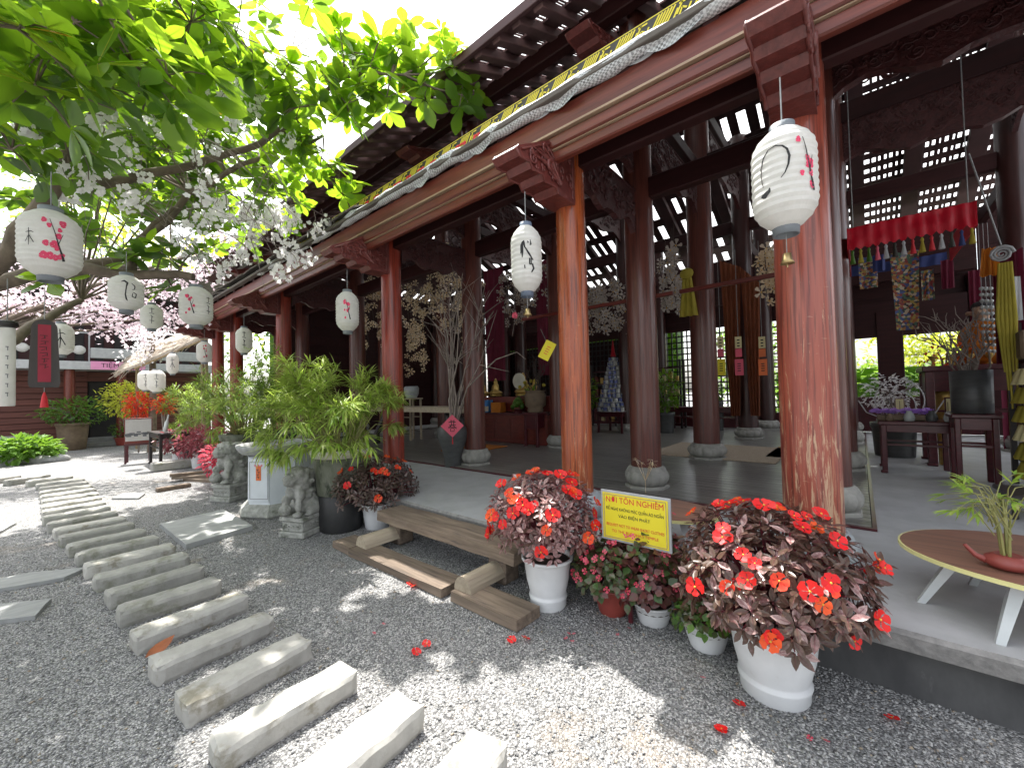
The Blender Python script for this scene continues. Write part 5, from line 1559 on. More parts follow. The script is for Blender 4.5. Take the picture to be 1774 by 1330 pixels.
    for c, rad, n, dk in C:
        # nearest limb point carries the twig
        best = min((p for l in limbs for p in l), key=lambda p: (p - c).length)
        mid = best.lerp(c, .5) + Vector((0, 0, -.05 + .1 * r.random()))
        tw.tube([L(best), L(mid), L(c)], [.016, .012, .007], 5)
        for k in range(n):
            d = Vector((r.gauss(0, 1), r.gauss(0, 1), r.gauss(0, .8))).normalized()
            tip = c + d * rad * r.uniform(.4, 1)
            tw.tube([L(c), L(c.lerp(tip, .6) + Vector((0, 0, .02))), L(tip)], [.007, .006, .005], 4)
            ax = (d * .6 + Vector((0, 0, .8))).normalized(); R = frame(ax); ph = r.uniform(0, 6.28)
            m = r.randint(6, 9)
            for q in range(m):
                a = ph + 2.4 * q; el = r.uniform(-.25, .75)
                v = R @ Vector((math.sin(el), math.cos(el) * math.cos(a), math.cos(el) * math.sin(a)))
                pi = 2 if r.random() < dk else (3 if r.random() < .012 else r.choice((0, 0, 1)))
                lv.append((pi, TM(L(tip + v * .015), frame(v, ax), r.uniform(.5, 1.2))))
    tw.obj('twigs', M['bark'], t, kind='stuff')
    scatter(t, 'leaf', lm, lv, 300, 'leaves')
    # dry fine twigs inside the crown
    b = MB()
    for k in range(150):
        p = AD(r.uniform(130, 480), r.uniform(230, 420), r.uniform(4.2, 5.6))
        d = Vector((r.uniform(-.2, 1), r.uniform(-.6, .6), r.uniform(-.6, .25))).normalized() * r.uniform(.25, .8)
        b.tube([L(p), L(p + d * .5 + Vector((0, 0, .04))), L(p + d + Vector((0, 0, -.05)))], [.005, .004, .002], 4)
    b.obj('dry_twigs', M['twig'], t, kind='stuff')
big_tree()

# ------------------------------------------------------------------ white artificial blossom sprays hung in the tree
def spray_mesh(seed, n, ln, m, size=.032):
    r = random.Random(seed); b = MB()
    pts = [Vector((0, 0, .16)), Vector((.02, 0, .05))]
    for k in range(4): pts.append(pts[-1] + Vector((r.uniform(-.03, .05), r.uniform(-.03, .03), -ln / 4)))
    b.tube(pts, .004, 4, 1)
    for k in range(n):
        q = pts[1].lerp(pts[-1], r.random()) + Vector((r.gauss(0, .05), r.gauss(0, .05), r.gauss(0, .035)))
        ax = Vector((r.gauss(0, 1), r.gauss(0, 1), r.gauss(-.1, .5))).normalized(); R = frame(ax)
        for p in range(5):
            a = p * 1.2566 + r.uniform(-.1, .1); s = size * r.uniform(.85, 1.15)
            c, d = R @ Vector((.15 * s, math.cos(a) * s * .55, math.sin(a) * s * .55)), R @ Vector((.25 * s, math.cos(a) * s, math.sin(a) * s))
            e = R @ Vector((0, -math.sin(a), math.cos(a))) * s * .48
            b.add([q, q + c + e, q + d + e * .4, q + d - e * .4, q + c - e], [(0, 1, 2, 3, 4)], 0, True)
    return b.mesh('blossom_spray', [m, M['twig']])
sp = [spray_mesh(1, 20, .2, M['blossom']), spray_mesh(2, 15, .14, M['blossom']), spray_mesh(3, 26, .26, M['blossom'])]
sr = random.Random(6)
spots = [(80, 228, 3.4), (100, 280, 3.5), (150, 300, 3.6), (165, 180, 3.4), (172, 210, 3.5), (218, 245, 3.7), (250, 350, 4.0), (205, 345, 3.9), (300, 200, 4.0), (312, 195, 4.1), (385, 258, 4.4), (400, 200, 4.4), (345, 300, 4.5), (455, 190, 4.7), (380, 70, 4.4), (440, 160, 4.7), (420, 135, 4.6), (395, 150, 4.6), (370, 75, 4.8), (300, 405, 4.6), (330, 375, 4.7), (355, 375, 4.8), (400, 370, 5.0), (440, 380, 5.2), (470, 395, 5.3), (500, 410, 5.5), (525, 440, 5.6), (545, 385, 5.8), (560, 380, 5.9), (420, 360, 5.2), (375, 355, 5.0), (430, 400, 5.4), (470, 360, 5.5), (515, 250, 5.2), (510, 245, 5.1), (95, 320, 4.0), (150, 245, 4.0), (260, 300, 4.4), (350, 430, 5.2), (388, 465, 5.6), (420, 440, 5.8), (490, 460, 5.8), (330, 265, 4.8), (130, 340, 4.4), (60, 225, 3.6)] + [(sr.uniform(300, 560), sr.uniform(345, 455), sr.uniform(4.9, 6.0)) for _ in range(14)] + [(sr.uniform(60, 420), sr.uniform(170, 340), sr.uniform(3.8, 4.8)) for _ in range(8)]
for i, (px, py, d) in enumerate(spots):
    o = link('blossom_spray', sp[i % 3])
    o.location = AD(px, py, d); o.rotation_euler = (sr.uniform(-.5, .5), sr.uniform(-.5, .5), sr.uniform(0, 6.28)); s = sr.uniform(.85, 1.2); o.scale = (s, s, s)
    tag(o, 'x', 'blossom spray', 'white blossom sprays in the tree')
    marks = ((88, 424, 'the large plum blossom lantern'), (180, 225, 'the big limb above the plum blossom lantern'), (340, 531, 'the lantern at the limb end'), (420, 150, 'the sky gap at the top of the photo'), (540, 400, 'the left end of the eave'))
    kk = min(range(5), key=lambda q: (marks[q][0] - px) ** 2 + (marks[q][1] - py) ** 2)
    rank = sorted([s_ for s_ in spots if min(range(5), key=lambda q: (marks[q][0] - s_[0]) ** 2 + (marks[q][1] - s_[1]) ** 2) == kk], key=lambda s_: (marks[kk][0] - s_[0]) ** 2 + (marks[kk][1] - s_[1]) ** 2).index((px, py, d))
    o['label'] = 'white blossom spray, ' + (ordinal(rank) + ' nearest to ' if rank else 'nearest to ') + marks[kk][2]

# pale pink blossom tree beyond, over the far house
def blossom_tree(label, base, top, clusters, m, seed, n=130, size=.06, rad=.5):
    r = random.Random(seed)
    t = thing('blossom_tree', label, 'tree', base)
    B = Vector(base); top = Vector(top)
    MB().tube([(0, 0, -.1), (top - B) * .5 + Vector((.06, .03, 0)), top - B], [.12, .1, .07], 9).obj('trunk', M['bark'], t)
    br = MB(); V = MB()
    for c in clusters:
        c = Vector(c)
        br.tube([top - B, (top.lerp(c, .5) + Vector((0, 0, .1))) - B, c - B], [.05, .035, .012], 5)
        for k in range(n):
            q = c + Vector((r.gauss(0, rad), r.gauss(0, rad), r.gauss(0, rad * .42)))
            R = frame(Vector((r.gauss(0, 1), r.gauss(0, 1), r.gauss(0, 1))).normalized())
            s = size * r.uniform(.7, 1.3)
            vs = [q - B + R @ Vector((.2 * s * (k2 % 2), math.cos(k2 * .7854) * s * (1 if k2 % 2 == 0 else .55), math.sin(k2 * .7854) * s * (1 if k2 % 2 == 0 else .55))) for k2 in range(8)]
            V.add(vs, [tuple(range(8))], 0)
    br.obj('branch', M['bark'], t); V.obj('blossoms', m, t, kind='stuff')
blossom_tree('pale pink blossom tree spreading in front of the far balcony house', (-5.6, 7.6, 0), AD(-110, 600, 8.0),
             [AD(x, y, d) for x, y, d in ((20, 525, 8.5), (70, 515, 8.5), (130, 520, 8.8), (180, 545, 9.0), (230, 530, 9), (90, 550, 9.2), (30, 555, 9.2), (160, 500, 9.4), (300, 500, 9.6), (290, 550, 9.6), (330, 475, 10), (250, 495, 9.8), (60, 480, 9.6), (215, 570, 9.4), (400, 420, 9.8), (330, 440, 9.8), (130, 450, 10))], M['blossom_pink'], 5, 190, .045, .33)
# hanging white blossom curtain by the balcony
blossom_tree('low white blossom branch trailing beside the thatched roof', (AD(262, 560, 13.4).x, AD(262, 560, 13.4).y, 0), AD(262, 560, 13.4), [AD(x, y, d) for x, y, d in ((245, 600, 13), (262, 590, 13), (238, 575, 13), (275, 575, 13.2), (250, 620, 13))], M['blossom'], 8, 90, .05, .24)

# ------------------------------------------------------------------ trees, hedge and house at the back
def far_tree(label, base, h, rad, m, seed, n=1500, leaf=.22, zc=.62, group='trees beyond the temple yard'):
    r = random.Random(seed)
    t = thing('leafy_tree', label, 'tree', base, 0, group)
    MB().tube([(0, 0, -.1), (.1, 0, h * .3), (0, .1, h * .55)], [.2, .15, .1], 8).obj('trunk', M['bark'], t)
    b = MB(); lob = [(Vector((r.gauss(0, .5), r.gauss(0, .5), r.gauss(0, .45))) * rad, rad * r.uniform(.35, .6)) for _ in range(11)]
    for c, q in lob: b.tube([(0, .1, h * .5), (c.x * .5, c.y * .5, h * zc + c.z * .4), (c.x, c.y, h * zc + c.z)], [.06, .04, .02], 5)
    b.obj('branch', M['bark'], t)
    V = MB()
    for k in range(n):
        c, q = lob[r.randrange(len(lob))]
        d = Vector((r.gauss(0, 1), r.gauss(0, 1), r.gauss(0, 1))).normalized() * q * r.random() ** .4
        p = Vector((c.x, c.y, h * zc + c.z)) + d
        R = frame(Vector((r.gauss(0, 1), r.gauss(0, 1), r.gauss(-.4, .6))).normalized()); s = leaf * r.uniform(.6, 1.3)
        V.add([p, p + R @ Vector((s * .5, s * .28, .02)), p + R @ Vector((s, 0, -.04)), p + R @ Vector((s * .5, -s * .28, .02))], [(0, 1, 2, 3)], 0)
    V.obj('crown', m, t, kind='stuff')
far_tree('light green tree behind the left end of the temple roof', (4.6, 27, 0), 13, 3.6, M['leaf_lime'], 51, 3000, .3)
far_tree('tall dark green tree behind the far house at left', (-3.5, 33, 0), 12, 4.2, M['leaf_dark'], 52, 2600, .35)
far_tree('broad green tree behind the far house, right of the tallest', (1.2, 34, 0), 11, 3.8, M['leaf_green'], 53, 2400, .35)
far_tree('sunlit bushy tree behind the temple back wall, far right', (21, -2.6, 0), 6, 2.6, M['leaf_lime'], 54, 2200, .22, .45)
far_tree('sunlit bushy tree behind the temple lattice wall, centre', (20.5, 3.6, 0), 6, 2.5, M['leaf_green'], 55, 2200, .22, .45)
far_tree('sunlit bushy tree behind the temple lattice wall, left part', (21, 9.5, 0), 6.5, 2.6, M['leaf_lime'], 56, 2200, .22, .45)
far_tree('green tree beyond the open far end of the temple', (9.5, 24, 0), 8, 3, M['leaf_green'], 57, 2000, .28, .5)

def hedge(label, x0, x1, y0, y1, h, seed, n):
    r = random.Random(seed)
    t = thing('clipped_hedge', label, 'hedge', ((x0 + x1) / 2, (y0 + y1) / 2, 0), 0, 'hedges behind the hall')
    w, d = x1 - x0, y1 - y0
    MB().box((0, 0, h / 2), (w * .7, d * .98, h * .96)).obj('hedge_core', M['leaf_dark'], t)
    V = MB()
    for k in range(n):
        p = Vector((r.uniform(-w / 2, w / 2), r.uniform(-d / 2, d / 2), h * r.random() ** .8))
        if r.random() < .75:
            if w < d: p.x = -w / 2 + r.gauss(0, .12)
            else: p.y = -d / 2 + r.gauss(0, .12)
        R = frame(Vector((r.gauss(-.3, 1), r.gauss(-.3, 1), r.gauss(0, .6))).normalized()); s = .26 * r.uniform(.6, 1.3)
        V.add([p, p + R @ Vector((s * .5, s * .28, .02)), p + R @ Vector((s, 0, -.04)), p + R @ Vector((s * .5, -s * .28, .02))], [(0, 1, 2, 3)], 0)
    V.obj('foliage', M['leaf_green'], t, kind='stuff')
hedge('tall hedge close behind the lattice wall of the hall', 16.6, 17.6, 5.4, 15, 5.2, 5, 5200)
hedge('tall hedge beyond the far end of the hall', 4.4, 17, 17.5, 18.5, 5.6, 6, 4200)
hedge('low hedge seen through the open shrine window', 17.5, 18.5, -6, 2.4, 2.2, 7, 2600)
def house():
    Y = 22.5
    t = thing('balcony_house', 'red brown plank house with white balcony rail at the far left', 'house', (0, Y, 0))
    xl, xr = -14.0, 5.2
    zb = 2.85
    def X(px, py=700): return AY(px, py, Y).x
    dl, dr = X(152), X(208)
    k = 0; z = .1
    while z < zb - .1:
        for a, c in ((xl, dl), (dr, xr)):
            n = 3 if a == xl else 1
            for q in range(n):
                w = (c - a) / n
                MB().box((0, 0, 0), (w - .02, .05, .2), bev=.01).obj('siding_plank', M['plank_red'], t, (a + w * (q + .5), -.03 + .006 * ((k + q) % 2), z + .1))
        z += .215; k += 1
    MB().box((0, 0, 0), (dr - dl + .2, .05, .35)).obj('siding_plank', M['plank_red'], t, ((dl + dr) / 2, -.02, zb - .2))
    MB().box((0, 0, 0), (xr - xl, .1, zb), ).obj('wall', M['dark_wall'], t, ((xl + xr) / 2, .1, zb / 2))
    MB().box((0, 0, 0), (dr - dl - .1, .06, 2.4)).obj('doorway', M['dark_wall'], t, ((dl + dr) / 2, .02, 1.2))
    for i in range(2): MB().box((0, 0, 0), (dr - dl + .6, .35, .16), bev=.01).obj('door_step', M['stone_grey'], t, ((dl + dr) / 2, -.5 + .32 * i, .08 + .16 * i))
    MB().box((0, 0, 0), (xr - xl, 1.6, .3), bev=.01).obj('balcony_edge', M['metal_white'], t, ((xl + xr) / 2, -.4, zb + .15))
    for px in (118, 205): 
        x = X(px); MB().lathe([(.15, 0), (.14, zb)], 16).obj('post', M['beam'], t, (x, -.9, 0))
    # rails
    for x0, x1, h0 in ((xl, X(150), 1.05), ):
        MB().box((0, 0, 0), (x1 - x0, .04, .05)).obj('rail', M['metal_grey'], t, ((x0 + x1) / 2, -1.1, zb + .3 + h0))
        for q in range(9): MB().box((0, 0, 0), (.04, .04, h0)).obj('baluster', M['metal_grey'], t, (x1 - q * 1.1, -1.1, zb + .3 + h0 / 2))
    MB().box((0, 0, 0), (xr - X(152), .1, .38), bev=.02).obj('planter_box', M['metal_white'], t, ((xr + X(152)) / 2, -1.15, zb + .62))
    MB().box((0, 0, 0), (xr - xl, .2, 3.0)).obj('upper_wall', M['dark_wall'], t, ((xl + xr) / 2, 1.3, zb + 1.8))
    for q in range(34):
        MB().box((0, 0, 0), (.3, .06, 2.9), bev=.01).obj('upper_board', M['beam_dark'], t, (xl + .3 + q * .56, 1.16, zb + 1.8))
    b = MB(); b.box((0, 0, 0), (xr - xl + 1.5, 4.4, .12), M=Matrix.Rotation(-.22, 3, 'X')); b.obj('roof', M['eave'], t, ((xl + xr) / 2, .6, zb + 3.5))
    for px, s in ((38, .32), (138, .34), (128, .2), (58, .22)):
        q = AY(px, 612, Y - .9)
        MB().ball((0, 0, 0), s * .5, 12, 8).obj('round_lamp', M['paper'], t, (q.x, -.7, zb + .75))
    q = AY(200, 634, Y - 1.25)
    bn = thing('pink_banner', 'small pink paper banner with lettering on the far balcony', 'banner', (q.x + .1, Y - 1.24, zb + .16))
    MB().box((0, 0, 0), (1.5, .015, .3)).obj('paper', M['pink_paper'], bn)
    me = text_mesh('TIỆM TRÀ', .22, M['ink']); o = link('lettering', me, bn)
    o.matrix_local = TM((0, -.012, 0), Matrix(((1, 0, 0), (0, 0, -1), (0, 1, 0))))
house()
def shrub(label, p, rx, rz, m, seed, n=380, leaf=.1, name='shrub', group=None, pot=None, zc=None):
    r = random.Random(seed)
    t = thing(name, label, 'shrub', (p[0], p[1], 0), 0, group)
    h0 = pot[1] if pot else 0
    if pot: pot_mesh(pot[0] * .8, pot[0], pot[1], pot[2], pot[3] if len(pot) > 3 else True).obj('pot', pot[2], t)
    b = MB()
    zc = zc if zc is not None else h0 + rz * .8
    for k in range(9):
        a = r.uniform(0, 6.28); b.tube([(0, 0, max(h0 - .03, 0)), (math.cos(a) * rx * .3, math.sin(a) * rx * .3, zc), (math.cos(a) * rx * .7, math.sin(a) * rx * .7, zc + rz * .4)], [.018, .012, .005], 4)
    b.obj('stem', M['twig'], t)
    V = MB()
    for k in range(n):
        d = Vector((r.gauss(0, 1), r.gauss(0, 1), r.gauss(0, 1))).normalized() * r.random() ** .35
        lump = 1 + .25 * noise.noise(d * 2 + Vector((seed, 0, 0)))
        p_ = Vector((d.x * rx, d.y * rx, d.z * rz)) * lump + Vector((0, 0, zc))
        if p_.z < .02: p_.z = .02 + r.random() * .1
        v = (d + Vector((r.gauss(0, .6), r.gauss(0, .6), r.gauss(0, .4)))).normalized(); R = frame(v); s = leaf * r.uniform(.6, 1.3)
        V.add([p_, p_ + R @ Vector((s * .5, s * .26, .01)), p_ + R @ Vector((s, 0, -s * .2)), p_ + R @ Vector((s * .5, -s * .26, .01))], [(0, 1, 2, 3)], 0)
    V.obj('foliage', m, t, kind='stuff')
    return t
q = G(126, 779); shrub('small round green tree in a tall brown clay jar before the far house', (q.x, q.y), .85, .5, M['leaf_green'], 61, 900, .14, 'potted_tree', 'potted shrubs in the yard', (.42, .95, M['brown_clay'], False))
q = G(222, 770); shrub('shrub with pale flowers in a low clay bowl near the doorway', (q.x, q.y), .5, .35, M['leaf_green'], 62, 400, .12, 'potted_shrub', 'potted shrubs in the yard', (.4, .3, M['terracotta'], False))
shrub('yellow green bush under the end of the thatched roof', AD(222, 690, 14.6)[:2], .75, .6, M['leaf_lime'], 63, 900, .14, zc=1.75)
shrub('orange red leaved plant beside the picture stand', AD(240, 690, 13.2)[:2], .36, .42, M['coral'], 64, 420, .13, zc=1.5)
shrub('red leaved plant right of the orange one under the small lanterns', AD(285, 690, 13.0)[:2], .3, .3, M['coral'], 68, 240, .12, zc=1.55)
for i, (px, py, lab, sc, m) in enumerate(((312, 806, 'red flowered plant in white pot, farthest of the low maroon row', .42, M['maroon_leaf']), (345, 810, 'pale maroon leaved plant in white pot, middle of the low row', .46, M['maroon_leaf']), (373, 812, 'maroon leaved plant in cream pot next to the farther stone lion', .42, M['maroon_leaf']), (392, 838, 'red and pink flowered plant low at the foot of the farther lion', .4, M['petal_pink']))):
    q = G(px, py); shrub(lab, (q.x, q.y), sc, sc * .8, m, 70 + i, 420, .12, 'potted_maroon_plant', 'maroon plants in pale pots', (.17, .36, M['white_plastic'], False), .62 if i < 3 else .5)
q = G(60, 800); shrub('low bright grassy clump on the garden bed at left', (q.x - .2, q.y), .7, .35, M['grass'], 81, 900, .22, zc=.35)
q = G(20, 775); shrub('dark green shrub on the garden bed at the left edge', (q.x - .4, q.y + 1), 1.0, .8, M['leaf_dark'], 82, 800, .16, zc=.8)
q = G(75, 760); shrub('mixed green shrub behind the grassy clump at left', (q.x - .5, q.y - 3), .8, .7, M['leaf_green'], 83, 800, .15, zc=.9)
shrub('round leafy bush at the left edge below the white tube', (-2.6, 12.5), .8, .6, M['leaf_green'], 84, 600, .15, zc=.9)
b = MB(); r = random.Random(90)
g0 = G(95, 802)
for k in range(16):
    a = G(-60 + 11 * k, 812 - .9 * k)
    o = MB().ball((0, 0, .06), (.2 + .1 * r.random(), .15, .1 + .05 * r.random()), 8, 5).obj('edging_stone', M['stone_grey'], None, (a.x, a.y, 0))
    tag(o, ordinal(k) + ' rounded grey edging stone of the garden bed from the left', 'edging stone', 'stones edging the garden bed')
def stone_bench():
    q = G(8, 790)
    t = thing('stone_bench', 'small pale stone table in the garden bed at the left edge', 'stone table', (q.x, q.y + .5, 0))
    for x in (-.5, 0, .5): MB().lathe([(.1, 0), (.07, .2), (.1, .5)], 10).obj('leg', M['stone'], t, (x, 0, 0))
    MB().box((0, 0, .55), (1.5, .5, .1), bev=.02).obj('top', M['stone'], t)
stone_bench()

def thatched_shelter():
    t = thing('thatched_shelter', 'straw thatched lean-to roof on bamboo poles in the yard', 'shelter', (1.1, 14.6, 0))
    base = Vector((1.1, 14.6, 0))
    A, B_, = AD(212, 645, 13.2), AD(400, 566, 12.4)
    r = random.Random(15)
    ax = (B_ - A); n = ax.normalized(); side = Vector((.3, 1, .5)).normalized()
    straw = MB()
    for k in range(900):
        u, v = r.random(), r.random()
        p = A + ax * u * .98 + side * v * 1.6 + Vector((0, 0, r.uniform(-.05, .09)))
        d = (-n + Vector((r.gauss(0, .15), r.gauss(0, .15), r.gauss(-.05, .1)))).normalized() * r.uniform(.35, .6)
        straw.tube([p - base, p + d * .5 - base, p + d + Vector((0, 0, -.04)) - base], [.012, .012, .008], 3, cap=False)
    straw.obj('thatch_straw', M['thatch'], t, kind='stuff')
    b = MB(); q = [A, B_, B_ + side * 1.6, A + side * 1.6]
    b.add([v - base for v in q] + [v - base + Vector((0, 0, .08)) for v in q], [(3, 2, 1, 0), (4, 5, 6, 7), (0, 1, 5, 4), (1, 2, 6, 5), (2, 3, 7, 6), (3, 0, 4, 7)]); b.obj('thatch_pad', M['thatch'], t)
    for k in range(3):
        p = A + ax * .12 + side * (.02 + .75 * k) - Vector((0, 0, .05))
        MB().tube([p - base, p + ax * 1.0 - base], .03, 7).obj('rafter_pole', M['bamboo_pole'], t)
    for u in (.3, .62):
        p = A + ax * u - Vector((0, 0, .08)); MB().tube([p - base, p + side * 1.6 - base], .025, 7).obj('cross_pole', M['bamboo_pole'], t)
    for u, v in ((.75, .0), (.75, 1.5), (.05, 1.5)):
        p = A + ax * u + side * v; MB().tube([(p.x - base.x, p.y - base.y, 0), p - base - Vector((0, 0, .03))], .05, 8).obj('post', M['bamboo_pole'], t)
thatched_shelter()
def easel():
    q = G(240, 802)
    f = face_of(q)
    t = thing('picture_stand', 'framed grey landscape picture standing on tall dark wooden legs', 'picture stand', (q.x, q.y, 0), math.atan2(f.y, f.x))
    k = depth(q) / FPX
    w, h = 36 * k, 44 * k; z0 = 34 * k
    MB().box((0, 0, z0 + h / 2), (.04, w, h), bev=.006).obj('frame', M['red_wood'], t)
    MB().box((.023, 0, z0 + h / 2 + .02), (.006, w * .93, h * .84)).obj('picture', M['paper'], t)
    b = MB(); r = random.Random(1)
    for j in range(26):
        y = r.uniform(-w * .42, w * .42); z = z0 + h * .3 + r.uniform(0, h * .16) * (1 - abs(y) / w)
        b.box((.0275 + .0003 * (j % 5), y, z), (.002, .05 + .06 * r.random(), .02 + .03 * r.random()))
    b.obj('painted_hills', M['ink_grey'], t)
    for s_ in (-1, 1): 
        MB().box((0, 0, 0), (.04, .045, z0 + h), bev=.005).obj('leg', M['rosewood'], t, (-.03, s_ * w * .46, (z0 + h) / 2))
        MB().box((0, 0, 0), (.04, .04, z0 + .1), bev=.005).obj('leg', M['rosewood'], t, (-.42, s_ * w * .4, (z0 + .1) / 2))
    MB().box((0, 0, 0), (.05, w * 1.02, .05), bev=.005).obj('rail', M['rosewood'], t, (-.0, 0, z0 * .96))
easel()
def desk(name, label, x0, x1, y0, y1, h, m, th=.05, leg=.06, z=0, rails=True, apron=.1):
    t = thing(name, label, 'table', ((x0 + x1) / 2, (y0 + y1) / 2, z))
    w, d = x1 - x0, y1 - y0
    MB().box((0, 0, h - th / 2), (w + .06, d + .06, th), bev=.01).obj('table_top', m, t)
    for sx in (-1, 1):
        for sy in (-1, 1):
            px, py = sx * (w / 2 - leg / 2), sy * (d / 2 - leg / 2)
            MB().box((px, py, (h - th) / 2), (leg, leg, h - th - .002), bev=.008).box((px + sx * .01, py + sy * .01, .02), (leg * 1.2, leg * 1.2, .04), bev=.01).obj('leg', m, t)
    if apron:
        for sx in (-1, 1): MB().box((sx * (w / 2 - leg / 2), 0, h - th - apron / 2), (leg * .5, d - 2 * leg, apron), bev=.004).obj('apron', m, t)
        for sy in (-1, 1): MB().box((0, sy * (d / 2 - leg / 2), h - th - apron / 2), (w - 2 * leg, leg * .5, apron), bev=.004).obj('apron', m, t)
    if rails:
        for sx in (-1, 1): MB().box((sx * (w / 2 - leg / 2), 0, h * .55), (leg * .5, d - 2 * leg, .03), bev=.004).obj('stretcher', m, t)
    return t
desk('yard_desk', 'dark wooden desk on pale stone blocks beside the picture stand', 1.95, 2.7, 12.9, 14.3, .85, M['black_wood'])
o = MB().box((0, 0, .1), (.9, .3, .2), bev=.02).obj('stone_block', M['stone'], None, (2.2, 12.55, 0)); tag(o, 'long pale stone block lying under the yard desk', 'stone block')
p = G(300, 740, .9); 
t = thing('bottle', 'slim pale green bottle leaning on the dark yard desk', 'bottle', (2.1, 13.2, .87)); t.rotation_euler = (.0, .18, 0)
MB().lathe([(.04, 0), (.045, .03), (.045, .22), (.018, .3), (.016, .42), (.02, .43)], 12).obj('bottle_body', M['glass'], t)
for k in range(3):
    o = plank(1.3, .22, .05, 20 + k, M['old_wood']).obj('loose_plank', M['old_wood'], None, (2.3 + .05 * k, 9.9 + .3 * k, .05 * k)); o.rotation_euler = (0, .03 * k, .4 + .5 * k)
    tag(o, ('lowest plank of the loose pile by the farther lion', 'middle plank of the loose pile by the farther lion', 'topmost plank of the loose pile by the farther lion')[k], 'plank', 'loose planks by the farther lion')
# ------------------------------------------------------------------ inside the hall
def twigs(t, z0, n, h, spread, seed, m, r0=.014, bias=(0, 0), forks=4):
    r = random.Random(seed); b = MB(); tips = []
    for k in range(n):
        a = r.uniform(0, 6.28); q = spread * r.uniform(.2, 1)
        e = Vector((math.cos(a) * q + bias[0] * r.random(), math.sin(a) * q + bias[1] * r.random(), z0 + h * r.uniform(.55, 1)))
        p0 = Vector((math.cos(a) * .05, math.sin(a) * .05, z0 - .15))
        pts = [p0 + (e - p0) * (i / 5) + Vector((r.gauss(0, .04), r.gauss(0, .04), .12 * math.sin(PI * i / 5))) * (i > 0) for i in range(6)]
        b.tube(pts, [r0 * (1 - .75 * i / 5) for i in range(6)], 5)
        for f in range(forks):
            i = r.randint(2, 4); s = pts[i]
            d = ((e - p0).normalized() + Vector((r.gauss(0, .6), r.gauss(0, .6), r.gauss(.1, .4)))).normalized() * h * r.uniform(.15, .38)
            b.tube([s, s + d * .5 + Vector((r.gauss(0, .02), r.gauss(0, .02), .02)), s + d], [r0 * .5, r0 * .35, r0 * .15], 4)
            tips.append(s + d)
    b.obj('twigs', m, t)
    return tips
def branch_vase():
    p = Vector((4.72, 5.42, PLAT))
    t = thing('branch_vase', 'big dark clay jar of bare branches with red diamond card', 'vase', p)
    MB().lathe([(.14, 0), (.145, .02), (.15, .12), (.19, .3), (.25, .48), (.262, .58), (.25, .66), (.2, .72), (.17, .735), (.17, .75), (.15, .75), (.15, .7)], 32, cap=False).obj('jar', M['dark_clay'], t)
    twigs(t, .75, 11, 2.6, .75, 5, M['twig'], .017, (-.2, -.6), 6)
    b = MB(); b.tube([(0, 0, .6), (-.1, -.5, 1.35), (-.25, -1.3, 1.75), (-.3, -1.75, 1.82), (-.35, -1.95, 1.7)], [.014, .012, .009, .006, .003], 5)
    b.tube([(-.1, -.5, 1.35), (-.2, -.9, 1.7), (-.2, -1.3, 2.5)], [.01, .007, .003], 5); b.tube([(-.2, -.9, 1.7), (-.3, -1.6, 1.55)], [.007, .003], 5)
    b.obj('long_branch', M['twig'], t)
    f = face_of(p); q = Vector((f.x, f.y, 0)) * .275 + Vector((0, 0, .72))
    Rf = frame(f) @ Matrix.Rotation(PI / 4, 3, 'X')
    cd = thing('red_diamond_card', 'red diamond card with black brush character tied to the dark jar', 'greeting card', p + q)
    MB().box((0, 0, 0), (.006, .27, .27), M=Rf).obj('card', M['pink_card'], cd)
    b = MB(); R0 = frame(f)
    def stroke(pts, w=.016):
        for (a, c) in zip(pts[:-1], pts[1:]):
            A, C = Vector((.007, *a)), Vector((.007, *c)); tt = (C - A).normalized(); nn = Vector((0, -tt.z, tt.y)) * w / 2
            b.add([R0 @ v for v in (A - nn, C - nn * .7, C + nn * .7, A + nn)], [(0, 1, 2, 3)])
    stroke([(-.06, .06), (0, .075), (.06, .06)]); stroke([(-.02, .1), (-.01, .02), (-.06, -.04)]); stroke([(.03, .1), (.02, .0), (.07, -.05)])
    stroke([(-.05, .01), (.06, .015)]); stroke([(-.03, -.04), (.03, -.035), (.03, -.09), (-.03, -.09), (-.03, -.04)], .011); stroke([(-.07, -.02), (.07, -.025)], .012)
    b.obj('brush_writing', M['ink'], cd)
    MB().tube([(R0 @ Vector((.012, 0, -.19))), (R0 @ Vector((.0, 0, -.3)))], [.006, .012], 6).obj('tassel', M['red_print'], cd)
branch_vase()
p = AX(948, 607, 4.45); t = thing('yellow_card', 'yellow paper card tilted on the tip of a bare branch', 'card', p)
f = face_of(p); R0 = frame(f); k = depth(p) / FPX
MB().box((0, 0, 0), (.004, 19 * k, 33 * k), M=R0 @ Matrix.Rotation(-.5, 3, 'X')).obj('card_sheet', M['yellow_card'], t)
for q in range(4): MB().box(R0 @ Matrix.Rotation(-.5, 3, 'X') @ Vector((.004, 0, .05 - .033 * q)), (.002, .05, .012), M=R0 @ Matrix.Rotation(-.5, 3, 'X')).obj('printed_line', M['orange_card'], t)
MB().tube([(0, 0, .1), (0, .1, .3)], .003, 4).obj('cord', M['cord'], t)
p = AX(892, 546, 4.6); t = thing('red_rose', 'single red paper rose on a bare branch left of the brass bell', 'paper flower', p)
b = MB()
for q in range(9):
    a = q * 2.4; b.ball((math.cos(a) * .02, math.sin(a) * .02, .004 * q - .015), (.026, .026, .034), 7, 5)
b.obj('petals', M['pink_card'], t); MB().tube([(0, 0, -.02), (.05, .1, -.3)], .004, 4).obj('stem', M['twig'], t)

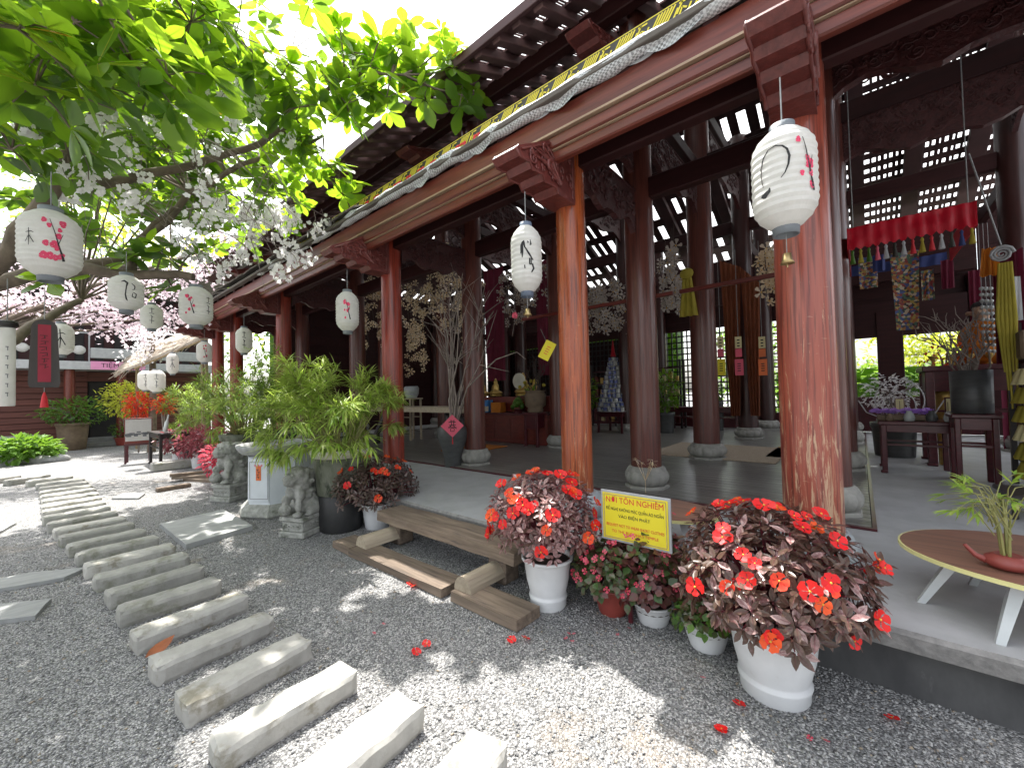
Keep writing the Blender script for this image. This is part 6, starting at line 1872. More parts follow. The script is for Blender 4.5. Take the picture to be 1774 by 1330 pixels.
# low cabinet with gilt figures
def cabinet():
    z1 = AX(880, 716, 7.62).z
    t = thing('red_cabinet', 'long low red altar cabinet with panelled front behind the second column row', 'cabinet', (7.95, 6.85, PLAT))
    h = z1 - PLAT; w = 2.7
    MB().box((0, 0, h / 2), (.6, w, h - .04), bev=.01).obj('body', M['red_wood'], t)
    MB().box((0, 0, h - .015), (.68, w + .08, .045), bev=.01).obj('top', M['rosewood'], t)
    for q in range(5): MB().box((-.306, -w / 2 + .27 + q * .54, h / 2), (.016, .46, h * .68), bev=.006).obj('panel', M['red_wood'], t)
    MB().box((.15, 0, h + .22), (.3, w * .9, .38), bev=.01).obj('rear_shelf', M['red_wood'], t)
    return z1
zc = cabinet()
def buddha(label, p, s, m=None, group=None, cat='statue'):
    t = thing('seated_buddha', label, cat, p, PI, group)
    E = [(0, 0, .1, .3, (1, 1.5, .45)), (.05, .14, .14, .14), (.05, -.14, .14, .14), (0, 0, .32, .2, (.8, 1, 1.3)), (0, 0, .48, .17, (.75, 1.25, .7)), (.03, .18, .34, .09, (.8, .8, 1.8)), (.03, -.18, .34, .09, (.8, .8, 1.8)), (.14, 0, .22, .1, (1, 1.6, .7)), (0, 0, .66, .14, (.9, .85, 1.15)), (0, 0, .8, .07), (0, 0, .57, .09)]
    me = meta_mesh([(e[0] * s, e[1] * s, e[2] * s + .06 * s, e[3] * s * 1.3) + tuple(e[4:]) for e in E], m or M['gold'], .035 * s)
    link('figure', me, t)
    MB().lathe([(.3 * s, -.02 * s), (.34 * s, .03 * s), (.28 * s, .08 * s)], 16).obj('lotus_seat', M['gold'], t)
    return t
for k, (y, s, lab) in enumerate(((7.95, .5, 'leftmost small gilt seated Buddha on the red cabinet'), (7.45, .5, 'second small gilt seated Buddha from the left on the red cabinet'), (6.5, .62, 'pale gilt seated Buddha with halo right of the brown column'), (6.15, .42, 'small gilt seated Buddha on the right end of the red cabinet'))):
    b_ = buddha(lab, (8.05, y, zc + .44), s, None, 'gilt figures on the red cabinet')
    if k == 2: MB().lathe([(.2, -.01), (.2, .01)], 24, c=(.16, 0, .36), M=Matrix.Rotation(PI / 2, 3, 'Y')).obj('halo', M['cream'], b_)
o = MB().box((0, 0, .16), (.22, .34, .32), bev=.01).obj('blue_box', M['blue_paint'], None, (7.75, 7.55, zc + .012)); tag(o, 'bright blue box standing on the red cabinet', 'box')
o = MB().box((0, 0, .13), (.22, .34, .26), bev=.01).box((-.112, 0, .13), (.008, .2, .16)).obj('brown_box', M['orange_cloth'], None, (7.75, 7.1, zc + .012)); tag(o, 'small orange brown box beside the blue box', 'box')
t = thing('flower_vase', 'blue and white vase of dark leaves and yellow flowers on the red cabinet', 'vase', (7.75, 5.98, zc + .01))
MB().lathe([(.06, 0), (.085, .1), (.08, .2), (.045, .28), (.06, .33)], 16).obj('vase_body', M['marble'], t)
lv = []; r = random.Random(31)
lm = leaf_mesh('leaf', .2, .06, M['leaf_dark'], .2, .3, 3)
for k in range(46):
    d = Vector((r.gauss(0, 1), r.gauss(0, 1), abs(r.gauss(.6, .6)))).normalized(); lv.append((0, TM(Vector((0, 0, .32)) + d * r.uniform(.05, .3), frame(d), r.uniform(.7, 1.3))))
scatter(t, 'leaf', [lm], lv, 60)
b = MB()
for k in range(7): 
    d = Vector((r.gauss(0, .5), r.gauss(0, .5), 1)).normalized() * .42; b.ball(Vector((0, 0, .36)) + d, .045, 7, 5)
b.obj('yellow_flowers', M['yellow_cloth'], t, kind='stuff')
def fruit_dish(label, p):
    t = thing('fruit_dish', label, 'dish', p)
    MB().lathe([(.12, 0), (.1, .03), (.2, .08), (.21, .09)], 16).obj('dish', M['rosewood'], t)
    for k in range(14):
        a = k * 2.4; q = .14 * (1 - k / 16)
        MB().ball((math.cos(a) * q, math.sin(a) * q, .13 + .017 * k), .058, 8, 6).obj('fruit', M['leaf_green'], t)
fruit_dish('dish heaped with green fruit on the red cabinet', (7.76, 6.45, zc + .01))
zs = AX(928, 714, 7.55).z - PLAT
desk('tall_stand', 'dark carved stand under the stone pot at the cabinet end', 7.35, 7.75, 5.55, 5.95, zs, M['rosewood'], .05, .06, PLAT, True, .3)
t = thing('carved_pot', 'square carved brown pot standing on the dark stand', 'pot', (7.55, 5.75, PLAT + zs + .005))
MB().lathe([(.17, 0), (.19, .05), (.17, .1), (.24, .16), (.25, .4), (.21, .46), (.26, .5), (.24, .5), (.2, .44)], 20, cap=False).obj('pot_body', M['brown_clay'], t)
twigs(t, .5, 9, .9, .4, 44, M['twig_dark'], .012)
# slab bench at the left behind the deep red column
zb_ = AX(745, 705, 5.9).z
t = thing('slab_bench', 'long pale wooden slab bench on curved legs behind the deep red column', 'bench', (6.1, 8.2, PLAT))
plank(3.9, .8, .11, 41, M['pale_wood']).obj('slab', M['pale_wood'], t, (0, 0, zb_ - PLAT - .11))
for y in (-1.5, 1.5):
    MB().tube([(-.25, y, 0), (-.3, y * .95, .3), (-.1, y * .8, zb_ - PLAT - .1)], [.09, .07, .1], 8).obj('leg', M['black_wood'], t)
    MB().tube([(.25, y, 0), (.3, y * .95, .3), (.1, y * .8, zb_ - PLAT - .1)], [.09, .07, .1], 8).obj('leg', M['black_wood'], t)
t = thing('grey_pot', 'blue grey stone pot on a wooden stool behind the bench', 'pot', AX(713, 688, 6.9) + Vector((0, 0, -.02)))
zz = t.location.z - PLAT
MB().lathe([(.14, 0), (.2, .12), (.21, .28), (.17, .33), (.15, .3)], 18, cap=False).obj('pot_body', M['lotus'], t)
desk('pot_stool', 'pale wooden stool carrying the blue grey pot', t.location.x - .2, t.location.x + .2, t.location.y - .2, t.location.y + .2, zz, M['pale_wood'], .04, .05, PLAT, True, 0)
for k, (x, y, w, d, m, lab) in enumerate(((8.6, 2.1, 2.0, 2.1, 'mat_brown', 'beige straw rug around the inner lotus column base'), (9.0, .75, 1.5, 1.1, 'rug_yellow', 'yellow and blue patterned rug on the dark floor'), (6.4, 6.6, 1.3, .8, 'orange_cloth', 'orange floor mat behind the dark clay jar'))):
    o = MB().box((0, 0, .011), (w, d, .018), bev=.005).obj('rug', M[m], None, (x, y, PLAT + .022)); tag(o, lab, 'rug')
# tower of tins on a table at the back
t = desk('tin_table', 'small dark table carrying the tower of tins', 10.9, 11.7, 5.2, 6.0, AX(1065, 712, 11.2).z - PLAT, M['rosewood'], .05, .06, PLAT)
zt = AX(1065, 712, 11.2).z + .012
tw = thing('tin_tower', 'stacked tower of labelled tins with a red tip at the back', 'tin tower', (11.3, 5.62, zt))
tin = MB().lathe([(.055, 0), (.056, .004), (.056, .1), (.055, .104)], 10).mesh('tin', M['can_green']); tin2 = MB().lathe([(.055, 0), (.056, .004), (.056, .1), (.055, .104)], 10).mesh('tin', M['can_white'])
for lv_ in range(12):
    rr = .46 - .034 * lv_; n = max(3, int(2 * PI * rr / .125))
    MB().lathe([(rr + .05, .135 * lv_ - .014), (rr + .05, .135 * lv_ - .004)], 16).obj('tray', M['can_white'], tw)
    for k in range(n): link('tin', tin if (k + lv_) % 3 else tin2, tw, (rr * math.cos(2 * PI * k / n + lv_ * .2), rr * math.sin(2 * PI * k / n + lv_ * .2), .135 * lv_))
MB().lathe([(.08, 1.62), (.05, 1.8), (.01, 2.1)], 10).obj('red_tip', M['red_cloth'], tw)

# hanging orchid curtains
def orchid_curtain(label, x0, x1, y0, y1, X, n, m, seed, size=.085, dx=.5):
    r = random.Random(seed)
    a, c = AX(x0, y0, X), AX(x1, y0, X)
    zlo = AX((x0 + x1) / 2, y1, X).z
    t = thing('orchid_garland', label, 'flower garland', ((a + c) / 2).to_tuple(), 0, 'hanging orchid garlands in the hall')
    O = (a + c) / 2; st_ = MB(); V = []
    fm = [flower_mesh('orchid', size * 1.1, m, M['pistil'], 5, .25, 60 + k, .1, .36) for k in range(2)]
    ns = max(3, int(abs(a.y - c.y) / .17))
    for k in range(ns):
        y = (c.y - a.y) * ((k + .5) / ns - .5) + r.uniform(-.05, .05); x = r.uniform(-dx, dx) * .4
        L = (O.z - zlo) * r.uniform(.55, 1)
        pts = [Vector((x + r.gauss(0, .03), y + r.gauss(0, .03), -L * i / 5)) for i in range(6)]
        st_.tube([Vector((x, y, .5))] + pts, .006, 4)
        for q in range(int(n / ns)):
            p = pts[0].lerp(pts[-1], r.random()) + Vector((r.gauss(0, .08), r.gauss(0, .07), 0))
            ax = Vector((-.8 + r.gauss(0, .5), -.5 + r.gauss(0, .5), r.gauss(-.1, .4))).normalized(); Rz = frame(ax)
            V.append((q % 2, TM(p, Matrix((Rz.col[1], Rz.col[2], Rz.col[0])).transposed(), r.uniform(.7, 1.25))))
    st_.obj('string', M['twig_dark'], t); scatter(t, 'orchid', fm, V, 130, 'orchids')
orchid_curtain('tan orchid garland right of the deep red column, above the bare branches', 693, 800, 450, 600, 6.6, 150, M['blossom_tan'], 3, .1)
orchid_curtain('tan orchid garland left of the deep red column', 625, 668, 480, 640, 6.6, 100, M['blossom_tan'], 4, .1)
orchid_curtain('grey white orchid garland between the two orange columns, far back', 1015, 1085, 492, 585, 11.0, 120, M['blossom_grey'], 5, .13)
orchid_curtain('pale orchid garland just right of the glossy brown column', 1146, 1180, 432, 560, 9.0, 90, M['blossom_grey'], 6, .1)
orchid_curtain('narrow orchid garland left of the scratched column', 1322, 1346, 430, 560, 8.2, 70, M['blossom_tan'], 7, .09)
orchid_curtain('brown orchid garland low between the deep red column and the bare branches', 700, 740, 560, 660, 7.4, 70, M['blossom_tan'], 8, .09)
orchid_curtain('pale orchid garland left of the orange column behind the lantern', 868, 945, 470, 560, 9.6, 100, M['blossom_grey'], 9, .11)
orchid_curtain('dim orchid garland deep behind the dark clay jar', 790, 822, 470, 600, 9.0, 80, M['blossom_tan'], 10, .1)
orchid_curtain('tan orchid garland far left above the bright bamboo', 560, 622, 585, 660, 8.0, 90, M['blossom_tan'], 11, .1)
# drapes
def drape(name, label, a, c, zlo, m, seed=1, folds=5, amp=.05, cat='drape', taper=0.0, group=None):
    """cloth hung between points a and c down to zlo, gathered in folds"""
    a, c = Vector(a), Vector(c); O = (a + c) / 2
    t = thing(name, label, cat, O, 0, group)
    nx, nz = folds * 6, 8
    n = (c - a).normalized(); nn = n.cross(Vector((0, 0, 1)))
    vs = []
    for j in range(nz + 1):
        v = j / nz
        for i in range(nx + 1):
            u = i / nx - .5
            p = (c - a) * u * (1 - taper * v) + nn * amp * math.sin(u * folds * 2 * PI + v + seed) * (.5 + .5 * v)
            z = (a.z + (c.z - a.z) * (u + .5) - O.z); zl = zlo - O.z
            vs.append((p.x, p.y, z + (zl - z) * v))
    fs = [(j * (nx + 1) + i, j * (nx + 1) + i + 1, (j + 1) * (nx + 1) + i + 1, (j + 1) * (nx + 1) + i) for j in range(nz) for i in range(nx)]
    b = MB(); b.add(vs, fs, 0, True); b.obj('cloth', m, t)
    return t
t = drape('gauze_scarf', 'yellow gauze scarf knotted on an inner column', AX(1182, 478, 7.45), AX(1197, 476, 7.45), AX(1190, 548, 7.45).z, M['yellow_cloth'], 1, 3, .04, 'scarf', -1.2)
MB().ball((0, 0, .03), (.08, .12, .1), 8, 6).obj('knot', M['yellow_cloth'], t)
drape('rust_drape', 'rust red drape left of the far dark column', AX(1247, 452, 10.9), AX(1283, 462, 10.9), AX(1262, 720, 10.9).z, M['brown_cloth'], 2, 4, .07, 'drape', .55)
drape('rust_drape', 'rust red drape right of the far dark column', AX(1282, 462, 10.8), AX(1316, 490, 10.8), AX(1300, 720, 10.8).z, M['brown_cloth'], 3, 4, .07, 'drape', .5)
for k, (px, lab) in enumerate(((1249, 'left pair of hanging paper cards, cream above pink'), (1280, 'middle pair of hanging paper cards, cream above large pink'), (1321, 'right pair of hanging paper cards by the scratched column'))):
    p = AX(px, 620, 9.6 - .4 * k); t = thing('hanging_cards', lab, 'paper cards', p, 0, 'hanging paper cards'); s = depth(p) / FPX
    f = face_of(p); R0 = frame(f)
    for (dy, w, h, m) in ((27, 10, 20, 'cream_card'), (9, 10, 14, 'pink_card' if k < 2 else 'orange_card'), (-16, 13, 28, ('yellow_card', 'pink_card', 'orange_card')[k])):
        c_ = MB().box(R0 @ Vector((0, 0, dy * s)), (.006, w * s, h * s), M=R0).obj('card', M[m], t)
    for q in range(3): MB().box(R0 @ Vector((.005, 0, (31 - q * 5) * s)), (.002, 4 * s, 2.2 * s), M=R0).obj('printed_line', M['ink'], t)
    for q in range(4): MB().box(R0 @ Vector((.005, 0, (-10 - q * 4) * s)), (.002, 5 * s, 1.6 * s), M=R0).obj('printed_line', M['ink'], t)
    MB().tube([(0, 0, 36 * s), (0, 0, 2.2)], .004, 4).obj('cord', M['cord'], t)
desk('long_table', 'long low dark red table before the lattice wall', 12.7, 13.3, 2.6, 4.6, .72, M['rosewood'], .06, .08, PLAT)
shrub('green plant in a dark bowl on the long low red table', (13.0, 3.2), .22, .25, M['leaf_green'], 95, 160, .1, 'table_plant', None, (.16, PLAT + .9, M['dark_clay'], False), PLAT + 1.1)
for k, (y0, lab) in enumerate(((4.75, 'dark open shelf with gilt trim left of the long table'), (7.0, 'dark open shelf with gilt trim behind the tower of tins'))):
    t = thing('open_shelf', lab, 'shelf', (13.4, y0, PLAT), 0, 'open shelves by the back wall')
    for y in (-.45, .45):
        for x in (-.18, .18): MB().box((x, y, 1.1), (.06, .06, 2.2), bev=.006).obj('post', M['black_wood'], t)
    for z in (.15, .6, 1.05, 1.5, 1.95): MB().box((0, 0, z), (.296, .836, .04)).obj('shelf_board', M['rosewood'], t)
    r = random.Random(k + 5)
    for z in (.17, .62, 1.07, 1.52):
        for q in range(4):
            h_ = r.uniform(.14, .3); MB().box((-.04, -.3 + .2 * q, z + .005 + h_ / 2), (.12, .12, h_), bev=.01).obj('stored_box', M[r.choice(('gold', 'cream_card', 'red_wood', 'brown_clay'))], t)
# lattice wall at the back
def lattice(y0, y1, zt=3.6):
    b = MB(); y = y0
    while y <= y1: b.box((0, y, (zt + PLAT) / 2), (.03, .045, zt - PLAT)); y += .17
    z = PLAT + .25
    while z < zt: b.box((.032, (y0 + y1) / 2, z), (.03, y1 - y0, .045)); z += .2
    b.obj('lattice_screen', M['black_wood'], temple, (14.35, 0, 0))
    MB().box((0, 0, 0), (.1, y1 - y0, .5), bev=.01).obj('screen_base', M['rosewood'], temple, (14.3, (y0 + y1) / 2, PLAT + .25))
for y0, y1 in zip([.0] + CY_ROWS[1:-1], CY_ROWS[1:]): lattice(y0 + .1, y1 - .1)
for y0, y1 in zip(CY_ROWS[2:-1], CY_ROWS[3:]):
    for k in range(10):
        MB().box((0, 0, 0), (.04, y1 - y0 - .01, .31), bev=.008).obj('back_wall_board', M['beam_dark'], temple, (14.5 + .006 * (k % 2), (y0 + y1) / 2, PLAT + .3 + .305 * k))
for y0, y1 in zip([-4.4, -2.2] + CY_ROWS[:-1], [-2.2] + CY_ROWS):
    for k in range(7):
        MB().box((0, 0, 0), (.04, y1 - y0 - .01, .31), bev=.008).obj('upper_wall_board', M['beam_dark'], temple, (14.42 + .006 * (k % 2), (y0 + y1) / 2, 3.75 + .305 * k))
for x0, x1 in zip([5.05, 7.74, 11.3], [7.74, 11.3, 14.7]):
    for k in range(17):
        MB().box((0, 0, 0), (x1 - x0 - .3, .04, .31), bev=.008).obj('end_wall_board', M['beam_dark'], temple, ((x0 + x1) / 2, 14.1 + .006 * (k % 2), PLAT + .16 + .305 * k))
beam('lintel', (14.3, -.9, 3.3), (.16, 2.2, .9), M['beam_dark'])
beam('lintel', (14.3, -3.3, 2.3), (.2, 2.6, 3.8), M['beam_dark'])
beam('window_post', (14.25, -.62, 2.0), (.12, .5, 3.0), M['beam_dark'])
beam('window_sill', (14.25, -.9, .85), (.2, 2.4, .9), M['rosewood'])

# ------------------------------------------------------------------ shrine at the right
def canopy():
    X = 7.2
    a, c = AX(1468, 393, X), AX(1690, 352, X)
    z1, z0 = (a.z + c.z) / 2, AX(1580, 412, X).z
    t = thing('red_canopy', 'bright red satin canopy valance edged with coloured tassels above the altar', 'canopy', (X, (a.y + c.y) / 2, z1))
    L = abs(a.y - c.y); H = z1 - z0
    b = MB(); n = 60
    vs = []
    for j in range(7):
        for i in range(n + 1):
            u = i / n; sc = abs(math.sin(u * PI * 14)) * .05 * (j / 6)
            vs.append((.025 * noise.noise(Vector((u * 9, j * .4, 0))) + .012 * math.sin(u * 60), L * (.5 - u), -(H + sc - .03) * j / 6))
    b.add(vs, [(j * (n + 1) + i, j * (n + 1) + i + 1, (j + 1) * (n + 1) + i + 1, (j + 1) * (n + 1) + i) for j in range(6) for i in range(n)], 0, True)
    b.obj('front_cloth', M['red_cloth'], t)
    for q in (-1, 1): MB().box((.9, q * L / 2, -H / 2), (1.8, .02, H)).obj('side_cloth', M['red_cloth'], t)
    cols = ['leaf_green', 'yellow_cloth', 'leaf_green', 'pink_card', 'white_cloth', 'black_print', 'white_cloth', 'red_print', 'yellow_cloth', 'red_print', 'white_cloth', 'black_print', 'blue_cloth', 'yellow_cloth']
    for i in range(14):
        y = L * (.5 - (i + .5) / 14)
        MB().lathe([(.004, -H - .02), (.018, -H - .05), (.012, -H - .08), (.03, -H - .2), (.03, -H - .21)], 8).obj('tassel', M[cols[i]], t, (-.02, y, 0))
    b = MB()
    for q in (-1, 1): b.tube([(0, q * L * .45, 0), (0, q * L * .45, 2.2)], .006, 4)
    b.obj('cord', M['cord'], t)
canopy()
drape('brocade_banner', 'long multicoloured brocade banner with pointed foot in front of the bright window', AX(1541, 440, 9.8), AX(1592, 432, 9.8), AX(1565, 572, 9.8).z, M['brocade'], 4, 1, .03, 'banner', .25)
drape('brocade_banner', 'dark brocade banner left of the longer bright one', AX(1486, 448, 9.8), AX(1520, 442, 9.8), AX(1500, 500, 9.8).z, M['brocade'], 5, 1, .03, 'banner', .1)
for k, (x0, x1, y) in enumerate(((1472, 1545, 462), (1590, 1640, 446))):
    drape('blue_valance', ('left', 'right')[k] + ' strip of dark blue brocade valance behind the tassels', AX(x0, y, 9.9), AX(x1, y - 10, 9.9), AX(x0, y + 18, 9.9).z, M['blue_cloth'], 6, 2, .02, 'valance')
drape('orange_banner', 'orange silk banner hanging at the right of the shrine', AX(1700, 432, 7.0), AX(1724, 428, 7.0), AX(1712, 478, 7.0).z, M['orange_cloth'], 7, 2, .06, 'banner', -.6)
drape('maroon_banner', 'dark maroon drape at the far right behind the ropes', AX(1716, 440, 7.2), AX(1770, 430, 7.2), AX(1740, 630, 7.2).z, M['maroon_cloth'], 8, 4, .08, 'drape')
drape('white_banner', 'pale patterned strip of cloth at the right edge', AX(1752, 480, 6.9), AX(1768, 478, 6.9), AX(1760, 555, 6.9).z, M['white_cloth'], 9, 1, .03, 'banner')
p = AX(1735, 440, 6.9); t = thing('spiral_ornament', 'black and grey spiral ornament with yellow hanging cords at right', 'ornament', p)
b = MB(); R0 = frame(face_of(p)); Rs = Matrix((R0.col[1], R0.col[2], R0.col[0])).transposed()
scroll(b, (0, 0, 0), Rs, .09, 3, .017); b.obj('spiral', M['metal_grey'], t)
b = MB()
for q in range(5): b.tube([Rs @ Vector((-.02 + .02 * q, -.1, 0)), Rs @ Vector((-.05 + .03 * q, -.7, .02)), Rs @ Vector((-.02 + .02 * q, -1.3 - .2 * (q % 3), 0))], [.014, .02, .008], 5)
b.obj('cords', M['yellow_cloth'], t)
MB().tube([(0, 0, .1), (0, .2, 1.2)], .008, 4).obj('hanger', M['cord'], t)
# altar tables
zt = AX(1580, 729, 7.9).z - PLAT
desk('altar_table', 'red rosewood altar table holding purple flowers and small bottles', 7.75, 8.4, -.92, -.2, zt, M['rosewood'], .05, .06, PLAT)
zA = PLAT + zt + .004
t = thing('wire_rings', 'white wire rings and arcs behind the purple flowers', 'ornament', (8.1, -.42, zA)); b = MB()
for rx_, rz_, c_ in ((.26, .3, .28), (.17, .2, .2)): b.tube([(0, rx_ * math.cos(2 * PI * k / 36), c_ + rz_ * math.sin(2 * PI * k / 36)) for k in range(37)], .008, 5, cap=False)
for s_ in (-1, 1): b.tube([(0, s_ * .2, .02), (0, s_ * .36, .1), (0, s_ * .45, .28)], .008, 5)
b.obj('wire', M['wire'], t)
t = thing('purple_flowers', 'low bed of purple flowers in a wooden trough on the altar table', 'flower bed', (7.95, -.42, zA)); b = MB(); r = random.Random(3)
MB().box((0, 0, .04), (.14, .5, .08), bev=.01).obj('trough', M['brown_clay'], t)
fm = flower_mesh('flower', .035, M['purple'], M['purple'], 5, .3, 9)
scatter(t, 'flower', [fm], [(0, TM((r.uniform(-.08, .08), r.uniform(-.32, .32), .1 + r.uniform(0, .05)), Euler((r.uniform(-.6, .6), r.uniform(-.8, .2), 0)).to_matrix(), r.uniform(.8, 1.3))) for k in range(110)], 110)
for k, (y, dz, hh, lab) in enumerate(((-.42, .11, .2, 'pale framed card standing in the wire rings'), (-.93, .0, .32, 'pale gold framed card standing at the right end of the altar table'))):
    t = thing('card_frame', lab, 'framed card', (8.02 - .1 * k, y, zA + dz)); MB().box((0, 0, hh / 2), (.025, hh * .5, hh), bev=.004).obj('frame', M['rosewood'], t); MB().box((-.0145, 0, hh / 2), (.004, hh * .4, hh * .88)).obj('card', M['cream_card'], t)
    b = MB()
    for q in range(3): b.box((-.018, -.05 + .05 * q, hh / 2), (.002, .008, hh * .6))
    b.obj('lettering', M['brown_clay'], t)
for k, (y, x, m, lab) in enumerate(((-.5, 7.82, 'glass', 'small clear bottle before the purple flowers'), (-.3, 7.82, 'brown_clay', 'little brown cup at the left of the altar table'), (-.72, 7.84, 'dark_clay', 'squat dark incense bowl on the altar table'), (-.88, 7.8, 'glass', 'small pale cup at the right end of the altar table'))):
    s = (.1, .07, .1, .1)[k]; o = MB().lathe([(s * .5, 0), (s * .62, s * .4), (s * .5, s * .9), (s * .3, s * 1.2), (s * .34, s * 1.4)], 14).obj('offering_cup', M[m], None, (x, y, zA)); tag(o, lab, 'cup')
zv = AX(1685, 716, 7.5).z - PLAT
desk('vase_stand', 'tall carved rosewood stand carrying the dark branch pot', 7.3, 7.72, -1.22, -.86, zv, M['rosewood'], .05, .055, PLAT, True, .14)
t = thing('branch_pot', 'plain dark grey cylinder pot full of bare twigs at right', 'vase', (7.5, -1.04, PLAT + zv + .004))
hv = AX(1685, 642, 7.5).z - PLAT - zv
MB().lathe([(.17, 0), (.18, .01), (.185, hv), (.17, hv), (.165, hv - .05)], 28, cap=False).obj('pot_body', M['dark_clay'], t)
twigs(t, hv, 17, .75, .5, 71, M['twig'], .012, (0, 0), 4)
za = AX(1660, 632, 8.7).z - PLAT
desk('high_altar', 'tall dark rosewood altar behind the branch pot', 8.75, 9.6, -2.1, -.75, za, M['rosewood'], .08, .1, PLAT, True, .3)
def monk_statue():
    p = Vector((9.2, -1.42, PLAT + za + .01))
    t = thing('robed_statue', 'seated statue in an orange robe on the high altar', 'statue', p, math.radians(150))
    s = .95
    E = [(0, 0, .1, .32, (1, 1.3, .5)), (0, 0, .3, .24, (.85, 1, 1.3)), (0, 0, .55, .2, (.8, 1.25, .9)), (.06, .2, .4, .1, (.8, .8, 1.8)), (.06, -.2, .4, .1, (.8, .8, 1.8)), (.16, 0, .26, .12, (1, 1.6, .7))]
    link('robe', meta_mesh([(e[0] * s, e[1] * s, e[2] * s, e[3] * s * 1.25) + tuple(e[4:]) for e in E], M['orange_cloth'], .035), t)
    link('head', meta_mesh([(0, 0, .84 * s, .17, (.95, .85, 1.1)), (.1, 0, .82 * s, .05), (.03, .13, .82 * s, .05), (.03, -.13, .82 * s, .05), (0, 0, .7 * s, .1)], M['skin_statue'], .025), t)
    MB().ball((-.02, 0, .9 * s), (.125, .12, .1), 12, 8).obj('hair', M['ink'], t)
    b = MB()
    for q in (-1, 1): b.ball((.125, .05 * q, .85 * s), (.012, .018, .008), 6, 4)
    b.obj('eye', M['ink'], t)
monk_statue()
shrub('mound of white orchids before the bright window', (9.7, -.42), .42, .32, M['blossom'], 91, 300, .09, 'orchid_mound', None, (.3, .95, M['dark_clay'], False), 1.45)
shrub('dark red and gold flower arrangement beside the robed statue', (9.0, -1.0), .3, .4, M['coral'], 92, 160, .07, 'altar_flowers', None, (.14, 1.5, M['gold'], False), 1.95)
for k in range(7):
    o = MB().lathe([(.03, 0), (.012, .03), (.014, .07), (.05, .13), (.052, .15)], 12).obj('offering_cup', M['gold'], None, (8.85, -.85 - .19 * k, PLAT + za + .004))
    tag(o, ordinal(k) + ' gilt cup from the left on the front edge of the high altar', 'cup', 'gilt cups on the high altar')
for k, (px, y0, y1, m, lab) in enumerate(((1606, 470, 520, 'brocade', 'short brocade strip between the tapestry and the robed statue'), (1640, 452, 500, 'maroon_cloth', 'short maroon strip above the robed statue'), (1688, 470, 610, 'maroon_cloth', 'narrow maroon hanging right of the robed statue'), (1522, 444, 470, 'blue_cloth', 'small blue flap left of the long brocade banner'))):
    drape('cloth_strip', lab, AX(px - 11, y0, 9.4), AX(px + 11, y0 - 4, 9.4), AX(px, y1, 9.4).z, M[m], 20 + k, 2, .03, 'banner')
for k, px in enumerate((1700, 1708, 1716)):
    p = AX(px, 500, 8.4); t = thing('bead_string', ('left', 'middle', 'right')[k] + ' string of pale glass beads hanging right of the robed statue', 'bead string', p, 0, 'bead strings in the shrine')
    bead = MB().ball((0, 0, 0), .026, 7, 5).mesh('bead', M['glass'])
    for q in range(11): link('bead', bead, t, (0, 0, -.085 * q))
    MB().tube([(0, 0, .9), (0, 0, -.9)], .004, 4).obj('cord', M['cord'], t)
drape('dark_drape', 'dark maroon drape behind the brown column and carved pot', AX(838, 470, 9.9), AX(872, 462, 9.9), AX(850, 660, 9.9).z, M['maroon_cloth'], 31, 3, .06, 'drape', .1)
drape('dark_drape', 'dark maroon drape behind the lantern with brush writing', AX(925, 455, 9.9), AX(960, 447, 9.9), AX(940, 650, 9.9).z, M['maroon_cloth'], 32, 3, .06, 'drape', .1)
shrub('dark green plant in a clay pot left of the tower of tins', (11.2, 6.6), .4, .6, M['leaf_dark'], 96, 300, .16, 'potted_plant', 'potted plants inside the hall', (.25, PLAT + .6, M['dark_clay'], False), PLAT + 1.2)
shrub('dark green plant in a clay pot right of the tower of tins', (11.8, 4.3), .4, .6, M['leaf_dark'], 97, 300, .16, 'potted_plant', 'potted plants inside the hall', (.25, PLAT + .6, M['dark_clay'], False), PLAT + 1.2)
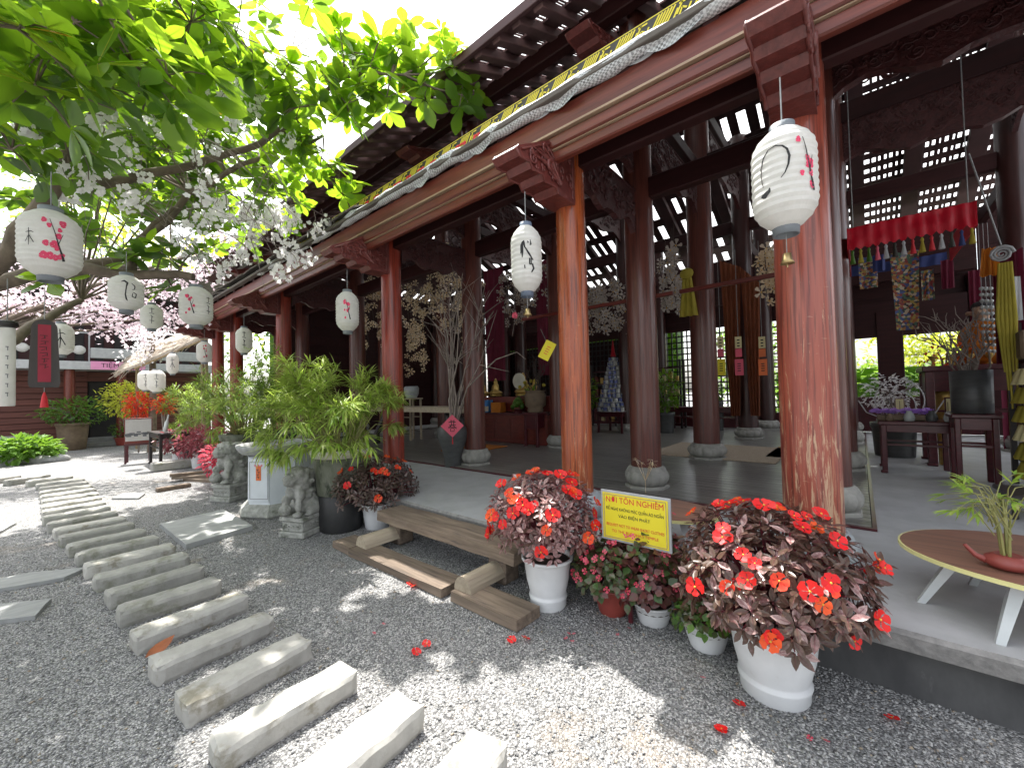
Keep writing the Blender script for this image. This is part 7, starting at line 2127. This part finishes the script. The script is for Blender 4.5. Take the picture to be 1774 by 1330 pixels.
# layered yellow pleated tower at the right edge
t = thing('pleated_tower', 'tower of layered yellow pleated cloth at the right edge', 'cloth tower', (6.9, -1.5, PLAT))
MB().box((0, 0, .75), (.3, .3, 1.5), bev=.01).obj('core', M['rosewood'], t)
for k in range(6):
    z = .2 + .2 * k; n = 64
    b = MB(); b.lathe([(.24 + .012, z), (.2, z + .17)], n, mod=lambda a, zz: 1 + .05 * math.sin(16 * a), cap=False); b.obj('pleated_skirt', M['yellow_cloth' if k in (0, 1, 3, 4) else 'cream_card'], t)
MB().box((0, 0, 1.62), (.42, .42, .3), bev=.02).obj('crown_box', M['brown_clay'], t)
t = thing('dark_shelf', 'black open shelf behind the pleated yellow tower', 'shelf', (7.5, -1.9, PLAT))
for x in (-.25, .25):
    for y in (-.5, .5): MB().box((x, y, .95), (.05, .05, 1.9)).obj('post', M['black_wood'], t)
for z in (.3, .9, 1.5, 1.88): MB().box((0, 0, z), (.448, .948, .04)).obj('shelf_board', M['black_wood'], t)
desk('low_stand', 'low black metal stand on the grey floor at the right edge', 5.7, 6.2, -2.0, -1.0, .22, M['black_wood'], .04, .04, PLAT, False, 0)
drape('dark_backdrop', 'dark maroon curtain closing the shrine at the far right', (11.2, -1.9, 3.4), (11.2, -4.4, 3.4), PLAT + .05, M['maroon_cloth'], 11, 9, .08, 'curtain')
for k in range(22):      # fallen petals and leaves
    a = rg.random(); px, py = [(1000, 1095), (910, 1105), (985, 1110), (735, 1125), (640, 1095), (700, 1015), (1085, 1098), (1265, 1275), (1410, 1280), (1570, 1240), (1240, 1180), (1300, 1230)][k % 12]
    q = G(px + rg.uniform(-25, 25), py + rg.uniform(-12, 12))
    if q.x > 2.7: continue
    o = link('fallen_petal', FL['red'] if k % 2 else FL['small']); o.location = (q.x, q.y, .018); o.rotation_euler = (rg.uniform(-.4, .4), rg.uniform(-.4, .4), rg.uniform(0, 6)); o.scale = (.7, .7, .4)
    tag(o, 'fallen red flower lying on the gravel', 'fallen flower', 'fallen flowers on the gravel')
q = G(262, 1143); lmf = leaf_mesh('dry_leaf', .17, .09, pm('dry_leaf', (.3, .09, .03), (.2, .06, .02), 20, rough=.7, bump=0), .3, -.2, 4)
o = link('dry_leaf', lmf); o.location = (q.x - .03, q.y, .03); o.rotation_euler = (.2, -.1, .4); tag(o, 'curled rust brown leaf beside a stepping stone', 'fallen leaf')
